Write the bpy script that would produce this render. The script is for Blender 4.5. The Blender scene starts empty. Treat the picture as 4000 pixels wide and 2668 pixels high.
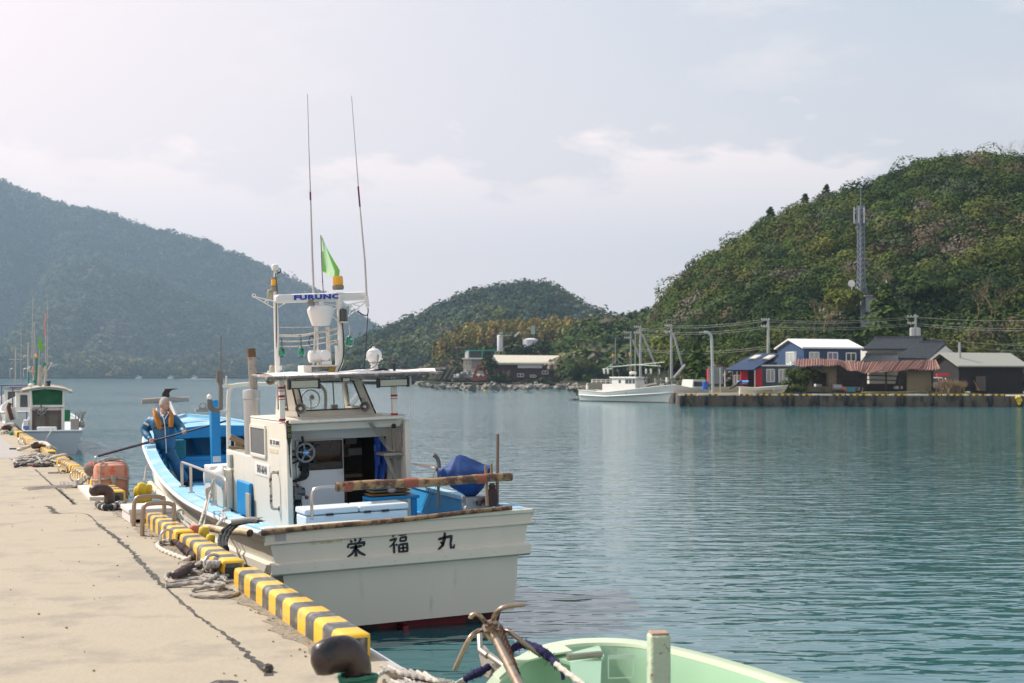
import bpy, math, random
import numpy as np
from mathutils import Vector, Matrix, Euler
R_ = math.radians
C = bpy.context.scene.collection
SC = bpy.context.scene
random.seed(7); rng = np.random.default_rng(7)
# ---------------------------------------------------------------- camera
F_PX, CX, CY, YH, H, ZQ = 5555., 2000., 1334., 1468., 2.9, 1.05     # focal length and horizon measured on the 4000 px photograph
TH = math.atan(2284/F_PX); PT = math.atan((YH-CY)/F_PX)
cam = bpy.data.cameras.new('camera'); camo = bpy.data.objects.new('camera', cam); C.objects.link(camo)
camo.location = (0, 0, H); camo.rotation_euler = (R_(90)+PT, 0, -TH)
cam.sensor_width = 36.; cam.lens = 36.*F_PX/4000.; cam.clip_start = .1; cam.clip_end = 20000
cam.dof.use_dof = True; cam.dof.focus_distance = 17.5; cam.dof.aperture_fstop = 3.6
SC.camera = camo
# ---------------------------------------------------------------- sun, sky, exposure
SUN_AZ, SUN_EL = R_(45), R_(46)                                     # 45 degrees left of the quay's direction (+Y)
sd = Vector((-math.sin(SUN_AZ)*math.cos(SUN_EL), math.cos(SUN_AZ)*math.cos(SUN_EL), math.sin(SUN_EL)))
sl = bpy.data.lights.new('sun', 'SUN'); sl.energy = 4.7; sl.angle = R_(.5); sl.color = (1, .93, .84)
so = bpy.data.objects.new('sun', sl); C.objects.link(so); so.location = (-40, 40, 60)
so.rotation_euler = sd.to_track_quat('Z', 'Y').to_euler()
SC.view_settings.view_transform = 'Standard'; SC.view_settings.look = 'None'
SC.view_settings.exposure = 0.26; SC.view_settings.gamma = 1
SC.cycles.max_bounces = 5; SC.cycles.volume_bounces = 0; SC.cycles.transparent_max_bounces = 6
SC.cycles.diffuse_bounces = 2; SC.cycles.glossy_bounces = 3; SC.cycles.transmission_bounces = 4
SC.cycles.caustics_reflective = False; SC.cycles.caustics_refractive = False
W = bpy.data.worlds.new('World'); SC.world = W; W.use_nodes = True
def nd(nt, t, **k):
    n = nt.nodes.new(t)
    for a, b in k.items():
        if a[0] == '_': n.inputs[int(a[1:])].default_value = b
        else: setattr(n, a, b)
    return n
def world():
    nt = W.node_tree; nt.nodes.clear(); L = nt.links.new
    out = nd(nt, 'ShaderNodeOutputWorld'); bg = nd(nt, 'ShaderNodeBackground'); bg.inputs[1].default_value = .1
    L(bg.outputs[0], out.inputs[0])
    sky = nd(nt, 'ShaderNodeTexSky', sky_type='NISHITA', sun_disc=False, sun_elevation=SUN_EL, sun_rotation=-SUN_AZ,
             air_density=1.1, dust_density=1.5, ozone_density=1.2)
    tc = nd(nt, 'ShaderNodeTexCoord'); sep = nd(nt, 'ShaderNodeSeparateXYZ'); L(tc.outputs['Generated'], sep.inputs[0])
    def math_(op, a, b=None, c=None, clamp=False):
        n = nd(nt, 'ShaderNodeMath', operation=op, use_clamp=clamp)
        for i, q in enumerate((a, b, c)):
            if q is None: continue
            if isinstance(q, (int, float)): n.inputs[i].default_value = q
            else: L(q, n.inputs[i])
        return n.outputs[0]
    def mixc(f, a, b):
        n = nd(nt, 'ShaderNodeMix', data_type='RGBA')
        if isinstance(f, (int, float)): n.inputs[0].default_value = f
        else: L(f, n.inputs[0])
        for i, q in ((6, a), (7, b)):
            if isinstance(q, tuple): n.inputs[i].default_value = (*q, 1)
            else: L(q, n.inputs[i])
        return n.outputs[2]
    x, y, z = sep.outputs
    # how far to the left (towards the sun) a direction looks
    lx = math_('ADD', math_('MULTIPLY', x, -math.cos(TH)), math_('MULTIPLY', y, math.sin(TH)))
    left = math_('POWER', math_('MULTIPLY_ADD', lx, 1.35, .5, clamp=True), 1.5)
    hz = mixc(left, (7.8, 6.95, 6.85), (9.9, 8.2, 7.95))           # thin high haze, warmer towards the sun
    up = mixc(left, (4.9, 5.75, 6.5), (10.5, 8.8, 8.7))
    zz = nd(nt, 'ShaderNodeMapRange', interpolation_type='SMOOTHSTEP'); L(z, zz.inputs[0])
    zz.inputs[1].default_value = .02; zz.inputs[2].default_value = .34
    veil = mixc(zz.outputs[0], hz, up)
    zz2 = nd(nt, 'ShaderNodeMapRange', interpolation_type='SMOOTHSTEP'); L(z, zz2.inputs[0])
    zz2.inputs[1].default_value = .25; zz2.inputs[2].default_value = .8; zz2.inputs[3].default_value = .95; zz2.inputs[4].default_value = .5
    base = mixc(zz2.outputs[0], sky.outputs[0], veil)
    # clouds: soft cumulus band low over the horizon
    az = math_('ARCTAN2', x, y)
    el = math_('ARCSINE', z)
    cmb = nd(nt, 'ShaderNodeCombineXYZ'); L(math_('MULTIPLY', az, 7.), cmb.inputs[0]); L(math_('MULTIPLY', el, 17.), cmb.inputs[1])
    n1 = nd(nt, 'ShaderNodeTexNoise'); n1.inputs['Scale'].default_value = 2.3; n1.inputs['Detail'].default_value = 7; n1.inputs['Roughness'].default_value = .56
    n1.inputs['Distortion'].default_value = .25
    L(cmb.outputs[0], n1.inputs['Vector'])
    # top edge of the band rises to the right with a hump
    def bump(c, w, a):
        return math_('MULTIPLY', math_('POWER', 2.718, math_('MULTIPLY', math_('POWER', math_('DIVIDE', math_('SUBTRACT', az, c), w), 2.), -1.)), a)
    top = math_('SUBTRACT', math_('ADD', bump(TH+.145, .06, .022), .125), math_('ADD', bump(TH-.17, .025, .03), math_('ADD', bump(TH+.0, .03, .014), bump(TH+.36, .08, .05))))
    top = math_('ADD', top, .03)
    above = math_('SUBTRACT', top, el)
    nn = math_('MULTIPLY_ADD', n1.outputs[0], .14, -.07)
    edge = math_('MULTIPLY', math_('ADD', above, nn), 45., clamp=True)
    low = math_('MULTIPLY', math_('SUBTRACT', el, .085), 14., clamp=True)
    cl = math_('MULTIPLY', edge, low)
    # wisps higher up at the right
    n2 = nd(nt, 'ShaderNodeTexNoise'); n2.inputs['Scale'].default_value = .9; n2.inputs['Detail'].default_value = 6; n2.inputs['Roughness'].default_value = .6
    L(cmb.outputs[0], n2.inputs['Vector'])
    ramp = nd(nt, 'ShaderNodeMapRange'); L(n2.outputs[0], ramp.inputs[0]); ramp.inputs[1].default_value = .52; ramp.inputs[2].default_value = .75
    wis = math_('MULTIPLY', math_('MULTIPLY', ramp.outputs[0], math_('SUBTRACT', 1.05, left, clamp=True)), math_('MULTIPLY', math_('SUBTRACT', el, .12), 9., clamp=True))
    f = math_('MULTIPLY_ADD', cl, .9, math_('MULTIPLY', wis, .55), clamp=True)
    cc = mixc(left, (10.1, 8.7, 8.4), (11.0, 9.1, 8.6))
    fin = mixc(f, base, cc)
    L(fin, bg.inputs[0])
world()
# ---------------------------------------------------------------- pixel (4000 px photograph) -> point in the world
def _r(x, y):
    f = Vector((math.sin(TH)*math.cos(PT), math.cos(TH)*math.cos(PT), math.sin(PT)))
    r = Vector((math.cos(TH), -math.sin(TH), 0)); u = r.cross(f)
    return f + r*((x-CX)/F_PX) + u*(-(y-CY)/F_PX)
E0 = Vector((0, 0, H))
def az(x, y, z=0.): d = _r(x, y); return E0 + d*((z-H)/d.z)
def ay(x, y, Y): d = _r(x, y); return E0 + d*(Y/d.y)
def ax(x, y, X): d = _r(x, y); return E0 + d*(X/d.x)
def ad(x, y, D):
    d = _r(x, y); return E0 + d*(D/(d.x*math.sin(TH)+d.y*math.cos(TH)))
def pol(px, D, z):                                                  # ground-plan point: bearing of a pixel column, distance D
    u = (px-CX)/F_PX
    return Vector((math.sin(TH)*D+math.cos(TH)*u*D, math.cos(TH)*D-math.sin(TH)*u*D, z))
BO = Vector((5.07, 15.5, 0)); HEEL = R_(-1.8)
BM = Matrix.Translation(BO) @ Euler((0, HEEL, 0)).to_matrix().to_4x4()
BI = BM.inverted()
def _bl(x, y, ax_, v):
    o = BI @ E0; d = BI.to_3x3() @ _r(x, y); return o + d*((v-o[ax_])/d[ax_])
def bx(x, y, v): return _bl(x, y, 0, v)
def by(x, y, v): return _bl(x, y, 1, v)
def bz(x, y, v): return _bl(x, y, 2, v)
# ---------------------------------------------------------------- materials
_m = {}
def mat(name, col=(.5, .5, .5), rough=.5, metal=0., var=.12, sc=4., bump=0., bsc=60., col2=None, lo=.52, hi=.62, sc2=2., spec=.5, stretch=None, trans=0., attr=False, coat=0.):
    if name in _m: return _m[name]
    m = bpy.data.materials.new(name); m.use_nodes = True; nt = m.node_tree; L = nt.links.new
    b = nt.nodes['Principled BSDF']; b.inputs['Roughness'].default_value = rough; b.inputs['Metallic'].default_value = metal
    b.inputs['Specular IOR Level'].default_value = spec; b.inputs['Coat Weight'].default_value = coat
    tc = nd(nt, 'ShaderNodeTexCoord'); mp = nd(nt, 'ShaderNodeMapping'); L(tc.outputs['Object'], mp.inputs[0])
    if stretch: mp.inputs['Scale'].default_value = stretch
    def noise(s, d=5, r=.6):
        n = nd(nt, 'ShaderNodeTexNoise'); n.inputs['Scale'].default_value = s; n.inputs['Detail'].default_value = d; n.inputs['Roughness'].default_value = r
        L(mp.outputs[0], n.inputs['Vector']); return n.outputs[0]
    def mix(f, a, c, bt='MIX'):
        n = nd(nt, 'ShaderNodeMix', data_type='RGBA', blend_type=bt)
        if isinstance(f, float): n.inputs[0].default_value = f
        else: L(f, n.inputs[0])
        for i, q in ((6, a), (7, c)):
            if isinstance(q, tuple): n.inputs[i].default_value = (*q, 1)
            else: L(q, n.inputs[i])
        return n.outputs[2]
    if attr:
        a = nd(nt, 'ShaderNodeAttribute', attribute_name='Col'); base = a.outputs[0]
    else:
        base = tuple(col)
    if not attr and var > 0:
        base = mix(noise(sc), tuple(max(0, c*(1-var)) for c in col), tuple(min(1, c*(1+var)) for c in col))
    if col2:
        mr = nd(nt, 'ShaderNodeMapRange', interpolation_type='SMOOTHSTEP'); L(noise(sc2, 8, .65), mr.inputs[0]); mr.inputs[1].default_value = lo; mr.inputs[2].default_value = hi
        base = mix(mr.outputs[0], base, tuple(col2))
    if isinstance(base, tuple): b.inputs['Base Color'].default_value = (*base, 1)
    else: L(base, b.inputs['Base Color'])
    if bump > 0:
        bn = nd(nt, 'ShaderNodeBump'); bn.inputs['Strength'].default_value = bump; bn.inputs['Distance'].default_value = .02
        L(noise(bsc, 4), bn.inputs['Height']); L(bn.outputs[0], b.inputs['Normal'])
    if trans > 0:
        t = nd(nt, 'ShaderNodeBsdfTranslucent'); ms = nd(nt, 'ShaderNodeMixShader'); ms.inputs[0].default_value = trans
        if isinstance(base, tuple): t.inputs[0].default_value = (*base, 1)
        else: L(base, t.inputs[0])
        L(b.outputs[0], ms.inputs[1]); L(t.outputs[0], ms.inputs[2]); L(ms.outputs[0], nt.nodes['Material Output'].inputs[0])
    _m[name] = m; return m
def glassmat(name, tint=(.9, .95, .95), a=.75, rough=.05):
    if name in _m: return _m[name]
    m = bpy.data.materials.new(name); m.use_nodes = True; nt = m.node_tree; L = nt.links.new
    o = nt.nodes['Material Output']; nt.nodes.remove(nt.nodes['Principled BSDF'])
    t = nd(nt, 'ShaderNodeBsdfTransparent'); t.inputs[0].default_value = (*tint, 1)
    g = nd(nt, 'ShaderNodeBsdfGlossy'); g.inputs['Roughness'].default_value = rough
    fr = nd(nt, 'ShaderNodeFresnel'); fr.inputs[0].default_value = 1.5
    s = nd(nt, 'ShaderNodeMixShader'); L(fr.outputs[0], s.inputs[0]); L(t.outputs[0], s.inputs[1]); L(g.outputs[0], s.inputs[2]); L(s.outputs[0], o.inputs[0])
    _m[name] = m; return m
# ---------------------------------------------------------------- mesh builder
def V3(p): return p if isinstance(p, Vector) else Vector(p)
def frames(P):
    P = [V3(p) for p in P]; n = len(P); T = []
    for i in range(n):
        t = P[min(i+1, n-1)] - P[max(i-1, 0)]
        T.append(t.normalized() if t.length > 1e-9 else Vector((0, 0, 1)))
    a = Vector((0, 0, 1)) if abs(T[0].z) < .9 else Vector((1, 0, 0))
    N = [(a - T[0]*a.dot(T[0])).normalized()]
    for i in range(1, n):
        q = N[-1] - T[i]*N[-1].dot(T[i]); N.append(q.normalized() if q.length > 1e-9 else N[-1])
    return P, T, N
def spline(P, step=.05, closed=False):
    P = [V3(p) for p in P]; out = []; n = len(P)
    for i in range(n if closed else n-1):
        g = (lambda k: P[k % n]) if closed else (lambda k: P[min(max(k, 0), n-1)])
        p0, p1, p2, p3 = g(i-1), g(i), g(i+1), g(i+2)
        m = max(2, int((p2-p1).length/step))
        for j in range(m):
            t = j/m
            out.append(.5*((2*p1)+(p2-p0)*t+(2*p0-5*p1+4*p2-p3)*t*t+(3*p1-p0-3*p2+p3)*t**3))
    out.append(P[0] if closed else P[-1]); return out
class MB:
    def __init__(s): s.v = []; s.f = []; s.m = []
    def add(s, vs, fs, m=0):
        o = len(s.v); s.v += [tuple(v) for v in vs]; s.f += [tuple(i+o for i in f) for f in fs]; s.m += [m]*len(fs); return s
    def box(s, c, d, rot=None, m=0):
        c = V3(c); h = Vector(d)*.5; Q = Euler(rot).to_matrix() if rot else None; vs = []
        for z in (-1, 1):
            for x, y in ((-1, -1), (1, -1), (1, 1), (-1, 1)):
                p = Vector((x*h.x, y*h.y, z*h.z)); vs.append(c + (Q @ p if Q else p))
        return s.add(vs, [(3, 2, 1, 0), (4, 5, 6, 7), (0, 1, 5, 4), (1, 2, 6, 5), (2, 3, 7, 6), (3, 0, 4, 7)], m)
    def box2(s, a, b, m=0):
        a, b = V3(a), V3(b); return s.box((a+b)/2, [abs(b[i]-a[i]) for i in range(3)], None, m)
    def bar(s, a, b, w, h, m=0, up=(0, 0, 1)):
        a, b = V3(a), V3(b); t = (b-a).normalized(); u = V3(up); x = t.cross(u)
        if x.length < 1e-4: x = t.cross(Vector((1, 0, 0)))
        x.normalize(); y = x.cross(t); vs = [p + x*i*w/2 + y*j*h/2 for p in (a, b) for i, j in ((-1, -1), (1, -1), (1, 1), (-1, 1))]
        return s.add(vs, [(3, 2, 1, 0), (4, 5, 6, 7), (0, 1, 5, 4), (1, 2, 6, 5), (2, 3, 7, 6), (3, 0, 4, 7)], m)
    def tube(s, P, r, n=8, m=0, caps=True, tw=None):
        P, T, N = frames(P); k = len(P); rr = r if isinstance(r, (list, tuple)) else [r]*k; vs = []; S = 0.
        for i in range(k):
            if i: S += (P[i]-P[i-1]).length
            B = T[i].cross(N[i])
            for j in range(n):
                a = 2*math.pi*j/n; q = rr[i]
                if tw: q *= 1 + tw[1]*math.cos(3*a + S*tw[0])
                vs.append(P[i] + (N[i]*math.cos(a)+B*math.sin(a))*q)
        fs = [(i*n+j, i*n+(j+1) % n, (i+1)*n+(j+1) % n, (i+1)*n+j) for i in range(k-1) for j in range(n)]
        if caps: fs += [tuple(range(n-1, -1, -1)), tuple((k-1)*n+j for j in range(n))]
        return s.add(vs, fs, m)
    def rope(s, P, r, m=0, step=None, closed=False):
        P = spline(P, step or r*.9, closed); return s.tube(P, r, 9, m, not closed, (2.6/r*.35, .16))
    def hose(s, P, r, m=0, n=8, step=.04): return s.tube(spline(P, step), r, n, m)
    def lathe(s, prof, c=(0, 0, 0), ax_=(0, 0, 1), n=20, m=0, caps=True):
        c = V3(c); A = V3(ax_).normalized(); X = A.orthogonal().normalized(); Y = A.cross(X); vs = []
        for r, z in prof:
            for j in range(n):
                a = 2*math.pi*j/n; vs.append(c + A*z + (X*math.cos(a)+Y*math.sin(a))*max(r, 1e-4))
        k = len(prof); fs = [(i*n+j, i*n+(j+1) % n, (i+1)*n+(j+1) % n, (i+1)*n+j) for i in range(k-1) for j in range(n)]
        if caps: fs += [tuple(range(n-1, -1, -1)), tuple((k-1)*n+j for j in range(n))]
        return s.add(vs, fs, m)
    def ball(s, c, r, n=14, m=0, ax_=(0, 0, 1)):
        r = (r, r, r) if isinstance(r, (int, float)) else r; k = n//2; c = V3(c); vs = []; A = V3(ax_).to_track_quat('Z', 'Y').to_matrix()
        for i in range(k+1):
            t = math.pi*i/k
            for j in range(n):
                a = 2*math.pi*j/n; vs.append(c + A @ Vector((r[0]*math.sin(t)*math.cos(a), r[1]*math.sin(t)*math.sin(a), -r[2]*math.cos(t))))
        return s.add(vs, [(i*n+j, i*n+(j+1) % n, (i+1)*n+(j+1) % n, (i+1)*n+j) for i in range(k) for j in range(n)], m)
    def prism(s, poly, vec, m=0):
        P = [V3(p) for p in poly]; v = V3(vec); n = len(P)
        return s.add(P+[p+v for p in P], [tuple(range(n-1, -1, -1)), tuple(range(n, 2*n))]+[(i, (i+1) % n, n+(i+1) % n, n+i) for i in range(n)], m)
    def quad(s, a, b, c, d, m=0): return s.add([V3(a), V3(b), V3(c), V3(d)], [(0, 1, 2, 3)], m)
    def loft(s, secs, m=0, closed=False, caps=False):
        n = len(secs[0]); vs = [p for q in secs for p in q]; k = len(secs); w = n if closed else n-1
        fs = [(i*n+j, i*n+(j+1) % n, (i+1)*n+(j+1) % n, (i+1)*n+j) for i in range(k-1) for j in range(w)]
        if caps: fs += [tuple(range(n-1, -1, -1)), tuple((k-1)*n+j for j in range(n))]
        return s.add(vs, fs, m)
    def frame(s, a, b, c, d, w, t, m=0):                             # window frame round the quad a b c d
        P = [V3(q) for q in (a, b, c, d)]
        for i in range(4): s.bar(P[i], P[(i+1) % 4], t, w, m, up=(P[(i+2) % 4]-P[(i+1) % 4]).normalized())
        return s
    def build(s, name, mats, parent=None, smooth=True, bevel=0., ang=.7, at=None, recalc=True):
        me = bpy.data.meshes.new(name); v = s.v
        if at is not None: at = V3(at); v = [(a-at.x, b-at.y, c-at.z) for a, b, c in v]
        me.from_pydata(v, [], s.f); mats = mats if isinstance(mats, (list, tuple)) else [mats]
        for q in mats: me.materials.append(q)
        me.polygons.foreach_set('material_index', s.m)
        if recalc:
            import bmesh
            bm = bmesh.new(); bm.from_mesh(me); bmesh.ops.recalc_face_normals(bm, faces=bm.faces); bm.to_mesh(me); bm.free()
        if smooth:
            me.polygons.foreach_set('use_smooth', [True]*len(me.polygons)); me.set_sharp_from_angle(angle=ang)
        o = bpy.data.objects.new(name, me); C.objects.link(o)
        if at is not None: o.location = at
        if parent: o.parent = parent
        if bevel:
            b = o.modifiers.new('bevel', 'BEVEL'); b.width = bevel; b.segments = 2; b.limit_method = 'ANGLE'; b.angle_limit = R_(40)
        return o
def tag(o, label, cat, group=None):
    o['label'] = label; o['category'] = cat
    if group: o['group'] = group
    return o
def thing(name, label, cat, group=None, loc=(0, 0, 0), rot=(0, 0, 0)):
    o = bpy.data.objects.new(name, None); C.objects.link(o); o.location = loc; o.rotation_euler = rot; o.empty_display_size = .2
    return tag(o, label, cat, group)
def onboat(o): o.location = BO; o.rotation_euler = (0, HEEL, 0); return o
def struct(o, kind='structure'): o['kind'] = kind; return o
def kids(o): return [c for c in bpy.data.objects if c.parent == o]
def dup(root, loc, rotz=None, label=None, scale=None):
    def cp(o, par):
        c = o.copy(); C.objects.link(c); c.parent = par
        for q in kids(o): cp(q, c)
        return c
    r = cp(root, None); r.location = loc
    if rotz is not None: r.rotation_euler = (0, 0, rotz)
    if scale: r.scale = scale if isinstance(scale, tuple) else (scale,)*3
    if label: r['label'] = label
    return r
def text(name, s, size, m, parent=None, loc=(0, 0, 0), rot=(0, 0, 0), bold=0., sx=1., shear=0., ext=.002, sp=1., scz=1.):
    cu = bpy.data.curves.new(name, 'FONT'); cu.body = s; cu.size = size; cu.offset = bold; cu.extrude = ext; cu.shear = shear; cu.align_x = 'CENTER'; cu.align_y = 'CENTER'; cu.space_character = sp
    cu.resolution_u = 3
    t = bpy.data.objects.new(name+'_curve', cu); C.objects.link(t); bpy.context.view_layer.update()
    me = bpy.data.meshes.new_from_object(t.evaluated_get(bpy.context.evaluated_depsgraph_get())); bpy.data.objects.remove(t)
    me.transform(Matrix.Diagonal((sx, scz, 1, 1))); me.materials.clear(); me.materials.append(m); me.name = name
    o = bpy.data.objects.new(name, me); C.objects.link(o); o.location = loc; o.rotation_euler = rot
    if parent: o.parent = parent
    return o
def qmesh(name, V, Cl, m, parent=None, sm=None):                     # V (n,4,3) free quads with a colour each
    n = len(V); me = bpy.data.meshes.new(name); me.vertices.add(4*n); me.vertices.foreach_set('co', V.astype(np.float32).ravel())
    me.loops.add(4*n); me.loops.foreach_set('vertex_index', np.arange(4*n, dtype=np.int32))
    me.polygons.add(n); me.polygons.foreach_set('loop_start', np.arange(0, 4*n, 4, dtype=np.int32))
    a = me.attributes.new('Col', 'FLOAT_COLOR', 'POINT'); cc = np.ones((n, 4, 4), np.float32); cc[:, :, :3] = Cl[:, None, :]; a.data.foreach_set('color', cc.ravel())
    me.materials.append(m); me.update(); o = bpy.data.objects.new(name, me); C.objects.link(o)
    if parent: o.parent = parent
    return o
def leafquads(P, Nn, size, jit=.6, asp=1.3):                         # quads centred on P facing Nn with jitter
    n = len(P); N = Nn + rng.normal(0, jit, (n, 3)); N /= np.linalg.norm(N, axis=1)[:, None]+1e-9
    A = rng.normal(0, 1, (n, 3)); T = np.cross(N, A); T /= np.linalg.norm(T, axis=1)[:, None]+1e-9; B = np.cross(N, T)
    s = (size*rng.uniform(.6, 1.4, n))[:, None]*.5; t = T*s*asp; b = B*s
    return np.stack([P-t-b*.6, P+t*.2-b, P+t+b*.6, P-t*.2+b], 1)
WHITE = mat('white paint', (.80, .78, .72), .35, var=.05, col2=(.55, .50, .42), lo=.62, hi=.8, sc2=2.5)
CREAM = mat('cream gelcoat', (.72, .68, .58), .4, var=.08, col2=(.48, .40, .29), lo=.57, hi=.8, sc2=5, stretch=(1.6, 1.6, .25))
STEEL = mat('stainless steel', (.55, .52, .48), .3, 1., var=.15, sc=8, col2=(.30, .22, .15), lo=.6, hi=.75, sc2=9)
ALU = mat('aluminium', (.72, .72, .70), .45, .85, var=.08)
BLACK = mat('black plastic', (.018, .018, .02), .5, var=.2)
RUBBER = mat('black rubber', (.025, .025, .027), .8, var=.3)
DARK = mat('dark opening', (.02, .022, .025), .8, var=.3)
BLUE = mat('blue deck paint', (.004, .225, .50), .5, var=.12, sc=3, col2=(.02, .28, .55), lo=.5, hi=.7, bump=.15, bsc=40)
LBLUE = mat('pale blue deck paint', (.24, .50, .68), .6, var=.15, sc=9, col2=(.46, .60, .68), lo=.45, hi=.68, bump=.2, bsc=40)
RUST = mat('rusty iron', (.10, .05, .035), .75, .3, var=.3, sc=9, col2=(.22, .08, .035), lo=.48, hi=.6, sc2=6, bump=.4, bsc=50)
ORANGE = mat('amber lens', (.95, .45, .01), .25, var=.08, coat=.4)
YELL = mat('yellow float plastic', (.72, .52, .035), .5, var=.15, sc=5, col2=(.55, .42, .1), lo=.55, hi=.75)
ROPE = mat('grey rope', (.40, .37, .33), .95, var=.3, sc=20, bump=.6, bsc=150)
ROPEW = mat('white rope', (.62, .58, .50), .95, var=.2, sc=20, bump=.6, bsc=150)
ROPEK = mat('black rope', (.035, .038, .04), .9, var=.5, sc=30, bump=.6, bsc=150, col2=(.35, .35, .34), lo=.6, hi=.7, sc2=25)
ROPEP = mat('purple brown matted rope', (.13, .095, .095), 1., var=.4, sc=30, bump=1., bsc=120)
ROPEG = mat('green rope', (.04, .20, .13), .9, var=.3, sc=20, bump=.6, bsc=150)
GREENB = mat('green glass float', (.0, .22, .13), .25, var=.15, coat=.5)
BAMBOO = mat('dry bamboo', (.36, .23, .11), .55, var=.3, sc=6, col2=(.11, .055, .03), lo=.44, hi=.56, sc2=9, stretch=(1, 1, 1))
BAMBOOP = mat('pale bamboo', (.55, .43, .27), .55, var=.25, sc=5, col2=(.28, .18, .09), lo=.52, hi=.7, sc2=3)
WOODG = mat('weathered grey wood', (.33, .30, .26), .85, var=.3, sc=10, bump=.4, bsc=40, stretch=(4, 4, 1))
# ================================================================ water
def make_water():
    m = bpy.data.materials.new('harbour water'); m.use_nodes = True; nt = m.node_tree; L = nt.links.new
    b = nt.nodes['Principled BSDF']; b.inputs['Base Color'].default_value = (.020, .112, .125, 1); b.inputs['Roughness'].default_value = .06
    b.inputs['IOR'].default_value = 1.75; b.inputs['Specular IOR Level'].default_value = .5
    tc = nd(nt, 'ShaderNodeTexCoord'); rt = nd(nt, 'ShaderNodeMapping'); L(tc.outputs['Object'], rt.inputs[0]); rt.inputs['Rotation'].default_value = (0, 0, R_(20))
    def noise(s, st, d=3, r=.5, dist=0.):
        mp = nd(nt, 'ShaderNodeMapping'); mp.inputs['Scale'].default_value = st; L(rt.outputs[0], mp.inputs[0])
        n = nd(nt, 'ShaderNodeTexNoise'); n.inputs['Scale'].default_value = s; n.inputs['Detail'].default_value = d; n.inputs['Roughness'].default_value = r; n.inputs['Distortion'].default_value = dist
        L(mp.outputs[0], n.inputs['Vector']); return n.outputs[0]
    n1 = noise(2.5, (.42, 1, 1), 2, .45, .3); n2 = noise(.5, (.7, 1, 1), 3, .5); n3 = noise(5., (.7, 1, 1), 2, .4)
    big = noise(.03, (1, 1, 1), 3, .5)                            # calmer and more ruffled patches of wind
    mr = nd(nt, 'ShaderNodeMapRange'); L(big, mr.inputs[0]); mr.inputs[1].default_value = .38; mr.inputs[2].default_value = .62; mr.inputs[3].default_value = .65; mr.inputs[4].default_value = 1.25
    def mul(a, k):
        n = nd(nt, 'ShaderNodeMath', operation='MULTIPLY'); L(a, n.inputs[0])
        if isinstance(k, float): n.inputs[1].default_value = k
        else: L(k, n.inputs[1])
        return n.outputs[0]
    def add(a, c):
        n = nd(nt, 'ShaderNodeMath', operation='ADD'); L(a, n.inputs[0]); L(c, n.inputs[1]); return n.outputs[0]
    h = mul(add(add(mul(n1, .105), mul(n2, .08)), mul(n3, .018)), mr.outputs[0])
    bn = nd(nt, 'ShaderNodeBump'); bn.inputs['Strength'].default_value = 1.; bn.inputs['Distance'].default_value = .5
    L(h, bn.inputs['Height']); L(bn.outputs[0], b.inputs['Normal'])
    sy = nd(nt, 'ShaderNodeSeparateXYZ'); L(tc.outputs['Object'], sy.inputs[0]); rr = nd(nt, 'ShaderNodeMapRange'); L(sy.outputs[1], rr.inputs[0])   # more wind ruffle farther out in the bay
    rr.inputs[1].default_value = 25; rr.inputs[2].default_value = 110; rr.inputs[3].default_value = .05; rr.inputs[4].default_value = .12; L(rr.outputs[0], b.inputs['Roughness'])
    r2 = nd(nt, 'ShaderNodeMapRange'); L(sy.outputs[1], r2.inputs[0]); r2.inputs[1].default_value = 20; r2.inputs[2].default_value = 80; r2.inputs[3].default_value = 1.; r2.inputs[4].default_value = 1.15; L(mul(h, r2.outputs[0]), bn.inputs['Height'])
    mb = MB(); mb.quad((-3000, -200, 0), (6000, -200, 0), (6000, 6000, 0), (-3000, 6000, 0))
    struct(mb.build('water', m, smooth=False, recalc=False))
make_water()
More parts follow.
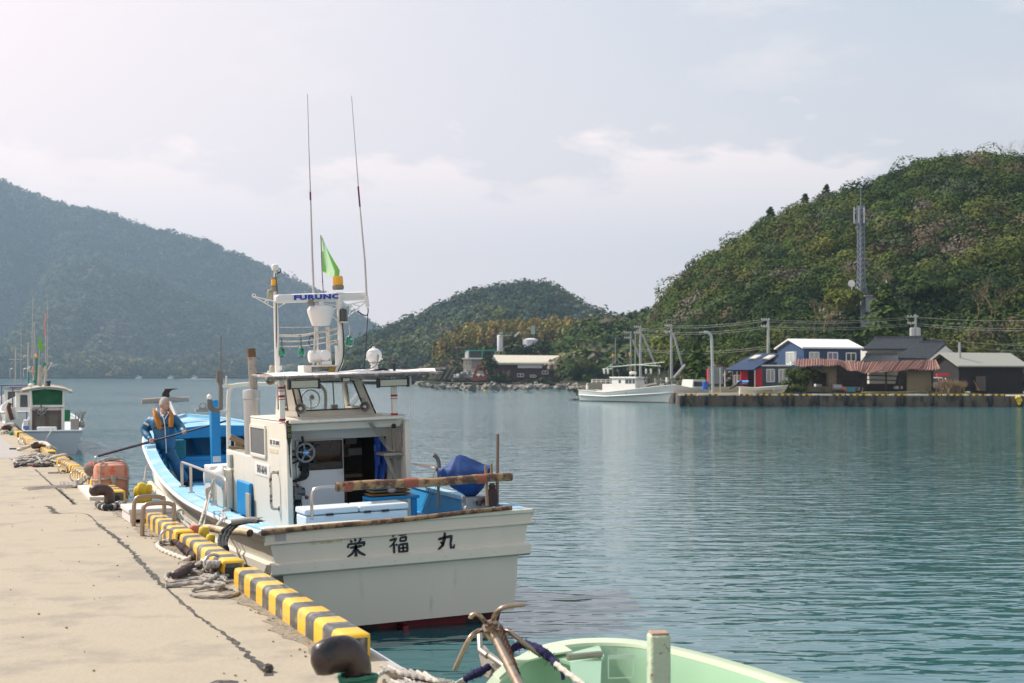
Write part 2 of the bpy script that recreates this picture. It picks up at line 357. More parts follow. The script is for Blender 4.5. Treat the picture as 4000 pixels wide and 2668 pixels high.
# ================================================================ hills and woods
LEAF = mat('leaves', attr=True, rough=.8, spec=.08, trans=.08)
TWIG = mat('bare twigs', attr=True, rough=.9, spec=.1)
HILLM = mat('wooded hillside soil', (.030, .038, .020), .95, var=.4, sc=.3, spec=.1)
def interp(sil, px): a = np.array(sil, float); return np.interp(px, a[:, 0], a[:, 1])
def S_(t): t = np.clip(t, 0, 1); return t*t*(3-2*t)
def vnoise(x, y, seed):                                              # smooth value noise
    r = np.random.default_rng(seed).random((256, 256)); xi = np.floor(x).astype(int); yi = np.floor(y).astype(int); fx = S_(x-xi); fy = S_(y-yi)
    g = lambda i, j: r[(xi+i) % 256, (yi+j) % 256]
    return (g(0, 0)*(1-fx)+g(1, 0)*fx)*(1-fy)+(g(0, 1)*(1-fx)+g(1, 1)*fx)*fy
class Ridge:
    def __init__(s, sil, D0, D1, D2, zb=1., p=1., nz=0., ns=30., seed=1, top=0.):
        s.sil, s.D0, s.D1, s.D2, s.zb, s.p, s.nz, s.ns, s.seed, s.top = sil, D0, D1, D2, zb, p, nz, ns, seed, top
    def z(s, px, D):
        px = np.asarray(px, float); D = np.asarray(D, float)
        D0 = s.D0 if not callable(s.D0) else s.D0(px)
        zr = np.maximum(H + (YH-interp(s.sil, px))*s.D1/F_PX - s.top, s.zb+.01)
        t = np.clip((D-D0)/(s.D1-D0), 0, 1); back = np.clip((D-s.D1)/(s.D2-s.D1), 0, 1)
        prof = np.sin(t*math.pi/2)**s.p*D/s.D1
        h = s.zb + (zr-s.zb)*np.where(D > s.D1, 1, prof)*(1-S_(back)*.9)
        X = D*(px-CX)/F_PX
        if s.nz: h = h + s.nz*(vnoise(X/s.ns+50, D/s.ns+50, s.seed)-.5)*2*t*(1-t)*4*np.minimum(1, (zr-s.zb)/20.)
        if s.nz > 50:
            g = 1-np.abs(2*vnoise(X/190+30+D/900., D/1100+7, 21)-1); g2 = 1-np.abs(2*vnoise(X/75+80+D/500., D/420+3, 22)-1)
            h = h - (135*g**2+45*g2**2)*4*t*(1-t)*np.minimum(1, (zr-s.zb)/150.)
        return np.where(D < D0, s.zb-1.5, h)
    def pt(s, px, D):
        px = np.asarray(px, float); u = (px-CX)/F_PX; z = s.z(px, D)
        return np.stack([math.sin(TH)*D+math.cos(TH)*u*D, math.cos(TH)*D-math.sin(TH)*u*D, z], -1)
    def mesh(s, name, p0, p1, nx, ny, m=HILLM):
        PX, DD = np.meshgrid(np.linspace(p0, p1, nx), (s.D0 if not callable(s.D0) else 0)+np.linspace(0, 1, ny)**1.2*(s.D2-(s.D0 if not callable(s.D0) else 0)), indexing='ij')
        P = s.pt(PX, DD).reshape(-1, 3); i = np.arange(nx*ny).reshape(nx, ny)
        f = np.stack([i[:-1, :-1], i[1:, :-1], i[1:, 1:], i[:-1, 1:]], -1).reshape(-1, 4)
        me = bpy.data.meshes.new(name); me.from_pydata(P.tolist(), [], f.tolist()); me.materials.append(m); me.polygons.foreach_set('use_smooth', [True]*len(me.polygons))
        o = bpy.data.objects.new(name, me); C.objects.link(o); return struct(o)
def crowns(P, r, hgt, pal, K, size, up=.35, jit=.30):
    """leaf clumps on the upper shells of lumpy crowns; P (n,3) ground points"""
    n = len(P); ti = np.repeat(np.arange(n), K); k = len(ti)
    # every crown is 4-7 lobes so that its outline is uneven
    nl = 5; lob = rng.normal(0, .36, (n, nl, 3)); lob[..., :2] = np.clip(lob[..., :2], -.5, .5); lob[..., 2] = rng.uniform(-.45, .35, (n, nl)); li = rng.integers(0, nl, k)
    d = rng.normal(0, 1, (k, 3)); d[:, 2] = np.abs(d[:, 2])*.9 - up*.6; d /= np.linalg.norm(d, axis=1)[:, None]
    lr = rng.uniform(.40, .66, (n, nl))[ti, li]
    q = (lob[ti, li] + d*lr[:, None]*rng.uniform(.82, 1.08, (k, 1)))
    rr = np.stack([r, r, hgt], -1)[ti]
    c = P[ti] + q*rr; c[:, 2] += hgt[ti]*.5
    vis = (d[:, 0]*c[:, 0]+d[:, 1]*c[:, 1]) < .45*np.linalg.norm(c[:, :2], axis=1); c, d, ti = c[vis], d[vis], ti[vis]; k = len(ti)
    col = pal[ti]*rng.uniform(.72, 1.28, (k, 1))
    return leafquads(c, d+np.array([0, 0, .25]), size, jit), col
def palette(n, cols, w): 
    cols = np.array(cols); i = rng.choice(len(cols), n, p=np.array(w)/sum(w)); return cols[i]*rng.uniform(.75, 1.25, (n, 1))*rng.uniform(.93, 1.07, (n, 3)), i
G_DK, G_MID, G_OL, G_YL, G_GY, BR, BR2, OCH = (.026, .050, .015), (.052, .088, .018), (.092, .112, .024), (.15, .155, .03), (.075, .10, .045), (.12, .095, .06), (.17, .15, .11), (.30, .19, .02)
def scatter(rd, n, p0, p1, d0, d1, clus=None):
    px = rng.uniform(p0, p1, n*2); D = rd.D0 if not callable(rd.D0) else rd.D0(px)
    DD = (d0 if d0 else D) + rng.random(n*2)*(d1-(d0 if d0 else D)); z = rd.z(px, DD); P = rd.pt(px, DD); ok = z > rd.zb+.8; return P[ok][:n], px[ok][:n]
def wood(name, label, rd, n, p0, p1, d0, d1, r0, r1, K, size, cols, w, hz=.9, fil=None, cs=25., extra=None):
    P, px = scatter(rd, n, p0, p1, d0, d1)
    if fil is not None: k = fil(P, px); P, px = P[k], px[k]
    n = len(P); r = rng.uniform(r0, r1, n); col, idx = palette(n, cols, w)
    # stands: neighbouring trees are often of one kind
    ns = vnoise(P[:, 0]/cs+9, P[:, 1]/cs+9, 5); ns2 = vnoise(P[:, 0]/(cs*.5)+90, P[:, 2]/(cs*.3)+9, 6)
    c = np.array(cols); o = np.argsort(np.argsort(ns))/max(1, n-1); cw = np.cumsum(np.array(w)/sum(w)); st = np.searchsorted(cw, o).clip(0, len(cols)-1)
    mixm = rng.random(n) < .45; col[mixm] = c[st[mixm]]*rng.uniform(.75, 1.25, (mixm.sum(), 1))
    V, Cl = crowns(P, r, r*hz, col, K, size)
    o = qmesh(name, V, Cl, LEAF); o['kind'] = 'stuff'; o['label'] = label; o['category'] = 'wood'; return o
# --- the wooded hill on the right shore
RH = Ridge([(2250, 1500), (2380, 1480), (2440, 1440), (2520, 1370), (2590, 1270), (2625, 1175), (2688, 1068), (2756, 1008), (2892, 940), (3011, 856), (3147, 803), (3318, 744), (3488, 668), (3658, 608), (3845, 588), (4000, 612), (4300, 660), (5000, 800), (5600, 1100)],
           lambda px: np.interp(px, [2300, 2620, 2900, 3300, 4000, 5600], [215, 196, 184, 180, 172, 165]), 262, 420, 1.2, .95, 1.5, 16., 3, top=4.6)
RH.mesh('right_hill', 2250, 5600, 240, 90)
wood('hillside_wood', 'dense mixed evergreen wood covering the steep hill on the right shore', RH, 2100, 2260, 4200, None, 280, 2.2, 4.6, 1050, .33, [G_DK, G_MID, G_OL, G_YL, G_GY, BR, BR2], [5.5, 7, 5.5, .4, 2., 1.4, .7], cs=14, fil=lambda P, px: P[:, 2] > 3.2)
wood('hill_brush', 'dry brown scrub and saplings along the foot of the right hill', RH, 1500, 2330, 4200, None, 196, .9, 2.0, 70, .38, [G_DK, G_OL, BR, BR2, (.16, .13, .07)], [1.5, 2, 3, 3, 2], cs=9, fil=lambda P, px: (P[:, 2] > 1.6) & (P[:, 2] < 13))
# --- low ridge behind it
RL = Ridge([(2180, 1470), (2230, 1330), (2290, 1285), (2340, 1275), (2400, 1268), (2460, 1272), (2530, 1252), (2612, 1222), (2720, 1180), (2900, 1150)], 330, 420, 520, 1., 1., 0, 1, 4, top=2.)
RL.mesh('low_ridge', 2180, 2900, 60, 24)
wood('ridge_wood', 'dark wood on the low ridge left of the steep hill', RL, 420, 2200, 2800, None, 440, 3, 5.5, 110, 1.1, [G_DK, G_MID, G_OL, BR2], [5, 4, 2, 1.5])
# --- conical hill in the middle distance
RC = Ridge([(1180, 1478), (1300, 1430), (1420, 1342), (1540, 1295), (1633, 1259), (1752, 1200), (1871, 1152), (1957, 1146), (2042, 1122), (2127, 1124), (2212, 1174), (2297, 1226), (2382, 1272), (2480, 1330), (2700, 1440)], 620, 860, 1200, 1., .9, 12, 70, 8, top=7.5)
RC.mesh('conical_hill', 1180, 2700, 140, 60)
wood('conical_hill_wood', 'wood covering the conical hill in the middle, blue haze painted into its leaves', RC, 3000, 1190, 2640, None, 900, 5, 9.5, 110, 1.5, [(.026, .048, .028), (.038, .066, .038), G_OL, G_GY, BR, (.10, .10, .075)], [7, 6, 1.5, 2.5, .6, .8], cs=60)  # distance haze is put into these bluer leaf colours
# --- low knoll with bamboo behind the warehouse
RB = Ridge([(1640, 1500), (1690, 1440), (1750, 1395), (1800, 1362), (1850, 1350), (2050, 1340), (2200, 1332), (2290, 1345), (2360, 1362), (2420, 1375), (2500, 1420), (2560, 1490)], 376, 420, 560, 1., .8, 0, 1, 9, top=.5)
RB.mesh('bamboo_knoll', 1640, 2560, 90, 30)
def bamboo(name, label, rd, n, p0, p1, d0, d1, h0, h1, size, K, fil=None, col=(.25, .215, .075)):
    P, px = scatter(rd, n, p0, p1, d0, d1)
    if fil is not None: P = P[fil(P, px)]
    n = len(P); ti = np.repeat(np.arange(n), K); k = len(ti); t = rng.random(k)
    h = rng.uniform(h0, h1, n)[ti]; lean = rng.normal(0, .10, (n, 2))[ti]; w = h*.17*np.sin((t*.85+.13)*math.pi)**.7
    a = rng.uniform(0, 6.28, k); c = P[ti].copy(); c[:, 0] += np.cos(a)*w*rng.random(k)**.5+lean[:, 0]*h*t*t; c[:, 1] += np.sin(a)*w*rng.random(k)**.5+lean[:, 1]*h*t*t; c[:, 2] += h*(.1+.9*t)
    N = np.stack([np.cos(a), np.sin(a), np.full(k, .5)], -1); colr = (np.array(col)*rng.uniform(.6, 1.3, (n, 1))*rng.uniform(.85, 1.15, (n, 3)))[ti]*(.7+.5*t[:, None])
    o = qmesh(name, leafquads(c, N, size, .5, 1.6), colr, LEAF); o['kind'] = 'stuff'; o['label'] = label; o['category'] = 'bamboo'; return o
bamboo('bamboo_grove', 'yellowish bamboo grove on the knoll behind the warehouse', RB, 800, 1650, 2420, 398, 440, 5, 8, .55, 130, fil=lambda P, px: P[:, 2] > 5)
wood('knoll_wood', 'dark green and grey brown trees on the slope behind the warehouse', RB, 430, 1650, 2540, None, 402, 1.8, 3.6, 220, .6, [G_DK, G_MID, G_OL, BR2, BR], [5, 3, 2, 2.5, 2.5], cs=14)
# --- the mountain on the left with foothills
RM = Ridge([(-900, 690), (-300, 640), (0, 700), (102, 734), (255, 788), (357, 797), (510, 853), (680, 895), (800, 921), (953, 990), (1055, 1032), (1157, 1083), (1276, 1143), (1361, 1195), (1446, 1246), (1531, 1301), (1640, 1370), (1800, 1450), (1900, 1478)],
           1560, 2500, 4200, 2., 1.05, 130, 300, 12, top=19)
RM.mesh('left_mountain', -900, 1900, 200, 90)
wood('mountain_wood', 'hazy blue green wood covering the mountain on the left', RM, 12000, -700, 1800, None, 2650, 9, 17, 44, 4.0, [G_DK, (.028, .05, .016), (.075, .09, .03), (.07, .09, .05), (.09, .08, .055)], [6, 6, 2.4, 2, 1.8], cs=110)
RF = Ridge([(-900, 1330), (-200, 1318), (0, 1325), (120, 1330), (260, 1360), (420, 1372), (560, 1392), (700, 1420), (840, 1412), (980, 1432), (1150, 1420), (1300, 1432), (1420, 1455), (1500, 1478)], 1535, 1760, 2000, 2., .8, 8, 90, 13, top=12)
RF.mesh('foothills', -900, 1500, 150, 30)
wood('foothill_wood', 'darker wood on the low foothills along the far shore', RF, 2300, -700, 1460, None, 1790, 6, 11, 60, 2.8, [G_DK, G_MID, G_OL, (.20, .16, .05), BR2], [6, 3, 1.5, 1.3, 1.6], cs=110)
# --- shore strips
SHORE = mat('shore earth and stones', (.14, .12, .09), .95, var=.4, sc=.6, col2=(.30, .27, .22), lo=.5, hi=.65, sc2=.8, bump=.5, bsc=4)
def shore(name, pts, z, D2, m=SHORE):                                # pts: (px, py of waterline)
    mb = MB(); a = [az(x, y, -.3) for x, y in pts]; b = [az(x, y, 0)+Vector((0, 0, z)) for x, y in pts]
    b = [q + (q-Vector((0, 0, q.z))).normalized()*z*1.5 for q in b]; c = [pol(x, D2, z) for x, y in pts]
    mb.loft([a, b, c]); return struct(mb.build(name, m, smooth=False))
shore('far_shore', [(x, 1478.6) for x in range(-900, 1501, 150)], 2.2, 1700)
shore('middle_shore', [(1400, 1494), (1500, 1496), (1620, 1502), (1640, 1508), (1720, 1513), (1900, 1515), (2100, 1515), (2250, 1516), (2300, 1512), (2420, 1508), (2520, 1500)], 1.1, 480)
# ================================================================ quay
CONC = mat('mottled tan concrete', (.405, .35, .26), .9, var=.2, sc=1.3, col2=(.31, .27, .21), lo=.46, hi=.66, sc2=1.3, bump=.35, bsc=22)  # the concrete's own tan, mottled at random
CONCD = mat('stained quay wall', (.17, .16, .14), .95, var=.3, sc=2, col2=(.08, .08, .07), lo=.45, hi=.6, sc2=1.5, bump=.5, bsc=8)
CRACK = mat('crumbled joint filler', (.055, .052, .05), .95, var=.6, sc=30, col2=(.22, .19, .15), lo=.52, hi=.6, sc2=20, bump=.6, bsc=60)
GRIT = mat('loose grit beside the kerb', (.33, .29, .22), .98, var=.35, sc=40, col2=(.20, .17, .13), lo=.5, hi=.6, sc2=25, bump=.8, bsc=90)
PATCH = mat('pale resurfaced concrete', (.38, .355, .33), .9, var=.08, sc=2, bump=.2, bsc=30)
q = MB(); q.box2((-16, -6, -.6), (2.76, 120, ZQ), 0)
def strip(pts, w, m, jit=.0, z=.003, seg=.06):
    w *= 1.5; jit *= 1.4; P = spline([az(x, y, ZQ) for x, y in pts], seg) if len(pts) > 2 else [az(*pts[0], ZQ).lerp(az(*pts[1], ZQ), t) for t in np.linspace(0, 1, 60)]
    a, b = [], []
    for i, p in enumerate(P):
        d = (P[min(i+1, len(P)-1)]-P[max(i-1, 0)]); d.z = 0; d.normalize(); n = Vector((d.y, -d.x, 0)); o = n*random.gauss(0, jit); k = w*(.35+random.random()*1.1)/2
        a.append(p+o+n*k+Vector((0, 0, z))); b.append(p+o-n*k+Vector((0, 0, z)))
    q.loft([a, b], m)
strip([(-120, 2030), (0, 2090), (260, 2200), (380, 2300)], 0.001, 0)
strip([(383, 2048), (500, 2142), (590, 2240), (650, 2297)], .035, 1, .006)
strip([(650, 2297), (700, 2345), (770, 2405), (898, 2494)], .02, 1, .004)
strip([(898, 2494), (975, 2562), (1058, 2640)], .032, 1, .006)
strip([(222, 2007), (332, 2007), (383, 2048)], .012, 1, .002)
strip([(179, 1977), (198, 1985), (222, 2007)], .05, 1, .01)
strip([(138, 1834), (190, 1882), (245, 1930), (293, 1971)], .022, 1, .004)
strip([(230, 1912), (293, 1971)], .03, 1, .012)
strip([(820, 2668), (880, 2664), (930, 2672)], .05, 1, .012)
a = [Vector((2.5, y, ZQ+.003)) for y in np.arange(8.5, 21, .12)]; b = [Vector((2.44-random.random()*.10-.05*math.sin(y*1.7)**2, y, ZQ+.003)) for y in np.arange(8.5, 21, .12)]
q.loft([a, b], 2)
q.quad(*[az(x, y, ZQ)+Vector((0, 0, .004)) for x, y in ((-400, 1712), (0, 1712), (100, 1788), (-400, 1788))], 3)
q.quad(*[az(x, y, ZQ)+Vector((0, 0, .0045)) for x, y in ((-10, 1705), (12, 1715), (103, 1790), (-10, 1790))], 3)
struct(q.build('quay', [CONC, CRACK, GRIT, PATCH], smooth=False, recalc=False))
MB().box2((2.765, -6, .62), (2.80, 120, ZQ-.004)).build('quay_edge', mat('grey quay edging', (.42, .42, .42), .6, var=.15), smooth=False)['kind'] = 'structure'
pbl = MB(); rp = random.Random(4)
for _ in range(420):
    y = rp.uniform(7.5, 26); x = 2.46-abs(rp.gauss(0, .07)) if rp.random() < .6 else (1.25+rp.gauss(0, .03) if rp.random() < .0 else rp.uniform(-2.5, 2.4)); s = rp.uniform(.003, .011); pbl.ball((x, y, ZQ+s*.6), (s, s*1.3, s*.7), 6)
o = pbl.build('pebbles', GRIT); o['kind'] = 'stuff'; o['label'] = 'loose pebbles and grit scattered on the quay'; o['category'] = 'pebbles'
# a lump of joint filler
k = MB(); c = az(1046, 2625, ZQ); k.ball(c+Vector((0, 0, .02)), (.04, .045, .035), 8); k.build('filler_lump', CRACK); tag(bpy.data.objects['filler_lump'], 'dark lump of joint filler at the near end of the crack in the quay', 'lump')
# ---------------------------------------------------------------- striped kerb blocks
def stripemat():
    m = mat('yellow kerb paint', (.86, .50, .015), .38, var=.05, coat=.25); nt = m.node_tree; L = nt.links.new; b = nt.nodes['Principled BSDF']
    src = b.inputs['Base Color'].links[0].from_socket
    tc = [n for n in nt.nodes if n.type == 'TEX_COORD'][0]; sp = nd(nt, 'ShaderNodeSeparateXYZ'); L(tc.outputs['Object'], sp.inputs[0])
    d = nd(nt, 'ShaderNodeMath', operation='MULTIPLY_ADD'); L(sp.outputs[1], d.inputs[0]); d.inputs[1].default_value = 1/.45; d.inputs[2].default_value = 100
    f = nd(nt, 'ShaderNodeMath', operation='FRACT'); L(d.outputs[0], f.inputs[0]); g = nd(nt, 'ShaderNodeMath', operation='GREATER_THAN'); L(f.outputs[0], g.inputs[0]); g.inputs[1].default_value = .5
    ns = nd(nt, 'ShaderNodeTexNoise'); ns.inputs['Scale'].default_value = 11; ns.inputs['Detail'].default_value = 6; L(tc.outputs['Object'], ns.inputs['Vector'])
    mx0 = nd(nt, 'ShaderNodeMix', data_type='RGBA'); L(ns.outputs[0], mx0.inputs[0]); mx0.inputs[6].default_value = (.025, .03, .032, 1); mx0.inputs[7].default_value = (.11, .11, .105, 1)
    mx = nd(nt, 'ShaderNodeMix', data_type='RGBA'); L(g.outputs[0], mx.inputs[0]); L(mx0.outputs[2], mx.inputs[6]); L(src, mx.inputs[7])
    mr = nd(nt, 'ShaderNodeMapRange'); L(ns.outputs[0], mr.inputs[0]); mr.inputs[1].default_value = .57; mr.inputs[2].default_value = .66; mr.inputs[4].default_value = .6
    mx2 = nd(nt, 'ShaderNodeMix', data_type='RGBA'); L(mr.outputs[0], mx2.inputs[0]); L(mx.outputs[2], mx2.inputs[6]); mx2.inputs[7].default_value = (.36, .31, .23, 1)
    L(mx2.outputs[2], b.inputs['Base Color']); return m
STRIPE = stripemat()
def kerb(p0, p1, label, y1=None):                                    # px of the far and near top-left corners
    ya, yb = az(*p0, ZQ+.17).y, (y1 or az(*p1, ZQ+.17).y); L0 = ya-yb; L_ = max(.225, round((L0-.225)/.45)*.45+.225)
    mb = MB(); w, h = .21, .17
    prof = [(0, 0), (0, h-.035), (.012, h-.012), (.035, h), (w-.03, h), (w-.008, h-.012), (w, h-.03), (w, 0)]
    secs = []
    for y, ins in ((0, .03), (-.012, .01), (-.04, 0), (-L_+.04, 0), (-L_+.012, .01), (-L_, .03)):
        secs.append([Vector((min(max(x, ins), w-ins) if z > 0 else min(max(x, ins), w-ins), y, min(z, h-ins))) for x, z in prof])
    mb.loft(secs, 0, True, True)
    at = Vector((2.5, ya, ZQ)); o = mb.build('kerb_block', STRIPE, None, ang=.8); o.location = at; o.scale.y = L0/L_
    n = MB(); n.prism([(.025, -L_-.001, .002), (.13, -L_-.001, .002), (.13, -L_-.001, .07), (.11, -L_-.001, .10), (.045, -L_-.001, .10), (.025, -L_-.001, .11)], (0, -.002, 0)); n.build('end_recess_shade', BLACK, o, smooth=False)  # flat black plate painting the shade inside the end opening
    return tag(o, label, 'kerb block', 'striped kerb blocks along the quay edge')
kerb((924, 2215), (1337, 2479), 'longest yellow and black kerb block, nearest of all, ending at the near bollard')
kerb((714, 2083), (909, 2187), 'striped kerb block with the black mooring rope of the big boat lying over it')
kerb((571, 2001), (688, 2074), 'striped kerb block running between the two steel hoops')
kerb((362, 1872), (441, 1917), 'striped kerb block with the orange float bundle behind it')
kerb((277, 1820), (329, 1852), 'striped kerb block behind the two steel rings, left of the orange float')
kerb((339, 1854), (358, 1868), 'short yellow stub of kerb under the shaggy grey rope')
kerb((228, 1786), (272, 1816), 'striped kerb block right of the big heap of grey rope')
kerb((208, 1775), (225, 1786), 'short striped kerb block half buried by the big rope heap')
kerb((151, 1735), (181, 1761), 'striped kerb block just behind the second bollard from the white boat')
kerb((108, 1712), (147, 1735), 'striped kerb block under the stern of the white boat with the green sheet')
kerb((77, 1692), (107, 1711), 'striped kerb block whose far end touches the left corner of the green sheeted boat')
kerb((45, 1669), (74, 1686), 'farthest yellow kerb block, behind the farthest bollard')
# ---------------------------------------------------------------- bollards
BOLM = mat('worn brown bollard iron', (.085, .045, .036), .38, .35, var=.3, sc=7, col2=(.03, .026, .028), lo=.48, hi=.6, sc2=5, bump=.25, bsc=30, coat=.2)
def bollard(loc, label, rz=0., m=BOLM):
    o = thing('bollard', label, 'bollard', 'horned iron bollards on the quay', loc, (0, 0, rz)); o['fix'] = 1
    P = spline([(.03, 0, 0), (.035, 0, .08), (.025, 0, .15), (-.03, 0, .20), (-.11, 0, .205), (-.20, 0, .19), (-.25, 0, .18)], .02); n = len(P)
    r = [float(np.interp(i/(n-1), [0, .2, .45, .6, .8, .93, .98, 1], [.082, .076, .08, .084, .085, .074, .052, .02])) for i in range(n)]
    b = MB(); b.tube(P, r, 20); b.build('bollard_body', m, o, ang=1.2)
    f = MB(); f.lathe([(.15, 0), (.15, .012), (.11, .025)], (.03, 0, 0), n=24); f.build('base_flange', m, o)
    return o
B1 = Vector((ay(1398, 2600, 7.95).x-.03, 7.95, ZQ)); B2 = az(418, 1968, ZQ); B3 = az(163, 1772, ZQ); B4 = az(38, 1694, ZQ)
bo1 = bollard(B1, 'nearest horned iron bollard with green rope wound round its neck, at the bottom edge', .12, mat('dark plum bollard iron', (.05, .032, .032), .35, .4, var=.3, sc=9, col2=(.02, .02, .022), lo=.48, hi=.6, sc2=5, bump=.3, bsc=30, coat=.3))
bo1.scale.z = 1.26
bollard(B2, 'reddish brown bollard on the pale board beside the orange float')
bollard(B3, 'dark bollard with a thick rope passing over the kerb behind it')
bollard(B4, 'farthest bollard at the left edge, with thin pale line around its foot')
def g5(x, y, z=.02): return az(450+.3508*x, 1850+.3508*y, ZQ+z)
def g2(x, y, z=.02): return az(.2552*x, 1650+.2552*y, ZQ+z)
def rope(name, label, P, r, m=ROPE, cat='rope', grp=None, closed=False):
    mb = MB(); mb.rope(P, r, closed=closed); o = mb.build(name, m); return tag(o, label, cat, grp)
# near bollard's ropes
mb = MB()
for k in range(5):
    z = .055+k*.022; mb.rope([B1+Vector((.03+math.cos(a)*(.094+.003*k), math.sin(a)*(.094+.003*k), z-.02+.006*math.sin(a*2+k))) for a in np.linspace(0, 6.283, 14)[:-1]], .0125, 1 if k in (0, 2) else 0, closed=True)
tag(mb.build('rope_turns', [ROPEG, ROPE]), 'green and grey rope wound round the neck of the nearest bollard', 'rope')
mb = MB(); 
for s in range(7): 
    x0 = 1560+s*28; mb.rope([az(x0-70, 2600+s*5, ZQ+.05), az(x0-20, 2625+s*6, ZQ+.06), az(x0+40, 2640+s*4, ZQ+.02), az(x0+10, 2680, ZQ+.03), az(x0-60, 2660, ZQ+.02)], .013, random.randint(0, 1))
mb.rope([B1+Vector((.12, .02, .08)), az(1500, 2625, ZQ+.05), az(1570, 2640, ZQ+.04), az(1610, 2672, ZQ+.02)], .014)
tag(mb.build('rope_tangle', [ROPEW, ROPE]), 'tangle of whitish rope behind the nearest bollard', 'rope')
tag(MB().tube([Vector((2.86, y, .98-.0*y)) for y in np.linspace(3, 13, 20)], .03, 10).build('edge_pipe', mat('pale plastic pipe', (.6, .6, .62), .4)), 'pale pipe running along the quay edge behind the nearest bollard', 'pipe')
# steel rings
def ring(c, r, lean, rz, label):
    mb = MB(); R2 = Euler((R_(90)-lean, 0, rz)).to_matrix(); P = [R2 @ Vector((math.cos(a)*r, math.sin(a)*r, 0)) + c + Vector((0, 0, r*math.cos(lean))) for a in np.linspace(0, 2*math.pi, 41)]
    mb.tube(P, .014, 10, caps=False); return tag(mb.build('mooring_ring', STEEL), label, 'ring', 'steel mooring rings on the quay')
ring(az(655, 2130, ZQ), .085, .2, .3, 'steel mooring ring standing on the quay beside the purple brown rope sleeve')
ring(az(682, 2118, ZQ), .06, .1, 1.2, 'small steel ring linked behind the ring near the hoops')
ring(az(838, 2246, ZQ), .10, .4, .2, 'steel ring in the middle of the rope pile nearest the viewer')
ring(az(245, 1849, ZQ), .085, .15, .3, 'steel ring with a chain, right of the big rope heap')
ring(az(293, 1880, ZQ), .09, .25, .2, 'upright steel ring beside the shaggy rope near the pale board')
ring(az(84, 1737, ZQ), .09, .3, .4, 'small far steel ring by the kerb at the white boat')
ring(az(97, 1738, ZQ), .08, .8, 1.3, 'far steel ring leaning against its twin by the white boat')
tag(MB().tube([g2(735, 772), g2(900, 765)], .016, 10).build('steel_rod', STEEL), 'short bright steel rod lying left of the two rings', 'rod')
mb = MB()
for k in range(9): c = g2(960+12*k, 745+2*k, .03+.02*math.sin(k)); mb.tube([c+Vector((math.cos(a)*.025, math.sin(a)*.012*(k % 2), math.sin(a)*.016)) for a in np.linspace(0, 6.28, 13)], .006, 5)
tag(mb.build('chain', RUST), 'short rusty chain hanging at the steel ring by the rope heap', 'chain')
# ropes on the quay, near pile
rope('mooring_rope', 'thick pale braided rope bent in a long arc left of the steel ring', [g5(610, 740, .06), g5(520, 755, .04), g5(470, 795), g5(510, 840), g5(620, 890), g5(740, 935), g5(810, 955), g5(860, 905, .04), g5(930, 905, .06), g5(980, 960, .05), g5(1030, 1000, .06), g5(1080, 950, .10)], .022, ROPEW)
def matted(name, label, P, r, m=ROPEP):
    mb = MB(); Q = spline(P, .012); rr = [r*(.75+.5*random.random())*math.sin(math.pi*(.12+.76*i/(len(Q)-1)))**.5 for i in range(len(Q))]; mb.tube(Q, rr, 10)
    for i in range(0, len(Q), 1):
        for _ in range(3):
            d = Vector((random.gauss(0, 1), random.gauss(0, 1), random.gauss(0, 1))).normalized(); p = Q[i]+d*rr[i]*.8; e = p+d*.018+Vector((random.gauss(0, .008),)*3); mb.tube([p, e], [.003, .001], 4)
    return tag(mb.build(name, m), label, 'rope')
matted('chafing_sleeve', 'furry purple brown rope sleeve lying behind the long pale rope', [g5(640, 760, .04), g5(700, 770, .05), g5(780, 840, .05), g5(860, 900, .05), g5(900, 930, .04)], .042)
matted('chafing_sleeve', 'dark purple brown furry sleeve among the coils in the near rope pile', [g5(655, 1140, .04), g5(740, 1095, .05), g5(850, 1040, .06), g5(960, 1010, .06)], .042)
rope('mooring_rope', 'grey rope coil looping left under the dark furry sleeve', [g5(960, 1170), g5(850, 1190), g5(760, 1200), g5(640, 1205), g5(565, 1170), g5(575, 1120), g5(640, 1110), g5(690, 1120, .03)], .017)
rope('mooring_rope', 'nearest rope coil, an oval loop on the open concrete', [g5(1150, 1240, .04), g5(1010, 1265, .03), g5(860, 1300), g5(850, 1340), g5(960, 1365), g5(1120, 1370), g5(1280, 1360), g5(1360, 1325), g5(1320, 1285), g5(1200, 1270), g5(1130, 1280, .03)], .016)
rope('mooring_rope', 'twisted grey rope rising from the oval coil to the big kerb block', [g5(560, 1250), g5(700, 1240), g5(850, 1215, .04), g5(980, 1210, .05), g5(1090, 1160, .05), g5(1150, 1100, .05), g5(1230, 1070, .05), g5(1290, 1100, .04)], .02)
rope('mooring_rope', 'grey rope doubling back below the steel ring in the near pile', [g5(820, 1180, .03), g5(930, 1165, .04), g5(1060, 1200, .03), g5(1210, 1235, .03), g5(1150, 1255, .04), g5(1000, 1235, .04)], .018)
def tangle(name, label, c, rx, ry, h, n, r, mats, seed=1):
    rd = random.Random(seed); mb = MB()
    for k in range(n):
        P = []; x, y = rd.gauss(0, .45), rd.gauss(0, .45)
        for j in range(6):
            a = rd.uniform(0, 6.28); x = max(-1, min(1, x+math.cos(a)*.7)); y = max(-1, min(1, y+math.sin(a)*.7)); zz = max(.0, (1-(x*x+y*y)*.7))*h*rd.uniform(.3, 1)
            P.append(c+Vector((x*rx, y*ry, r+zz)))
        mb.rope(P, r, rd.randrange(len(mats)))
    return tag(mb.build(name, mats), label, 'rope')
tangle('rope_knot', 'knotted grey rope balled up around the steel ring in the near pile', g5(1010, 1110, 0), .14, .22, .11, 9, .018, [ROPE], 3)
tangle('rope_scraps', 'frayed grey rope scraps lying between the near pile and the big kerb block', g5(1150, 1190, 0), .16, .3, .03, 8, .013, [ROPE], 5)
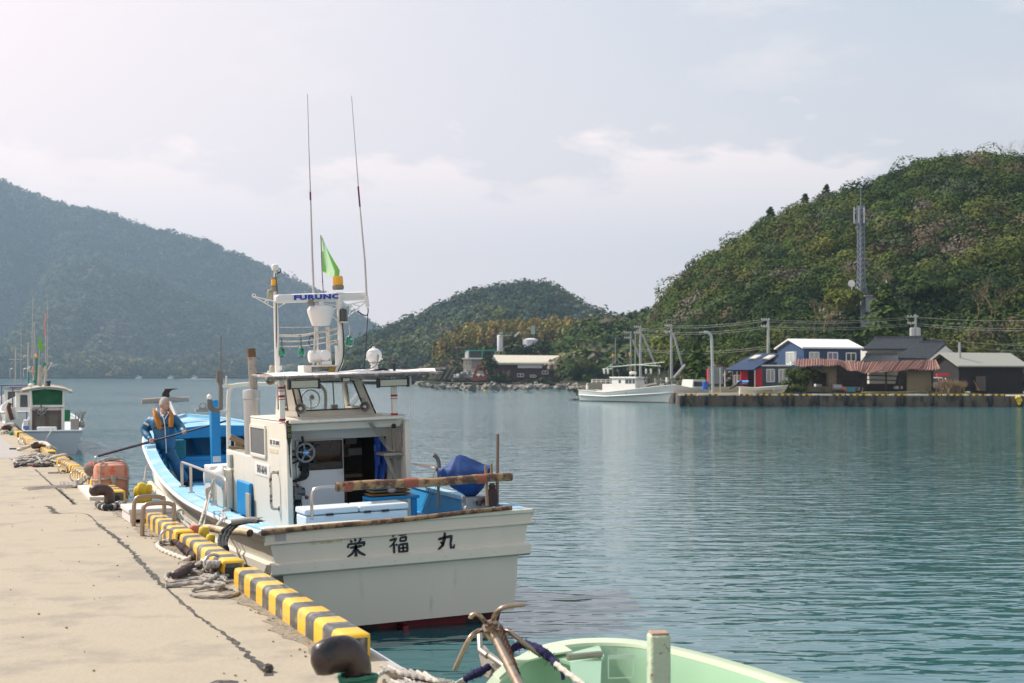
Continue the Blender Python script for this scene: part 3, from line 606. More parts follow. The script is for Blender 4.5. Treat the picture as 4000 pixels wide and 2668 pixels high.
tangle('rope_heap', 'big heap of pale and dark rope lying beside the third bollard', g2(640, 610, 0), .55, 1.3, .16, 22, .022, [ROPEW, ROPE, ROPE, ROPEW], 8)
tangle('red_rope_end', 'dark and rust red rope end lying at the left of the big rope heap', g2(440, 655, 0), .42, .8, .05, 7, .02, [ROPEK, mat('rust red rope', (.28, .06, .04), .95, var=.3), ROPEK], 9)
rope('mooring_rope', 'thick rope rising from the big heap over the kerb into the water', [g2(470, 640), g2(620, 600, .08), g2(780, 550, .16), g2(900, 510, .24), g2(1000, 495, .28), g2(1080, 540, .2), g2(1110, 590, .0)], .03)
rope('mooring_rope', 'thick grey rope lying over the third bollard and across the kerb', [g2(270, 415, .03), g2(350, 400, .06), g2(450, 360, .12), g2(520, 320, .2), g2(600, 310, .26), g2(700, 320, .26), g2(780, 380, .2), g2(850, 420, .05), g2(860, 480, -.1)], .04, ROPEW)
tag(MB().tube([g2(150, 405), g2(265, 407)], .025, 8).build('rope_tail', ROPEK), 'dark rope tail at the left end of the thick rope', 'rope')
tangle('rope_turns', 'dark rope turns round the foot of the third bollard', B3+Vector((.03, 0, 0)), .22, .35, .08, 8, .022, [ROPE, ROPEK], 11)
tangle('thin_line', 'thin pale line coiled round the foot of the farthest bollard', B4+Vector((.05, 0, 0)), .35, .5, .12, 9, .012, [ROPEW, ROPE], 12)
rope('mooring_rope', 'weathered ropes arching over the farthest bollard to the water', [g2(0, 120, .1), g2(60, 50, .25), g2(140, 20, .35), g2(220, 30, .35), g2(290, 90, .2), g2(330, 140, 0)], .035)
tag(MB().ball(g2(260, 165, .06), (.25, .25, .12), 10).build('green_net', ROPEG), 'small green net bundle behind the farthest bollard', 'net')
mb = MB()
for k in range(4): d = Vector((0, .05*k, .015*k)); mb.rope([g2(940, 965)+d, g2(1080, 975)+d, g2(1190, 960, .05)+d, g2(1290, 900, .1)+d, g2(1380, 820, .2)+d, g2(1470, 790, .26)+d, g2(1560, 810, .24)+d, g2(1640, 880, .1)+d], .02)
for k in range(14): a = g2(1180+random.gauss(0, 25), 965+random.gauss(0, 12), .04); mb.tube([a, a+Vector((-random.random()*.9, random.gauss(0, .15), -.03))], [.008, .004], 4)
tag(mb.build('frayed_rope', ROPE), 'frayed shaggy rope bundle climbing over the kerb to the orange float', 'rope')
# pale board, black and white rag rope under the second bollard
bd = MB(); P = [g2(1155, 975, 0), g2(1500, 975, 0), g2(1700, 1190, 0), g2(1370, 1195, 0)]; bd.prism(P, (0, 0, .05)); tag(bd.build('pale_board', mat('chalky board', (.62, .60, .56), .85, var=.1, sc=5), smooth=False), 'pale board lying under the bollard beside the orange float', 'board')
mb = MB(); Q = spline([g2(1500, 1250, .05), g2(1540, 1290, .04), g2(1640, 1300, .05), g2(1740, 1290, .05), g2(1820, 1250, .06), g2(1900, 1270, .08), g2(1870, 1330, .04)], .02)
for i in range(0, len(Q)-3, 3): mb.tube(Q[i:i+4], [.036+.014*random.random() for _ in Q[i:i+4]], 9, (i//3) % 3 == 1)
tag(mb.build('rag_rope', [ROPEK, ROPEW]), 'black and white rag wrapped rope lying at the foot of the bollard on the board', 'rope')
# ---------------------------------------------------------------- steel hoops and step box
for yy, x0, x1, yt_, lb in ((18.0, 522, 641, 1940, 'farther of the two steel ladder hoops, over the pale step box'), (16.85, 556, 680, 1966, 'nearer of the two steel ladder hoops, straddling the striped kerb')):
    a, b = ay(x0, 2050, yy).x, ay(x1, 2050, yy).x; zt = ay((x0+x1)/2, yt_, yy).z
    mb = MB(); mb.hose([(a, yy, ZQ), (a+.005, yy, zt-.10), (a+.03, yy, zt-.02), (a+.1, yy, zt), (b-.1, yy, zt), (b-.03, yy, zt-.02), (b, yy, zt-.10), (b, yy, ZQ-.5)], .026, n=12, step=.02)
    o = tag(mb.build('ladder_hoop', mat('brownish steel tube', (.36, .29, .23), .38, .9, var=.15)), lb, 'hoop', 'steel ladder hoops')
sb = thing('step_box', 'pale grey plastic step box standing behind the steel hoops', 'box')
PG = mat('pale grey plastic', (.62, .60, .57), .6, var=.07)
yf = 18.35; a, b = ay(503, 2010, yf), ay(690, 1990, yf); zt = ay(560, 1988, yf).z
MB().box2((a.x, yf, zt-.06), (b.x, yf+.85, zt)).build('box_lid', PG, sb, bevel=.01)
k = MB(); k.box2((a.x+.02, yf+.02, ZQ), (a.x+.05, yf+.83, zt-.06)); k.box2((a.x+.05, yf+.79, ZQ), (b.x-.02, yf+.83, zt-.06)); k.box2((b.x-.05, yf+.02, ZQ-.2), (b.x-.02, yf+.83, zt-.06)); k.box2((a.x+.05, yf+.02, zt-.13), (b.x-.05, yf+.05, zt-.06)); k.build('box_body', PG, sb)
# ---------------------------------------------------------------- floats
FO = mat('faded orange foam', (.56, .27, .19), .75, var=.15, sc=5, col2=(.70, .10, .03), lo=.56, hi=.62, sc2=6, bump=.3, bsc=20)
fo = thing('float_bundle', 'large faded orange float bound with rope, hanging at the quay edge', 'float')
c = ay(432, 1880, 23.2); k = MB(); k.loft([[c+Vector((math.cos(t)*rr*(1+.12*abs(math.sin(2*t)))*.25, math.sin(t)*rr*.25, z)) for t in np.linspace(0, 6.283, 25)[:-1]] for z, rr in ((-.34, .7), (-.32, .95), (-.26, 1.0), (.2, 1.), (.26, .92), (.29, .7))], closed=True, caps=True); k.build('float_body', FO, fo)
k = MB()
for z in (-.2, .05): k.rope([c+Vector((math.cos(t)*.285, math.sin(t)*.275, z+.02*math.sin(3*t))) for t in np.linspace(0, 6.283, 20)[:-1]], .014, closed=True)
for t0 in (-.6, .9): k.rope([c+Vector((math.cos(t0)*.29*s_, math.sin(t0)*.29*s_ - .0, z)) for s_, z in ((1, -.3), (1.02, 0), (1.02, .2), (.8, .31), (0, .33), (-.8, .31), (-1.02, .2), (-1.02, -.3))], .014)
k.rope([c+Vector((.0, -.30, .12)), c+Vector((.02, -.31, -.05)), c+Vector((.0, -.3, -.25))], .035); k.rope([c+Vector((-.2, -.1, .32)), c+Vector((.0, -.05, .36)), c+Vector((.2, .0, .33))], .03); k.build('binding', ROPE, fo)
c = ay(368, 1835, 23.5); k = MB(); k.ball(c, (.17, .17, .13), 14, 0, (.4, 0, 1)); tag(k.build('float_end', mat('grubby dark float', (.16, .14, .12), .85, var=.4, sc=8, col2=(.55, .10, .04), lo=.52, hi=.6, sc2=4, bump=.5)), 'torn grubby float end with an orange rim left of the big orange float', 'float')
def floats(name, label, cs, m=YELL, grp=None):
    for p, r, mm in cs:
        k = MB(); k.lathe([(r*.3, -r*1.25), (r*.75, -r*1.1), (r*.98, -r*.7), (r, 0), (r*.98, r*.7), (r*.75, r*1.1), (r*.3, r*1.25)], p, (.1, .0, 1), 18); o = k.build('yellow_float' if mm is YELL else 'red_float', mm); tag(o, label, 'float', grp)
for x, y, d, r, lb in ((553, 1908, 21.6, .072, 'yellow float at the upper left front of the cluster beside the bow rope'), (577, 1912, 21.8, .068, 'yellow float behind the rope at the right of the upper cluster'), (538, 1920, 22., .065, 'yellow float peeping out at the far left of the cluster'), (549, 1955, 21.6, .07, 'pale yellow float at the lower left of the cluster above the step box'), (575, 1962, 21.8, .07, 'yellow float at the lower right of the cluster above the step box')):
    floats('yellow_float', lb, [(ad(x, y, d), r, YELL)], grp='yellow floats between the hull and the quay')
for x, y, d, r, lb in ((796, 2082, 15.9, .06, 'bright yellow float squeezed between the kerb and the bamboo at the stern'), (822, 2108, 15.6, .05, 'smaller yellow float below the bamboo end at the stern quarter')):
    floats('yellow_float', lb, [(ad(x, y, d), r, YELL)], grp='yellow floats between the hull and the quay')
floats('red_float', 'faded red float beside the kerb left of the bright yellow float', [(ad(757, 2074, 16.1), .055, mat('faded red float', (.60, .16, .10), .6, var=.2, sc=9))])
rope('float_line', 'grey line holding the yellow float cluster to the blue gunwale', [ad(581, 1815, 22.4), ad(571, 1825, 22.3), ad(567, 1850, 22.1), ad(563, 1880, 21.8)], .012)
# loose rope tied to the guard rail
def gl(x, y, D): return ad(x, y, D)
RX = 17.9
rope('hanging_rope', 'pale rope knotted in loops on the port guard rail', [gl(835, 1872, RX), gl(828, 1895, RX), gl(806, 1915, RX), gl(815, 1950, RX), gl(832, 1925, RX), gl(826, 1900, RX), gl(812, 1925, RX), gl(806, 1960, RX), gl(795, 2000, 17.), gl(778, 2055, 16.6)], .014, ROPEW)
rope('hanging_rope', 'pale line running from the rail knots down to the stern bamboo', [gl(835, 1885, RX), gl(822, 1930, RX), gl(808, 1985, 17.2), gl(795, 2055, 16.6)], .009, ROPEW)
rope('hanging_rope', 'short pale rope knotted round the aft leg of the guard rail', [gl(885, 1985, 17.2), gl(868, 2000, 17.2), gl(880, 2020, 17.1), gl(862, 2035, 17.), gl(845, 2055, 16.7)], .016, ROPEW)
mb = MB()
for k in range(12): p = ad(700+random.gauss(0, 6), 2005+random.gauss(0, 8), 18.2); mb.tube(spline([p, p+Vector((random.gauss(0, .05), -.1, -.05)), p+Vector((.08+random.gauss(0, .04), -.3, -.12)), p+Vector((.12, -.6, -.18+random.gauss(0, .02)))], .05), [.012]*99 if False else .011, 5)
tag(mb.build('frayed_rope', ROPEW), 'frayed white rope end by the nearer steel hoop', 'rope')
tag(MB().box(ad(806, 1985, 17.5), (.02, .01, .12), (0, .2, 0)).build('red_tag', mat('red cloth', (.8, .03, .02), .7)), 'small bright red cloth tag on the line by the guard rail', 'tag')
# black stern line over the quarter
for j, (dx, lb) in enumerate(((0, 'left strand'), (20, 'middle strand'), (38, 'right strand'))):
    rope('stern_line', f'black braided stern line over the bamboo at the port quarter, {lb} of three', [ad(985+dx*.6, 2036, 15.6), ad(940+dx*.5, 2040, 15.7), ad(905+dx*.6, 2050, 15.7), ad(870+dx*.8, 2075, 15.6), ad(857+dx*.7, 2110, 15.4), ad(860+dx*.6, 2140, 15.1), ad(862+dx*.3, 2165, 14.9)], .02, ROPEK, grp=None)
mb = MB(); mb.tube(spline([ad(905, 2040, 15.6), ad(950, 2034, 15.6), ad(985, 2030, 15.6), ad(1005, 2036, 15.6)], .03), [.03]*3+[.034]*99 if False else .032, 9, 0)
for k in range(34): p = ad(985+random.gauss(0, 12), 2034+random.gauss(0, 4), 15.6); mb.tube([p, p+Vector((.03+random.random()*.07, random.gauss(0, .02), random.gauss(0, .014)))], [.008, .003], 4, k % 2)
tag(mb.build('frayed_stern_rope', [ROPE, ROPEK]), 'frayed black and white rope end lying on the stern deck corner', 'rope')
rope('rope_knot', 'black and grey knot where the stern lines meet above the kerb', [ad(850, 2140, 14.9), ad(885, 2135, 14.9), ad(882, 2160, 14.9), ad(852, 2158, 14.9), ad(860, 2140, 14.85), ad(880, 2150, 14.85)], .022, ROPEK)
mb = MB(); 
for d in (-12, 2, 14): mb.rope([ad(866+d*.5, 2160, 14.9), ad(858+d, 2185, 14.5), g5(1100+d*3, 1000, .14), g5(1080+d*4, 1040, .08)], .026)
tag(mb.build('canvas_chafe_guard', mat('grey canvas', (.36, .34, .31), .9, var=.2)), 'grey canvas wrapping on the stern line where it crosses the kerb', 'rope')
# ================================================================ the moored fishing boat (local frame: x to starboard, y to the bow, origin at stern waterline)
BT = onboat(thing('fishing_boat', 'large cream fishing boat with blue deck and black brush lettering on its stern', 'fishing boat'))
BT['fix'] = 1
HY = [0, 1.6, 3.6, 5, 7, 8.7, 10.5, 12, 13.2, 14.1, 14.65]
HB = [1.60, 1.68, 1.71, 1.70, 1.63, 1.54, 1.40, 1.20, .88, .46, .02]
HZ = [1.26, 1.24, 1.24, 1.27, 1.36, 1.49, 1.68, 1.82, 1.93, 2.0, 2.05]
def hb(y): return float(np.interp(y, HY, HB))
def hz(y): return float(np.interp(y, HY, HZ))
ys = np.concatenate([np.linspace(0, 10.5, 36), np.linspace(10.7, 14.65, 22)])
def smooth(A): 
    a = np.interp(ys, HY, A); k = np.ones(5)/5; b = np.convolve(np.pad(a, 2, 'edge'), k, 'valid'); b[0] = a[0]; b[-1] = a[-1]; return b
SB, SZ = smooth(HB), smooth(HZ)
def sec(i, side):
    y, b, z = ys[i], SB[i], SZ[i]; t = max(0, (y-9.)/5.65); zr = z-.52+t*.1
    w = b*(.83-.55*t**1.2); lo = b*.70*(1-t)**.8
    g = lambda bb: max(bb, 0.01)
    return [Vector((side*g(q), y - (1-zz/2.3)*t*1.1, zz)) for q, zz in ((b, z), (b-.015*min(1, b), z-.14), (g(b-.06), z-.155), (g(b-.115-.1*t), zr+.14), (g(b-.115-.1*t), zr+.02), (g(b-.2-.2*t*b), zr), (g(w+.03*b), zr-.3), (g(w), .11))]
hull = MB()
P_, S2 = [sec(i, -1) for i in range(len(ys))], [sec(i, 1) for i in range(len(ys))]
hull.loft(P_); hull.loft(S2)
hull.loft([[a[-1] for a in P_], [a[-1] for a in S2]])
# transom: flat plate between the two aft sections, slightly raked
L0, R0 = P_[0], S2[0]
for i in range(len(L0)-1): hull.quad(L0[i], R0[i], R0[i+1], L0[i+1])
GEL = mat('cream hull gelcoat', (.73, .68, .57), .42, var=.05, sc=2, col2=(.46, .39, .28), lo=.60, hi=.84, sc2=3.5, coat=.2, stretch=(1.5, 1.5, .3))
hull.build('hull', GEL, BT, bevel=0, ang=.5)
trim = MB()                                                          # moulded lip under the gunwale, round the stern
trim.tube([(-1.60, -.012, 1.105), (1.62, -.012, 1.12)], .018, 6)
trim.build('moulding', GEL, BT)
rr_ = MB()
for sd_ in (-1, 1):
    secs = []
    for i in range(len(ys)-3):
        y, b, z = ys[i], SB[i], SZ[i]; t = max(0, (y-9.)/5.65); zr = z-.52+t*.1; k = b-.115-.1*t; yo = -(1-zr/2.3)*t*1.1
        secs.append([Vector((sd_*q, y+yo, zz)) for q, zz in ((max(k-.02, .01), zr+.15), (k+.055, zr+.12), (k+.06, zr+.03), (max(k-.09, .01), zr-.005))])
    rr_.loft(secs)
zr = SZ[0]-.52
tr = [(-.0, zr+.15), (-.06, zr+.13), (-.07, zr+.03), (.0, zr-.0)]
rr_.loft([[Vector((x, q, z)) for q, z in tr] for x in (-1.545, -.7, .2, 1., 1.545)])
for x in (-1.545, 1.545): rr_.add([Vector((x, q, z)) for q, z in tr], [(0, 1, 2, 3)])
for x in np.linspace(-1.35, 1.4, 10): rr_.lathe([(.012, 0), (.012, .004), (.0, .006)], (x, -.066, zr+.08), (0, -1, 0), 10)
rr_.build('rub_rail', GEL, BT, ang=.5)
RED = mat('red antifouling', (.20, .012, .022), .6, var=.3, sc=4, col2=(.015, .02, .02), lo=.5, hi=.56, sc2=1.6)
bt = MB(); idx = [i for i in range(len(ys)) if ys[i] < 13.6]
def low(i, s):
    y, b = max(ys[i], .22), SB[i]; t = max(0, (y-9.)/5.65); w = b*(.83-.55*t**1.2)-.06
    return [Vector((s*w, y-t*1.04, .115)), Vector((s*w*.96, y-t*1.1, -.05)), Vector((s*w*.7, y-t*1.1, -.35)), Vector((0, y-t*1.1, -.5))]
bt.loft([low(i, -1)+low(i, 1)[::-1][1:] for i in idx], caps=True); bt.build('bottom', RED, BT, smooth=False)
# skeg and rudder under the stern
MB().box2((-.03, .0, -.6), (.03, .5, .05)).build('rudder', RED, BT, bevel=.01)
# gunwale cap
cap = MB()
for s in (-1, 1):
    A = [[Vector((s*(SB[i]+.02), ys[i], SZ[i]-.03)), Vector((s*(SB[i]+.02), ys[i], SZ[i]+.012)), Vector((s*max(SB[i]-.155, .005), ys[i]-(.12 if ys[i] > 13 else 0), SZ[i]+.022)), Vector((s*max(SB[i]-.155, .005), ys[i]-(.12 if ys[i] > 13 else 0), SZ[i]-.03))] for i in range(len(ys))]
    cap.loft(A)
k_ = MB(); k_.box2((-1.61, -.02, 1.232), (1.61, .17, 1.279)); k_.build('transom_cap', GEL, BT, bevel=.01)
cap.build('gunwale', LBLUE, BT, ang=.5)
bead = MB()
for s in (-1, 1): bead.tube([Vector((s*(SB[i]+.03), ys[i], SZ[i]-.035)) for i in range(len(ys))], .028, 8)
bead.build('gunwale_bead', WHITE, BT)
# raised step of the bow bulwark
st = MB()
for s in (-1, 1):
    J = [i for i in range(len(ys)) if ys[i] > 9.9]
    st.loft([[Vector((s*(SB[i]+.0), ys[i], SZ[i]+.01)), Vector((s*(SB[i]-.01), ys[i], SZ[i]+.065)), Vector((s*max(SB[i]-.155, .01), ys[i], SZ[i]+.075)), Vector((s*max(SB[i]-.16, .01), ys[i], SZ[i]))] for i in J], caps=True)
st.build('bow_bulwark', LBLUE, BT, ang=.5)
inn = MB()
for s in (-1, 1): inn.loft([[Vector((s*max(SB[i]-.12, .01), ys[i]-.05, SZ[i]-.03)), Vector((s*max(SB[i]-.2, .01), ys[i]-.05, .88))] for i in range(2, len(ys))])
inn.quad((-1.5, .08, 1.24), (1.5, .08, 1.24), (1.5, .08, .9), (-1.5, .08, .9))
for s in (-1, 1):
    for y in np.arange(6.5, 13., .55): inn.box((s*(hb(y)-.17), y, (.9+hz(y))/2), (.1, .06, hz(y)-.98), (0, 0, 0))
inn.build('bulwark_lining', BLUE, BT, ang=.5)
dk = MB(); dk.loft([[Vector((-max(SB[i]-.17, .01), ys[i], .90)), Vector((max(SB[i]-.17, .01), ys[i], .90))] for i in range(len(ys))])
TREAD = mat('pale blue non slip deck', (.16, .46, .72), .7, var=.1, bump=.5, bsc=90)
dk.build('deck', TREAD, BT, smooth=False)
for a_, b_ in (((-1.0, 6.6, .9), (.9, 7.9, 1.02)), ((-1.25, 8.2, .9), (-.3, 9.6, .99)), ((-1.4, 4.2, .9), (-.95, 5.6, .97))): MB().box2(a_, b_).build('hatch', LBLUE, BT, bevel=.015)
# foredeck with its deep aft beam, dark hold under it, frames, post
fd = MB(); J = [i for i in range(len(ys)) if ys[i] > 11.9]
fd.loft([[Vector((x*max(SB[i]-.2, .01), ys[i], SZ[i]+.05*min(1, SB[i])+.05*(1-abs(x))*min(1, SB[i]))) for x in (-1, -.5, 0, .5, 1)] for i in J])
fd.build('foredeck', LBLUE, BT)
bm_ = MB(); bm_.prism([(-1.0, 11.9, 1.72), (1.0, 11.9, 1.72), (1.0, 11.9, 1.9), (0, 11.9, 1.96), (-1.0, 11.9, 1.9)], (0, .12, 0)); bm_.build('foredeck_beam', BLUE, BT, bevel=.015)
md = MB(); md.box2((-.98, 11.6, 1.30), (.98, 12.4, 1.38)); md.box2((-.98, 11.6, 1.18), (.98, 11.7, 1.30)); md.box2((-.9, 12.3, .9), (.9, 12.36, 1.24)); md.build('hold_shelf', BLUE, BT, bevel=.01)
rb = MB()
for x0, x1 in ((-.45, -.35), (-.1, -.25), (.4, .6), (.7, .7), (-.7, -.65)): rb.bar((x0, 12.5, 1.38), (x1, 12.7, 1.86), .1, .06)
rb.quad((-.8, 12.75, 1.0), (.8, 12.75, 1.0), (.8, 12.75, 1.86), (-.8, 12.75, 1.86)); rb.build('bow_frame', BLUE, BT, smooth=False)
a, b = by(822, 1562, 9.4), by(860, 1562, 9.4)
pw = (b-a).length*.95; pc = (a+b)/2
MB().box2((pc.x-pw/2, 9.4, .9), (pc.x+pw/2, 9.6, pc.z)).build('mast_post', BLUE, BT, bevel=.03)
MB().box2((pc.x-pw*.42, 9.385, by(841, 1805, 9.4).z), (pc.x+pw*.42, 9.399, by(841, 1782, 9.4).z)).build('worn_patch', mat('worn white paint patch', (.6, .58, .54), .8, var=.3, col2=(.02, .25, .55), lo=.58, hi=.62, sc2=14), BT, smooth=False)
# stem davit: two leaning white legs, log across, dark horn
dv = MB(); l0, l1 = by(700, 1722, 12.2), by(664, 1572, 13.2); dv.hose([l0, by(694, 1650, 12.7), l1], .05); dv.hose([by(612, 1722, 12.4), by(610, 1650, 12.8), by(615, 1572, 13.3)], .045)
dv.build('davit', mat('dull striped davit pipe', (.42, .43, .44), .5, var=.2, sc=12), BT)
MB().tube([by(553, 1568, 13.25), by(640, 1563, 13.25), by(737, 1560, 13.25)], [.055, .06, .05], 9).build('davit_log', WOODG, BT)
hn = MB(); w0 = by(648, 1565, 13.3); hn.loft([[w0+Vector((x*k+dx, y, z)) for x, y in ((-.5, -.03), (.5, -.03), (.5, .03), (-.5, .03))] for k, dx, z in ((.15, 0, -.6), (.16, 0, 0), (.13, .0, .15), (.14, .04, .2), (.24, .10, .225), (.26, .12, .235))], closed=True, caps=True); hn.build('stem_horn', mat('tarred wood', (.04, .03, .022), .8, var=.4), BT)
MB().box2(by(700, 1752, 11.3)-Vector((.12, 0, .2)), by(705, 1718, 11.3)+Vector((.1, .25, 0))).build('davit_step', mat('mossy blue block', (.02, .16, .2), .9, var=.5, sc=12, bump=.5), BT, bevel=.03)
fl = MB(); c0 = by(792, 1603, 13.6); fl.box(c0, (.30, .12, .06)); fl.box(c0+Vector((0, 0, .045)), (.18, .06, .03))
for s in (-1, 1): fl.hose([c0+Vector((s*.05, 0, .05)), c0+Vector((s*.06, 0, .12)), c0+Vector((s*.01, 0, .16))], .014)
fl.build('fairlead', WOODG, BT)
# ---- lower cabin
XP, XS, YA, YR = -.78, .87, 2.30, 2.9
ZT, ZD = 2.33, .9
cab = MB()
yt = bx(978, 1633, XP).y; yc = bx(883, 1755, XP).y
cab.prism([(XP, YA, ZD), (XP, YA, ZT), (XP, yt, ZT), (XP, yt+.1, 1.79), (XP, yc, 1.80), (XP, yc, ZD)], (.07, 0, 0))       # port side
cab.prism([(XS, YA, ZD), (XS, YA, ZT-.03), (XS, yt, ZT-.03), (XS, yt+.1, 1.79), (XS, yc, 1.80), (XS, yc, ZD)], (-.07, 0, 0))
cab.box2((XP+.07, yt-.06, 1.79), (XS-.07, yt, ZT)); cab.box2((XP+.07, yc-.06, ZD), (XS-.07, yc, 1.79))
cab.box2((XP+.07, yt, 1.72), (XS-.07, yc-.06, 1.76))
cab.build('cabin_wall', CREAM, BT, bevel=.015)
rf = MB(); rf.box2((XP-.0, YA+.15, ZT+.003), (XS, yt+.02, ZT+.035)); rf.box2((XP+.02, YA-.1, ZT-.015), (XS-.1, YA+.16, ZT+.028)); rf.box2((XP+.07, YA+.1, ZT-.12), (XS-.07, YR+.02, ZT-.02))
rf.build('cabin_roof', CREAM, BT, bevel=.02)
rc = MB(); WP = mat('white panel', (.66, .67, .64), .45, var=.05)
D0, D1 = by(1153, 1722, YR), by(1345, 1990, YR); oR = by(1509, 1711, YR)
rc.box2((XP+.07, YR, D0.z), (XS-.07, YR+.05, ZT-.1)); rc.box2((XP+.07, YR, ZD), (D0.x, YR+.05, D0.z)); rc.box2((oR.x, YR, ZD), (XS-.07, YR+.05, D0.z))
rc.build('aft_bulkhead', WP, BT, bevel=.004)
dd = MB(); W1 = by(1335, 1828, YR); W0 = by(1166, 1727, YR)
y0 = YR-.03
for a, b in (((D0.x, ZD), (W0.x, D0.z)), ((W1.x, ZD), (D1.x, D0.z)), ((W0.x, W0.z), (W1.x, D0.z)), ((W0.x, ZD), (W1.x, W1.z-.0))): dd.box2((a[0], y0, a[1]), (b[0], y0+.028, b[1]))
cd = dd.build('cabin_door', mat('light grey aluminium door', (.62, .63, .63), .4, .2, var=.05), BT, bevel=.004)
MB().box2((W0.x, y0+.01, W1.z), (W1.x, y0+.016, W0.z)).build('pane', glassmat('tinted glass', (.55, .50, .46)), cd, smooth=False)
fr_ = MB(); fr_.frame((W0.x, y0-.004, W1.z), (W1.x, y0-.004, W1.z), (W1.x, y0-.004, W0.z), (W0.x, y0-.004, W0.z), .014, .012); fr_.build('frame', BLACK, cd, smooth=False)
q = by(1330, 1844, y0); MB().frame((q.x-.02, y0-.012, q.z-.04), (q.x+.01, y0-.012, q.z-.04), (q.x+.01, y0-.012, q.z+.04), (q.x-.02, y0-.012, q.z+.04), .008, .01).build('handle', ALU, cd)
# things inside the dark cabin
ins = MB(); ins.box2((XP+.08, 4.3, ZD), (XS-.08, 4.34, ZT-.15)); ins.box2((XP+.075, YR+.06, ZD), (XP+.085, 4.3, ZT-.1)); ins.box2((XS-.085, YR+.06, ZD), (XS-.075, 4.3, ZT-.1)); ins.box2((-.6, 3.6, 1.55), (.1, 4.2, 1.6)); ins.build('cabin_lining', mat('dark cabin lining', (.07, .055, .045), .7, var=.4), BT, smooth=False)
sh = MB(); sh.box((-.2, 3.55, 1.72), (.7, .3, .02)); sh.box((-.35, 3.5, 1.80), (.2, .1, .12)); sh.box((.05, 3.5, 1.83), (.02, .02, .25), (0, .3, 0)); sh.box((.1, 3.5, 1.83), (.02, .02, .25), (0, .3, 0)); sh.box((.42, 3.9, 1.85), (.14, .1, .2)); sh.box((.35, 3.8, 1.5), (.5, .3, .05)); sh.box((.2, 3.9, 1.3), (.4, .3, .3)); sh.build('cabin_shelf', mat('varnished wood', (.28, .15, .07), .5, var=.3), BT, bevel=.004)
rdz = MB(); rdz.box((.45, 3.7, 1.98), (.16, .1, .08)); rdz.box((.5, 3.7, 1.83), (.2, .12, .1)); rdz.build('radio', mat('instrument casing', (.25, .25, .24), .5), BT, bevel=.005)
# side window, notice, number plate, blue rubbing plank, slat, handrail
def side(px, py, off=0.): p = bx(px, py, XP-off); return p
wa, wb, wc, wd = side(984, 1668), side(1038, 1690), side(1038, 1784), side(984, 1760)
zt_, zb_ = 2.20, 1.86
sw = MB(); sw.quad((XP-.012, wa.y, zb_), (XP-.012, wb.y, zb_), (XP-.012, wb.y, zt_), (XP-.012, wa.y, zt_)); swo = sw.build('side_window', mat('grimy window', (.10, .105, .11), .35, var=.5, sc=25), BT, smooth=False)
f2 = MB(); f2.frame((XP-.012, wb.y-.03, zb_-.03), (XP-.012, wa.y+.03, zb_-.03), (XP-.012, wa.y+.03, zt_+.03), (XP-.012, wb.y-.03, zt_+.03), .05, .03); f2.build('frame', CREAM, swo, bevel=.008)
n0, n1 = side(998, 1840), side(1055, 1840)
MB().box2((XP-.008, n1.y, 1.56), (XP, n0.y, 1.73)).build('number_plate', WHITE, BT, smooth=False)
INK = mat('black lettering', (.012, .016, .03), .4, var=.1); INKF = mat('faded black lettering', (.10, .10, .11), .6, var=.4, sc=30)
text('registration_number', 'SN3-16144', .15, INKF, BT, (XP-.011, (n0.y+n1.y)/2, 1.645), (R_(90), 0, R_(-90)), bold=.002, sx=.88)
k0, k1 = side(1056, 1700), side(1092, 1700)
MB().box2((XP-.006, k1.y, 2.01), (XP, k0.y, 2.09)).build('sticker', WHITE, BT, smooth=False)
MB().box2((XP-.009, k0.y-.12, 2.02), (XP-.006, k0.y, 2.08)).build('sticker_square', INKF, BT, smooth=False)
text('sticker_text', '272-2088', .075, INKF, BT, (XP-.009, (k0.y+k1.y)/2-.08, 2.05), (R_(90), 0, R_(-90)), sx=1.2)
MB().box2((XP-.005, k1.y+.1, 1.91), (XP, k0.y+.06, 1.965)).build('faded_sticker', mat('faded yellow sticker', (.6, .55, .38), .6, var=.25, sc=30), BT, smooth=False)
MB().box2((XP-.06, side(990, 1950).y, .93), (XP, side(939, 1900).y, by(965, 1880, 4.8).z)).build('blue_board', BLUE, BT, bevel=.02)
MB().box2((XP-.085, side(997, 1980).y, .93), (XP-.06, side(983, 1980).y, 1.28)).build('perforated_slat', mat('galvanised slat', (.45, .40, .33), .6, .4, var=.2), BT, bevel=.003)
hr = MB(); h0, h1 = side(1088, 1845), side(1088, 1990); yy = side(1088, 1900).y; za, zb2 = h0.z, bx(1088, 1985, XP).z
hr.hose([(XP, yy, za), (XP-.07, yy, za), (XP-.10, yy, za-.04), (XP-.10, yy, (za+zb2)/2), (XP-.10, yy, zb2+.04), (XP-.07, yy, zb2), (XP, yy, zb2)], .019, step=.02)
for z in (za, zb2): hr.box((XP-.005, yy, z), (.01, .06, .06))
hro = hr.build('handrail', mat('peeling painted pipe', (.55, .5, .42), .5, .2, var=.15, col2=(.10, .06, .04), lo=.5, hi=.58, sc2=16), BT)
bxs = MB(); q = side(953, 1700); bxs.box2((XP-.16, side(900, 1900).y-.25, .93), (XP, side(885, 1900).y, 1.52)); bxs.build('side_locker', CREAM, BT, bevel=.04)
MB().box2((XP-.05, bx(905, 1780, XP).y-.1, 1.55), (XP-.002, bx(905, 1780, XP).y+.1, 1.75)).build('junction_box', mat('grey green box', (.38, .42, .38), .5), BT, bevel=.01)
lh = MB(); c0 = bx(866, 1860, XP-.16); lh.lathe([(.17, -.02), (.18, 0), (.16, .03), (.10, .10), (.09, .22), (.11, .26), (.02, .27)], c0, (-1, .1, 0), 24); lh.build('line_hauler', mat('worn white drum', (.70, .69, .66), .35, var=.08), BT)
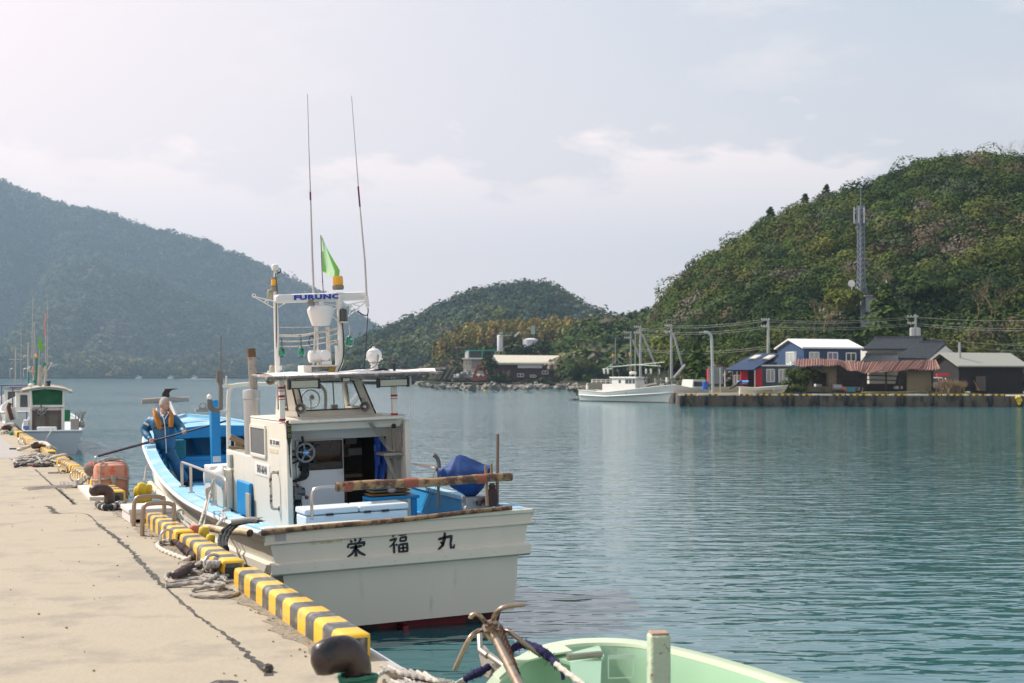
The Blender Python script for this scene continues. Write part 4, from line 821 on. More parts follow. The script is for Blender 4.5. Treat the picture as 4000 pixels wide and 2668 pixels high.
cb = MB(); c1 = by(865, 1815, 6.9); cb.box2((c1.x-.22, 6.7, .9), (c1.x+.3, 7.2, c1.z)); cb.build('white_locker', WHITE, BT, bevel=.02)
# ---- exhaust
ex = MB(); e0 = by(986, 1700, 4.95); ex.lathe([(.115, 0), (.115, .86), (.125, .87), (.125, .98), (.118, 1.0), (.06, 1.01)], (e0.x, 4.95, 1.72), n=24); exo = ex.build('exhaust_silencer', mat('dull aluminium casing', (.50, .50, .48), .42, .75, var=.12, sc=6, stretch=(2, 2, .3)), BT)
e1, e2 = by(993, 1552, 4.95), by(981, 1361, 4.95)
MB().tube([e1-Vector((0, 0, .1)), e1.lerp(e2, .82)], .061, 18, caps=False).build('exhaust_pipe', mat('mottled exhaust pipe', (.36, .34, .30), .5, .7, var=.3, sc=14, col2=(.25, .14, .07), lo=.56, hi=.64, sc2=10), exo)
tp = MB(); tp.tube([e1.lerp(e2, .82), e2], .062, 18, caps=False); tp.tube([e1.lerp(e2, .85), e2-Vector((0, 0, .003))], .055, 18, caps=False); tp.build('exhaust_tip', mat('burnt pipe end', (.17, .10, .055), .8, .3, var=.4, sc=12), exo)
# ---- upper wheelhouse: walls with openings, glass, screen wiper disc
UA = [by(1164, 1640, 2.75), by(1476, 1627, 2.75), by(1413, 1482, 2.75), by(1130, 1490, 2.75)]
UA[0].z = UA[1].z = ZT+.03; UA[2].z = UA[3].z = 2.86
YF = 4.15
UF = [Vector((UA[0].x+.02, YF, ZT+.03)), Vector((UA[1].x-.02, YF, ZT+.03)), Vector((UA[2].x-.02, 3.55, 2.86)), Vector((UA[3].x+.02, 3.55, 2.86))]
HA = [by(1174, 1610, 2.75), by(1390, 1610, 2.75), by(1388, 1499, 2.75), by(1174, 1499, 2.75)]
def holed(mb, Q, h0, h1, v0, v1, t, m=0):                            # wall quad Q with a rectangular opening given in its own 0..1 coordinates
    P = lambda u, v: Q[0].lerp(Q[1], u).lerp(Q[3].lerp(Q[2], u), v)
    for u0, u1, a0, a1 in ((0, 1, 0, v0), (0, 1, v1, 1), (0, h0, v0, v1), (h1, 1, v0, v1)):
        mb.prism([P(u0, a0), P(u1, a0), P(u1, a1), P(u0, a1)], t, m)
    return [P(h0, v0), P(h1, v0), P(h1, v1), P(h0, v1)]
up = MB()
g1 = holed(up, UA, .10, .86, .20, .93, Vector((0, .04, 0)))
g2 = holed(up, [UF[0], UF[1], UF[2], UF[3]], .03, .97, .08, .92, Vector((0, -.04, 0)))
g3 = holed(up, [UF[0], UA[0], UA[3], UF[3]], .15, .62, .20, .85, Vector((.04, 0, 0)))
g4 = holed(up, [UA[1], UF[1], UF[2], UA[2]], .16, .9, .2, .88, Vector((-.04, 0, 0)))
up.prism([UA[3]+Vector((-.02, -.03, 0)), UA[2]+Vector((.02, -.03, 0)), UF[2]+Vector((.02, .05, 0)), UF[3]+Vector((-.02, .05, 0))], (0, 0, .03))
up.box2((UA[0].x-.02, 2.6, ZT+.03), (UA[1].x+.02, 2.76, ZT+.05))
upo = up.build('wheelhouse', CREAM, BT, bevel=.012)
GL = glassmat('clear window glass', (.93, .96, .96))
for g, off in ((g1, .02), (g2, -.02)):
    wm = MB(); wm.quad(*[p+Vector((0, off, 0)) for p in g]); wo = wm.build('window', GL, upo, smooth=False)
    k = MB(); k.frame(*[p+Vector((0, -.006 if off > 0 else .006, 0)) for p in g], .016, .016); k.build('frame', BLACK, wo)
for g, off in ((g3, .02), (g4, -.02)):
    wm = MB(); wm.quad(*[p+Vector((off, 0, 0)) for p in g]); wo = wm.build('window', GL, upo, smooth=False); k = MB(); k.frame(*g, .02, .02); k.build('frame', BLACK, wo)
cv = MB(); cc_ = by(1213, 1559, 3.9); 
cv.tube([cc_+Vector((math.cos(a)*.128, 0, math.sin(a)*.128)) for a in np.linspace(0, 6.283, 33)], .011, 8, caps=False); cv.lathe([(.035, 0), (.035, .09), (.02, .1)], cc_, (0, -1, .3), 14); cv.bar(cc_, cc_+Vector((0, 0, -.15)), .03, .02); cv.build('clear_view_screen', mat('grey screen ring', (.42, .42, .38), .5), upo)
ip = MB(); ip.hose([by(1245, 1500, 3.3), by(1268, 1525, 3.3), by(1272, 1560, 3.3), by(1270, 1605, 3.3)], .022); ip.build('inner_pipe', CREAM, upo)
mp_ = MB(); mp_.box2((.14, 3.45, ZT), (.22, 3.55, 2.5)); mp_.bar((.18, 3.5, 2.5), (.17, 3.5, 2.85), .02, .02); mp_.build('console', mat('grey console', (.4, .38, .34), .6, var=.3), upo, bevel=.01)
# ---- canopy of white cloth laced to a pipe frame
CZ = 2.90
ca_, cb_ = by(1072, 1476, 2.15), by(1704, 1459, 2.15); cf0, cf1 = by(1013, 1472, 4.0), by(1690, 1447, 4.0)
ca_.z = cb_.z = CZ; cf0.z = cf1.z = CZ+.03
cf0.x = ca_.x+.02+(cf0.x-ca_.x)*.5
cp = MB(); nX, nY = 24, 8; G = []
for i in range(nX+1):
    u = i/nX; row = []
    for j in range(nY+1):
        v = j/nY; p = ca_.lerp(cb_, u).lerp(cf0.lerp(cf1, u), v); s = math.sin(v*math.pi)*.5+.5
        p = p + Vector((0, 0, .022+.028*math.sin(v*math.pi)*(1+.4*math.sin(u*13))-.01*abs(math.sin(u*17)))); row.append(p)
    G.append(row)
cp.loft(G); cp.loft([[p-Vector((0, 0, .012)) for p in r] for r in G]); 
cpo = cp.build('canopy', mat('white canvas', (.80, .77, .74), .8, var=.05, sc=6), BT)
pf = MB(); pf.hose([cf0, cf0.lerp(ca_, .9)+Vector((0, 0, 0)), ca_+Vector((.05, 0, 0)), cb_-Vector((.08, 0, 0)), cb_+Vector((0, .05, 0)), cb_.lerp(cf1, .9), cf1, cf0], .026, step=.04)
for u in (.25, .5, .75): pf.tube([ca_.lerp(cb_, u), cf0.lerp(cf1, u)], .018)
pf.build('canopy_frame', mat('weathered canopy pipe', (.20, .17, .15), .6, .2, var=.3, sc=12, col2=(.45, .42, .38), lo=.5, hi=.62, sc2=9), cpo)
lc = MB()
for u in np.linspace(.04, .96, 12):
    p = ca_.lerp(cb_, u); lc.tube([p+Vector((math.cos(a)*.0+a*.014, -math.sin(a)*.03-.0, -math.cos(a)*.03)) for a in np.linspace(-1.5, 4.6, 12)], .005, 5)
lc.build('lacing', ROPE, cpo)
# corner posts with red tape
REDT = mat('red tape', (.35, .015, .02), .6, var=.3, sc=30)
for (x, y0_, y1_, r, yl, tape) in ((1098, 1478, 1646, .033, 2.35, (1515, 1548, 1640)), (1537, 1472, 1630, .033, 2.35, (1545, 1618)), (1603, 1472, 1640, .011, 2.25, ())):
    a, b = by(x, y0_, yl), by(x+(4 if r < .02 else 1), y1_, yl); p = MB(); p.box2((a.x-r, yl-r, b.z), (a.x+r, yl+r, CZ)); po = p.build('canopy_post', WHITE, BT, bevel=.006)
    for t in tape:
        k = by(x, t, yl); m_ = MB(); m_.box((a.x, yl, k.z), (r*2.25, r*2.25, .026)); m_.box((a.x, yl, k.z-.04), (r*2.2, r*2.2, .008)); m_.build('tape', REDT, po)
# LED light bars and floodlight hanging from the canopy frame
LED = mat('led lens', (.42, .43, .33), .4, var=.35, sc=60)
for (x0, x1, yt_, yb_) in ((1130, 1246, 1492, 1517), (1478, 1593, 1488, 1509)):
    a, b = by(x0, yb_, 2.12), by(x1, yt_-4, 2.12); m_ = MB(); m_.box2((a.x, 2.10, a.z-.01), (b.x, 2.17, b.z+.02)); 
    for x in (a.x, b.x): m_.box2((x-.012, 2.09, a.z-.02), (x+.012, 2.18, b.z+.03)); m_.bar((x, 2.14, b.z), (x, 2.15, CZ), .012, .02)
    o = m_.build('light_bar', BLACK, BT, bevel=.004); MB().box2((a.x+.022, 2.094, a.z+.002), (b.x-.022, 2.099, b.z+.008)).build('lens', LED, o, smooth=False)
a = by(1352, 1482, 2.12); m_ = MB(); m_.box((a.x, 2.14, a.z), (.115, .05, .06), (.3, 0, 0)); o = m_.build('floodlight', BLACK, BT, bevel=.004); MB().box((a.x, 2.108, a.z-.005), (.09, .006, .04), (.3, 0, 0)).build('lens', LED, o)
# horn loudspeakers
HG = mat('grey horn metal', (.42, .42, .40), .5, .3)
for (x, y, yl, k, dr, mm) in ((1175, 1596, 2.62, 1., (.0, -1, -.05), HG), (1426, 1589, 2.62, .95, (.0, -1, -.05), HG), (1057, 1484, 2.9, .9, (-.15, -1, -.1), CREAM)):
    c = by(x, y, yl); m_ = MB(); m_.lathe([(.075*k, .0), (.072*k, .0), (.045*k, -.05), (.025*k, -.10), (.03*k, -.11), (.035*k, -.15), (.0, -.155)], c, dr, 22, caps=False); m_.box(c+Vector((0, .09, .08)), (.03, .04, .08)); o = m_.build('horn_speaker', mm, BT)
    n_ = MB(); n_.lathe([(.0, .0), (.022*k, -.005), (.028*k, -.05), (.03*k, -.09)], c, dr, 14); n_.build('horn_core', CREAM, o)
# ---- steering wheel on the bulkhead, with handles and hoses
wc = by(1193, 1768, YR-.17); sw = MB(); RW = .118
sw.tube([wc+Vector((math.cos(a)*RW, 0, math.sin(a)*RW)) for a in np.linspace(0, 6.2832, 37)], .0155, 8, caps=False)
for k in range(5):
    a = R_(100+72*k); d = Vector((math.cos(a), 0, math.sin(a))); sw.bar(wc+Vector((0, .01, 0))+d*.03, wc+d*RW, .022, .012, up=(0, 1, 0))
swo = sw.build('steering_wheel', mat('worn grey wheel', (.26, .27, .29), .6, var=.3, sc=40), BT)
hd = MB()
for k in range(5):
    a = R_(100+72*k); d = Vector((math.cos(a), 0, math.sin(a))); hd.tube([wc+d*(RW-.01), wc+d*(RW+.02), wc+d*(RW+.09), wc+d*(RW+.10)], [.008, .014, .018, .012], 10)
hd.build('wheel_handle', BLACK, swo)
hbx = MB(); hbx.lathe([(.038, -.01), (.038, -.025), (.0, -.026)], wc, (0, 1, 0), 20); hbx.build('wheel_hub', mat('bright blue hub', (.02, .30, .75), .4), swo)
text('hub_mark', 'TCJBD', .022, WHITE, swo, wc+Vector((0, -.028, 0)), (R_(90), 0, 0), bold=.0015, sx=1.3, shear=.3, ext=.001)
sm = MB(); sm.lathe([(.07, .02), (.075, .05), (.06, .14)], wc, (0, 1, 0), 16); sm.bar(wc+Vector((-.28, .12, -.06)), wc+Vector((.02, .12, -.06)), .02, .03); sm.bar(wc+Vector((-.3, .1, -.2)), wc+Vector((-.06, .1, -.10)), .03, .02)
sm.build('wheel_mount', BLACK, BT)
hs = MB(); kb = by(1130, 1895, YR-.1)
for k in range(4): hs.hose([wc+Vector((-.03+.02*k, .08, -.05)), wc+Vector((-.02+.025*k, .09, -.22)), wc+Vector((-.07+.03*k, .08, -.34)), Vector((XP+.1+.02*k, YR-.05, kb.z+.02)), Vector((XP+.09, YR-.04, kb.z-.1))], .013)
for k in range(5): hs.hose([(XP+.24+.01*k, YR-.08, 1.32), (XP+.18+.03*k, YR-.07, 1.2), (XP+.12+.035*k, YR-.05, .95)], .010)
hs.build('hydraulic_hose', RUBBER, BT)
tb = by(1162, 1925, YR-.15); th_ = MB(); th_.box(tb, (.10, .09, .17)); th_.lathe([(.055, -.04), (.055, .06), (.05, .065)], tb+Vector((.03, 0, .01)), (1, 0, 0), 16); th_.build('throttle_box', mat('dark cast metal', (.12, .13, .14), .4, .6, var=.4, sc=20), BT, bevel=.01)
kn = MB(); p1 = by(1198, 1943, YR-.22); kn.tube([tb+Vector((.05, -.03, 0)), p1], .007, 6); kn.ball(p1, .026); p2 = by(1163, 1897, YR-.2); kn.tube([tb+Vector((0, -.03, .02)), p2], .007, 6); kn.ball(p2, .022); kn.build('throttle_lever', mat('dark red knob', (.16, .05, .05), .5), BT)
pd = MB(); p = by(1128, 1680, YA-.04); pd.box(p, (.062, .05, .24)); pd.lathe([(.028, 0), (.012, -.08), (.01, -.2)], p+Vector((0, 0, -.12)), (0, 0, 1), 10); pdo = pd.build('remote_pendant', BLACK, BT, bevel=.015)
pr = MB()
for k, dz in enumerate((.07, 0, -.07)): pr.tube([p+Vector((math.cos(a)*.018, -.028, dz+math.sin(a)*.018)) for a in np.linspace(0, 6.28, 17)], .003, 5)
pr.build('pendant_button', mat('olive ring', (.35, .33, .05), .5), pdo)
ch = MB(); ch.hose([p+Vector((0, 0, -.3)), p+Vector((.01, .02, -.5)), p+Vector((.04, .1, -.75)), p+Vector((.06, .3, -1.1))], .007); ch.build('pendant_cable', RUBBER, BT)
# starboard shelf, brace, wires, blue tarp inside the doorway, blue stool
s0, s1 = by(1480, 1768, 2.6), by(1600, 1768, 2.45)
shf = MB(); shf.box2((s0.x, 2.38, s0.z-.035), (XS-.07, 2.75, s0.z)); shf.bar((s0.x+.06, 2.5, s0.z-.03), (XS-.12, 2.5, s0.z-.45), .035, .05); shf.bar((s0.x+.06, 2.5, s0.z-.05), (XS-.07, 2.5, s0.z-.05), .03, .05); shf.build('side_shelf', WOODG, BT, bevel=.004)
wr = MB(); t0 = by(1440, 1652, 2.35)
for k in range(3): wr.hose([t0+Vector((.02*k, 0, 0)), by(1475+8*k, 1700, 2.4), by(1515+5*k, 1755, 2.4), by(1540+6*k, 1758, 2.4), by(1558+8*k, 1720, 2.4), by(1566+3*k, 1665, 2.4)], .006, n=5)
wr.hose([by(1533, 1665, 2.4), by(1540, 1760, 2.4), by(1545, 1850, 2.5), by(1550, 2000, 2.5)], .006, n=5); wr.box(by(1572, 1672, 2.4), (.05, .05, .12)); wr.build('wiring', mat('grey cable', (.25, .24, .22), .6), BT)
MB().ball(by(1538, 1664, 2.38), (.035, .03, .03), 10).build('rubber_plug', BLACK, BT)
tq = MB(); L_ = []
for i in range(9):
    v = i/8; row = []
    for j in range(7):
        u = j/6; p = by(1468+u*40-18*abs(v-.45), 1712+v*205, 2.82); row.append(p+Vector((0, .04*math.sin(u*9+v*5), 0)))
    L_.append(row)
tq.loft(L_); tq.build('doorway_tarp', mat('blue tarpaulin', (.01, .07, .36), .55, var=.2, sc=5), BT)
sb0, sb1 = by(1432, 1942, 1.9), by(1625, 1942, 1.9); ZS = sb0.z
sb = MB(); sb.box2((sb0.x, 1.75, ZS-.04), (sb1.x, 2.1, ZS)); sb.box2((sb0.x, 1.77, ZD), (sb0.x+.07, 1.83, ZS-.04)); sb.box2((sb0.x, 2.03, ZD), (sb0.x+.07, 2.09, ZS-.04)); sb.box2((sb1.x-.1, 1.77, ZD), (sb1.x-.03, 1.83, ZS-.04)); sb.build('side_bench', BLUE, BT, bevel=.008)
# ---- port guard rail
def rail(name, pts, r=.019, m=STEEL, par=BT):
    mb = MB(); mb.hose(pts, r, step=.03); return mb.build(name, m, par)
gr = MB(); X1 = -1.55; zt1 = 1.68
ry = [bx(713, 1940, X1).y, bx(749, 1998, X1).y, bx(838, 2040, X1).y, bx(887, 2045, X1).y]
gr.hose([(X1, ry[0], hz(ry[0])), (X1, ry[0], zt1-.12), (X1, ry[0]-.02, zt1-.02), (X1, ry[0]-.12, zt1), (X1, ry[0]-.8, zt1), (X1, ry[3]+.8, zt1-.01), (X1, ry[3]+.1, zt1-.02), (X1, ry[3], zt1-.12), (X1, ry[3], hz(ry[3]))], .021, step=.03)
for y in (ry[1], ry[2]): gr.tube([(X1, y, hz(y)), (X1, y, zt1-.01)], .02)
for y in ry: gr.lathe([(.05, 0), (.05, .012)], (X1, y, hz(y)+.022), n=12)
gr.build('guard_rail', STEEL, BT)
# ---- forward gantry pipe, wrapped poles
ga = MB(); gb = by(891, 1745, 8.0); ga.hose([gb-Vector((0, 0, .9)), by(892, 1640, 8.), by(893, 1545, 8.), by(900, 1518, 8.), by(918, 1506, 8.), by(1000, 1501, 8.), by(1120, 1504, 8.)], .038)
ga.tube([by(863, 1508, 8.), by(925, 1506, 8.)], .03); ga.tube([by(857, 1603, 8.), by(893, 1604, 8.)], .02); ga.tube([by(884, 1508, 8.), by(884, 1468, 8.)], .015); ga.build('gantry', CREAM, BT)
po = MB(); po.tube([by(861, 1600, 8.), by(862, 1455, 8.)], .038, 10, 0, True, (90, .1)); po.tube([by(862, 1460, 8.), by(863, 1310, 8.)], .012); po.tube([by(851, 1495, 8.), by(851, 1450, 8.)], .028); po.build('wrapped_pole', mat('cord wrapped pole', (.20, .18, .16), .9, var=.4, sc=30), BT)
be = MB(); be.hose([by(819, 1560, 8.), by(819, 1582, 8.), by(829, 1598, 8.), by(857, 1604, 8.)], .045); be.build('wrapped_horn', mat('cord wrapped steel', (.16, .15, .13), .8, var=.4, sc=30), BT); MB().ball(by(818, 1553, 8.), (.045, .045, .06)).build('horn_cap', WHITE, BT)
ho = MB(); ho.tube([by(898, 1706, 5.9), by(945, 1727, 5.9), by(960, 1737, 5.9)], [.045, .042, .035], 12); ho.tube([by(893, 1747, 5.9), by(960, 1752, 5.9)], .022); ho.box(by(930, 1740, 6.1), (.1, .1, .1)); ho.build('hose_nozzle', mat('brown bronze', (.25, .18, .12), .5, .4, var=.3), BT)
# ---- mast group
YM = 3.1
def m2(x, y, d=0.): return by(x, y, YM+d)
ms = MB(); ms.tube([m2(1085, 1470), m2(1080, 1300), m2(1075, 1110)], [.036, .034, .026], 12); ms.tube([m2(1075, 1110), m2(1075, 1055)], .02)
ms.hose([m2(1090, 1446), m2(1088, 1430)], .045)
ms.build('mast', WHITE, BT)
ms = MB(); ms.hose([m2(1306, 1462), m2(1318, 1440), m2(1331, 1405), m2(1331, 1330), m2(1329, 1250), m2(1324, 1150)], .04, n=12); ms.hose([m2(1310, 1458, -.05), m2(1316, 1420, -.05), m2(1313, 1350, -.05)], .022); ms.build('mast', WHITE, BT)
MB().lathe([(.03, 0), (.045, .01), (.05, .05), (.04, .08), (.02, .09)], m2(1075, 1058), n=16).build('gps_antenna', WHITE, BT)
lm = MB(); lm.lathe([(.055, -.01), (.055, .0), (.02, .0)], m2(1071, 1116), n=14); lm.lathe([(.055, 0), (.055, .01)], m2(1075, 1086), n=14); lm.lathe([(.04, -.06), (.05, -.05), (.045, -.01)], m2(1071, 1120), n=14); lmo = lm.build('mast_lamp', mat('tarnished metal', (.30, .27, .2), .5, .6, var=.3), BT); MB().lathe([(.04, 0), (.04, .085)], m2(1071, 1116), n=16).build('amber_lens', ORANGE, lmo)
lm = MB(); c = m2(1321, 1126); lm.lathe([(.07, 0), (.078, .02), (.078, .055), (.07, .06)], c-Vector((0, 0, .02)), n=20); lmo = lm.build('warning_beacon', mat('tarnished metal', (.30, .27, .2), .5, .6, var=.3), BT); MB().lathe([(.066, .042), (.070, .08), (.066, .155), (.055, .165), (.0, .167)], c-Vector((0, 0, .0)), n=24).build('amber_dome', ORANGE, lmo)
# radar scanner
ra, rbb = m2(1074, 1167, -.12), m2(1423, 1155, .1)
dr = (rbb-ra).normalized(); sc_ = MB(); Lr = (rbb-ra).length
prof = [(-.055, -.05), (-.02, -.062), (.03, -.055), (.055, -.02), (.058, .02), (.045, .045), (.0, .055), (-.05, .05), (-.06, .0)]
side_ = dr.cross(Vector((0, 0, 1))).normalized(); upv = Vector((0, 0, 1))
def rs(t, k): return [ra+dr*(Lr*t)+side_*(a*k)+upv*(b*k) for a, b in prof]
sc_.loft([rs(0, .6), rs(.012, .9), rs(.03, 1), rs(.95, 1), rs(.985, .97), rs(1, .9)], closed=True, caps=True); sco = sc_.build('radar_scanner', mat('white radar plastic', (.80, .78, .75), .3, var=.04), BT)
BL2 = mat('blue lettering', (.015, .06, .42), .4, var=.05)
mid = ra.lerp(rbb, (1229-1074)/349.); ang = math.atan2(dr.y, dr.x)
text('scanner_lettering', 'FURUNO', .062, BL2, sco, mid+side_*.063+upv*.0, (R_(90), math.atan2(dr.z, 1)*-1, ang), bold=.0035, sx=2.5, sp=1.12, ext=.002, shear=0., scz=1.35)
pd = MB(); c = m2(1254, 1273, -.0); pd.lathe([(.10, 0), (.12, .005), (.175, .17), (.18, .22), (.15, .26), (.06, .28), (.05, .34)], c, n=30); pdo = pd.build('radar_pedestal', mat('white radar plastic', (.80, .78, .75), .3, var=.04), BT)
lg = MB()
for x0, x1, d in ((1232, 1224, -.08), (1240, 1242, .1), (1283, 1292, -.06), (1276, 1281, .12)): lg.tube([m2(x0, 1276, d), m2(x1, 1432, d)], .014, 8)
lg.build('pedestal_leg', mat('stained pipe', (.6, .57, .52), .45, .6), BT)
cx_ = MB(); c = m2(1240, 1392, -.02); cx_.tube([c-Vector((.12, 0, 0)), c-Vector((.11, 0, 0)), c+Vector((.02, 0, 0)), c+Vector((.10, -.0, 0)), c+Vector((.115, 0, 0))], [.06, .083, .085, .08, .06], 20); cx_.lathe([(.075, 0), (.075, .02), (.05, .03)], m2(1270, 1388, -.1), (0, -1, 0), 20); cx_.box(m2(1273, 1418, -.05), (.13, .12, .05)); cx_.build('camera_housing', mat('white radar plastic', (.80, .78, .75), .3), BT, bevel=.006)
bs = MB(); a, b = m2(1178, 1468), m2(1209, 1427); bs.box2((a.x, 2.98, a.z-.03), (b.x, 3.3, b.z)); a, b = m2(1212, 1434), m2(1315, 1425); bs.box2((b.x, 2.95, a.z-.0), (a.x, 3.35, b.z)); bs.build('mast_table', CREAM, BT, bevel=.01)
bs = MB(); a = m2(1292, 1452); bs.box((a.x, 3.05, a.z), (.07, .05, .14)); bs.box((a.x-.2, 3.05, a.z+.055), (.3, .03, .015)); bs.build('table_bracket', mat('yellow ochre paint', (.45, .28, .04), .6, var=.3), BT)
# horizontal bars, wires, green floats used as light shades
br = MB(); br.tube(spline([m2(1083, 1311), m2(1170, 1311), m2(1230, 1302), m2(1320, 1282)], .05), .016, 8)
for y0_, y1_ in ((1333, 1302), (1353, 1328)): br.tube(spline([m2(1080, y0_), m2(1160, y0_), m2(1235, y0_-8), m2(1322, y1_)], .05), .008, 6)
br.hose([m2(1281, 1367), m2(1292, 1345), m2(1310, 1337), m2(1356, 1336)], .014); br.tube([m2(1320, 1304), m2(1331, 1303)], .02)
br.tube([m2(1080, 1279), m2(1220, 1278)], .004, 5); br.build('mast_bar', mat('lashed white bar', (.62, .57, .5), .6, var=.2, col2=(.25, .15, .1), lo=.55, hi=.65, sc2=30), BT)
for x, y, k in ((1102, 1377, .85), (1177, 1376, .9), (1366, 1334, 1.)):
    c = m2(x, y, -.03); f_ = MB(); f_.lathe([(.035*k, -.06*k), (.05*k, -.05*k), (.052*k, -.02*k), (.056*k, -.015*k), (.05*k, .0), (.05*k, .02*k), (.042*k, .03*k), (.04*k, .055*k), (.015*k, .08*k)], c, n=18); fo = f_.build('float_lamp', GREENB, BT)
    w_ = MB(); w_.tube([c+Vector((0, 0, .08*k)), c+Vector((0, 0, .22*k))], .006, 5); w_.ball(c+Vector((.01, -.04, .03)), .016); w_.lathe([(.033*k, -.062*k), (.028*k, -.075*k)], c, n=12); w_.build('lamp_fitting', BLACK if k < 1 else STEEL, fo)
ld = MB(); c = m2(1341, 1232, -.05); ld.lathe([(.062, -.085), (.065, -.075), (.055, -.07), (.055, .055), (.045, .085), (.01, .10)], c, n=20); ldo = ld.build('masthead_light', mat('dark green glass', (.03, .045, .03), .2, coat=.4), BT); MB().lathe([(.068, -.1), (.068, -.082), (.05, -.08)], c, n=20).build('light_base', STEEL, ldo)
lt = MB()
def li(a, b, r=.008, d=0.): lt.tube([m2(*a, d), m2(*b, d)], r, 5)
for a, b in (((990, 1158), (1075, 1178)), ((990, 1158), (1070, 1204)), ((1037, 1180), (1040, 1166)), ((1078, 1205), (1112, 1186)), ((1075, 1178), (1232, 1178)), ((1232, 1178), (1320, 1196)), ((1232, 1178), (1318, 1252)), ((1287, 1226), (1320, 1196)), ((1332, 1196), (1430, 1176)), ((1430, 1178), (1360, 1236)), ((1372, 1188), (1365, 1228)), ((1380, 1190), (1408, 1196)), ((1332, 1196), (1350, 1188)), ((1350, 1188), (1380, 1200))): li(a, b)
for x, y in ((992, 1155), (1041, 1180)): c = m2(x, y); lt.tube([c+Vector((math.cos(a)*.022, 0, math.sin(a)*.022)) for a in np.linspace(0, 6.28, 17)], .006, 5)
lt.build('antenna_bracket', WHITE, BT)
ANT = mat('antenna fibreglass', (.55, .50, .50), .45, var=.1); PUR = mat('plum antenna sleeve', (.16, .02, .08), .5)
def whip(pts, sl_):
    w_ = MB(); w_.tube([m2(*p) for p in pts], [.0165, .014, .010, .006, .005][:len(pts)], 8); wo = w_.build('whip_antenna', ANT, BT); s_ = MB(); s_.tube([m2(*p) for p in sl_], .0125, 8); s_.build('sleeve', PUR, wo); return wo
whip([(1226, 1165), (1219, 980), (1213, 770), (1206, 560), (1201, 368)], [(1213, 782), (1212, 750)])
w2 = whip([(1434, 1200), (1425, 1020), (1406, 810), (1390, 600), (1373, 375)], [(1406, 808), (1399, 728)])
k = MB(); k.tube([m2(1436, 1200), m2(1431, 1155)], .026, 10); k.build('antenna_base', WHITE, w2)
k = MB(); k.hose([m2(1437, 1202), m2(1438, 1220), m2(1432, 1232), m2(1415, 1228), m2(1395, 1214)], .008); k.hose([m2(1437, 1220), m2(1430, 1340), m2(1422, 1460)], .006); k.build('antenna_cable', RUBBER, w2)
k = MB(); c = m2(1208, 1180); k.lathe([(.012, 0), (.015, .03), (.01, .07), (.035, .08), (.04, .095), (.02, .105)], c-Vector((0, 0, .03)), n=14); k.build('mushroom_antenna', WHITE, BT)
k = MB(); k.box(m2(1212, 1180, -.06), (.07, .05, .08)); k.tube([m2(1224, 1172), m2(1224, 1206)], .016); k.build('antenna_clamp', mat('tarnished metal', (.30, .27, .2), .5, .6), BT)
# searchlight
c = m2(1461, 1389); k = MB(); k.ball(c, (.108, .095, .105), 22); k.lathe([(.06, -.2), (.05, -.17), (.045, -.12), (.07, -.11), (.02, -.1)], c, n=16); k.box(c+Vector((0, 0, .11)), (.03, .03, .03))
for s in (-1, 1): k.ball(c+Vector((s*.108, 0, -.05)), .014)
slo = k.build('searchlight', mat('white enamel', (.78, .76, .73), .28, var=.06, coat=.3), BT); k = MB(); k.ball(c+Vector((.03, -.095, 0)), .012, 8); k.hose([c+Vector((.03, -.1, 0)), c+Vector((.0, -.12, -.12)), c+Vector((-.08, -.12, -.17)), c+Vector((-.2, -.08, -.2))], .009); k.build('searchlight_cable', mat('grey cable', (.25, .24, .22), .6), slo)
k = MB(); c = by(1065, 1447, 3.3); k.lathe([(.06, -.05), (.055, -.04), (.045, -.03), (.045, .05), (.03, .07)], c, n=14); k.build('side_lamp', mat('olive grey lamp', (.35, .35, .26), .5), BT)
k = MB(); k.box(m2(1055, 1150, .1), (.07, .05, .13)); k.build('mast_unit', mat('olive grey lamp', (.35, .35, .26), .5), BT, bevel=.02)
k = MB(); k.tube([by(1540, 1420, 2.6), by(1541, 1465, 2.6)], .02, 6); k.hose([by(1430, 1455, 2.7), by(1480, 1445, 2.7), by(1500, 1442, 2.7), by(1525, 1452, 2.7)], .016); k.build('roof_cable', BLACK, BT)
k = MB(); k.tube([m2(1080, 1470), m2(1080, 1300, -.04), m2(1079, 1200, -.04), m2(1083, 1130, -.04), m2(1076, 1068, -.03)], .006, 5); k.hose([m2(1078, 1062), m2(1094, 1048), m2(1096, 1062), m2(1082, 1068)], .007); k.hose([m2(1334, 1230, -.05), m2(1342, 1320, -.05), m2(1340, 1400, -.05), m2(1322, 1450, -.05)], .008); k.hose([m2(1222, 1312), m2(1228, 1345), m2(1212, 1352), m2(1206, 1335), m2(1212, 1315), m2(1222, 1312)], .007); k.build('mast_cable', RUBBER, BT)
# ---- brush lettering on the transom: strokes as tapered ribbons  (x, z, half width)
def strokes(name, px, py, size, ST):
    c = by(px, py, -.004); mb = MB()
    for S in ST:
        P = [Vector((x, 0, z)) for x, z, w in S]; Wd = [w for _, _, w in S]; Q = []; n = len(P)
        D = []
        for i in range(n-1):
            for t in np.linspace(0, 1, 6)[:(6 if i == n-2 else 5)]:
                D.append((P[i].lerp(P[i+1], t), Wd[i]*(1-t)+Wd[i+1]*t))
        A = []
        for i, (p, w) in enumerate(D):
            q0, q1 = D[max(i-1, 0)][0], D[min(i+1, len(D)-1)][0]; d = (q1-q0).normalized(); nn = Vector((-d.z, 0, d.x)); w2_ = w*1.3*(1 if 0 < i < len(D)-1 else .55)
            A.append([c+(p+nn*w2_)*size, c+(p-nn*w2_)*size])
        mb.loft(A); mb.loft([[p+Vector((0, -.002, 0)) for p in a] for a in A])
    return mb.build(name, INK, BT, smooth=False)
hw = .055
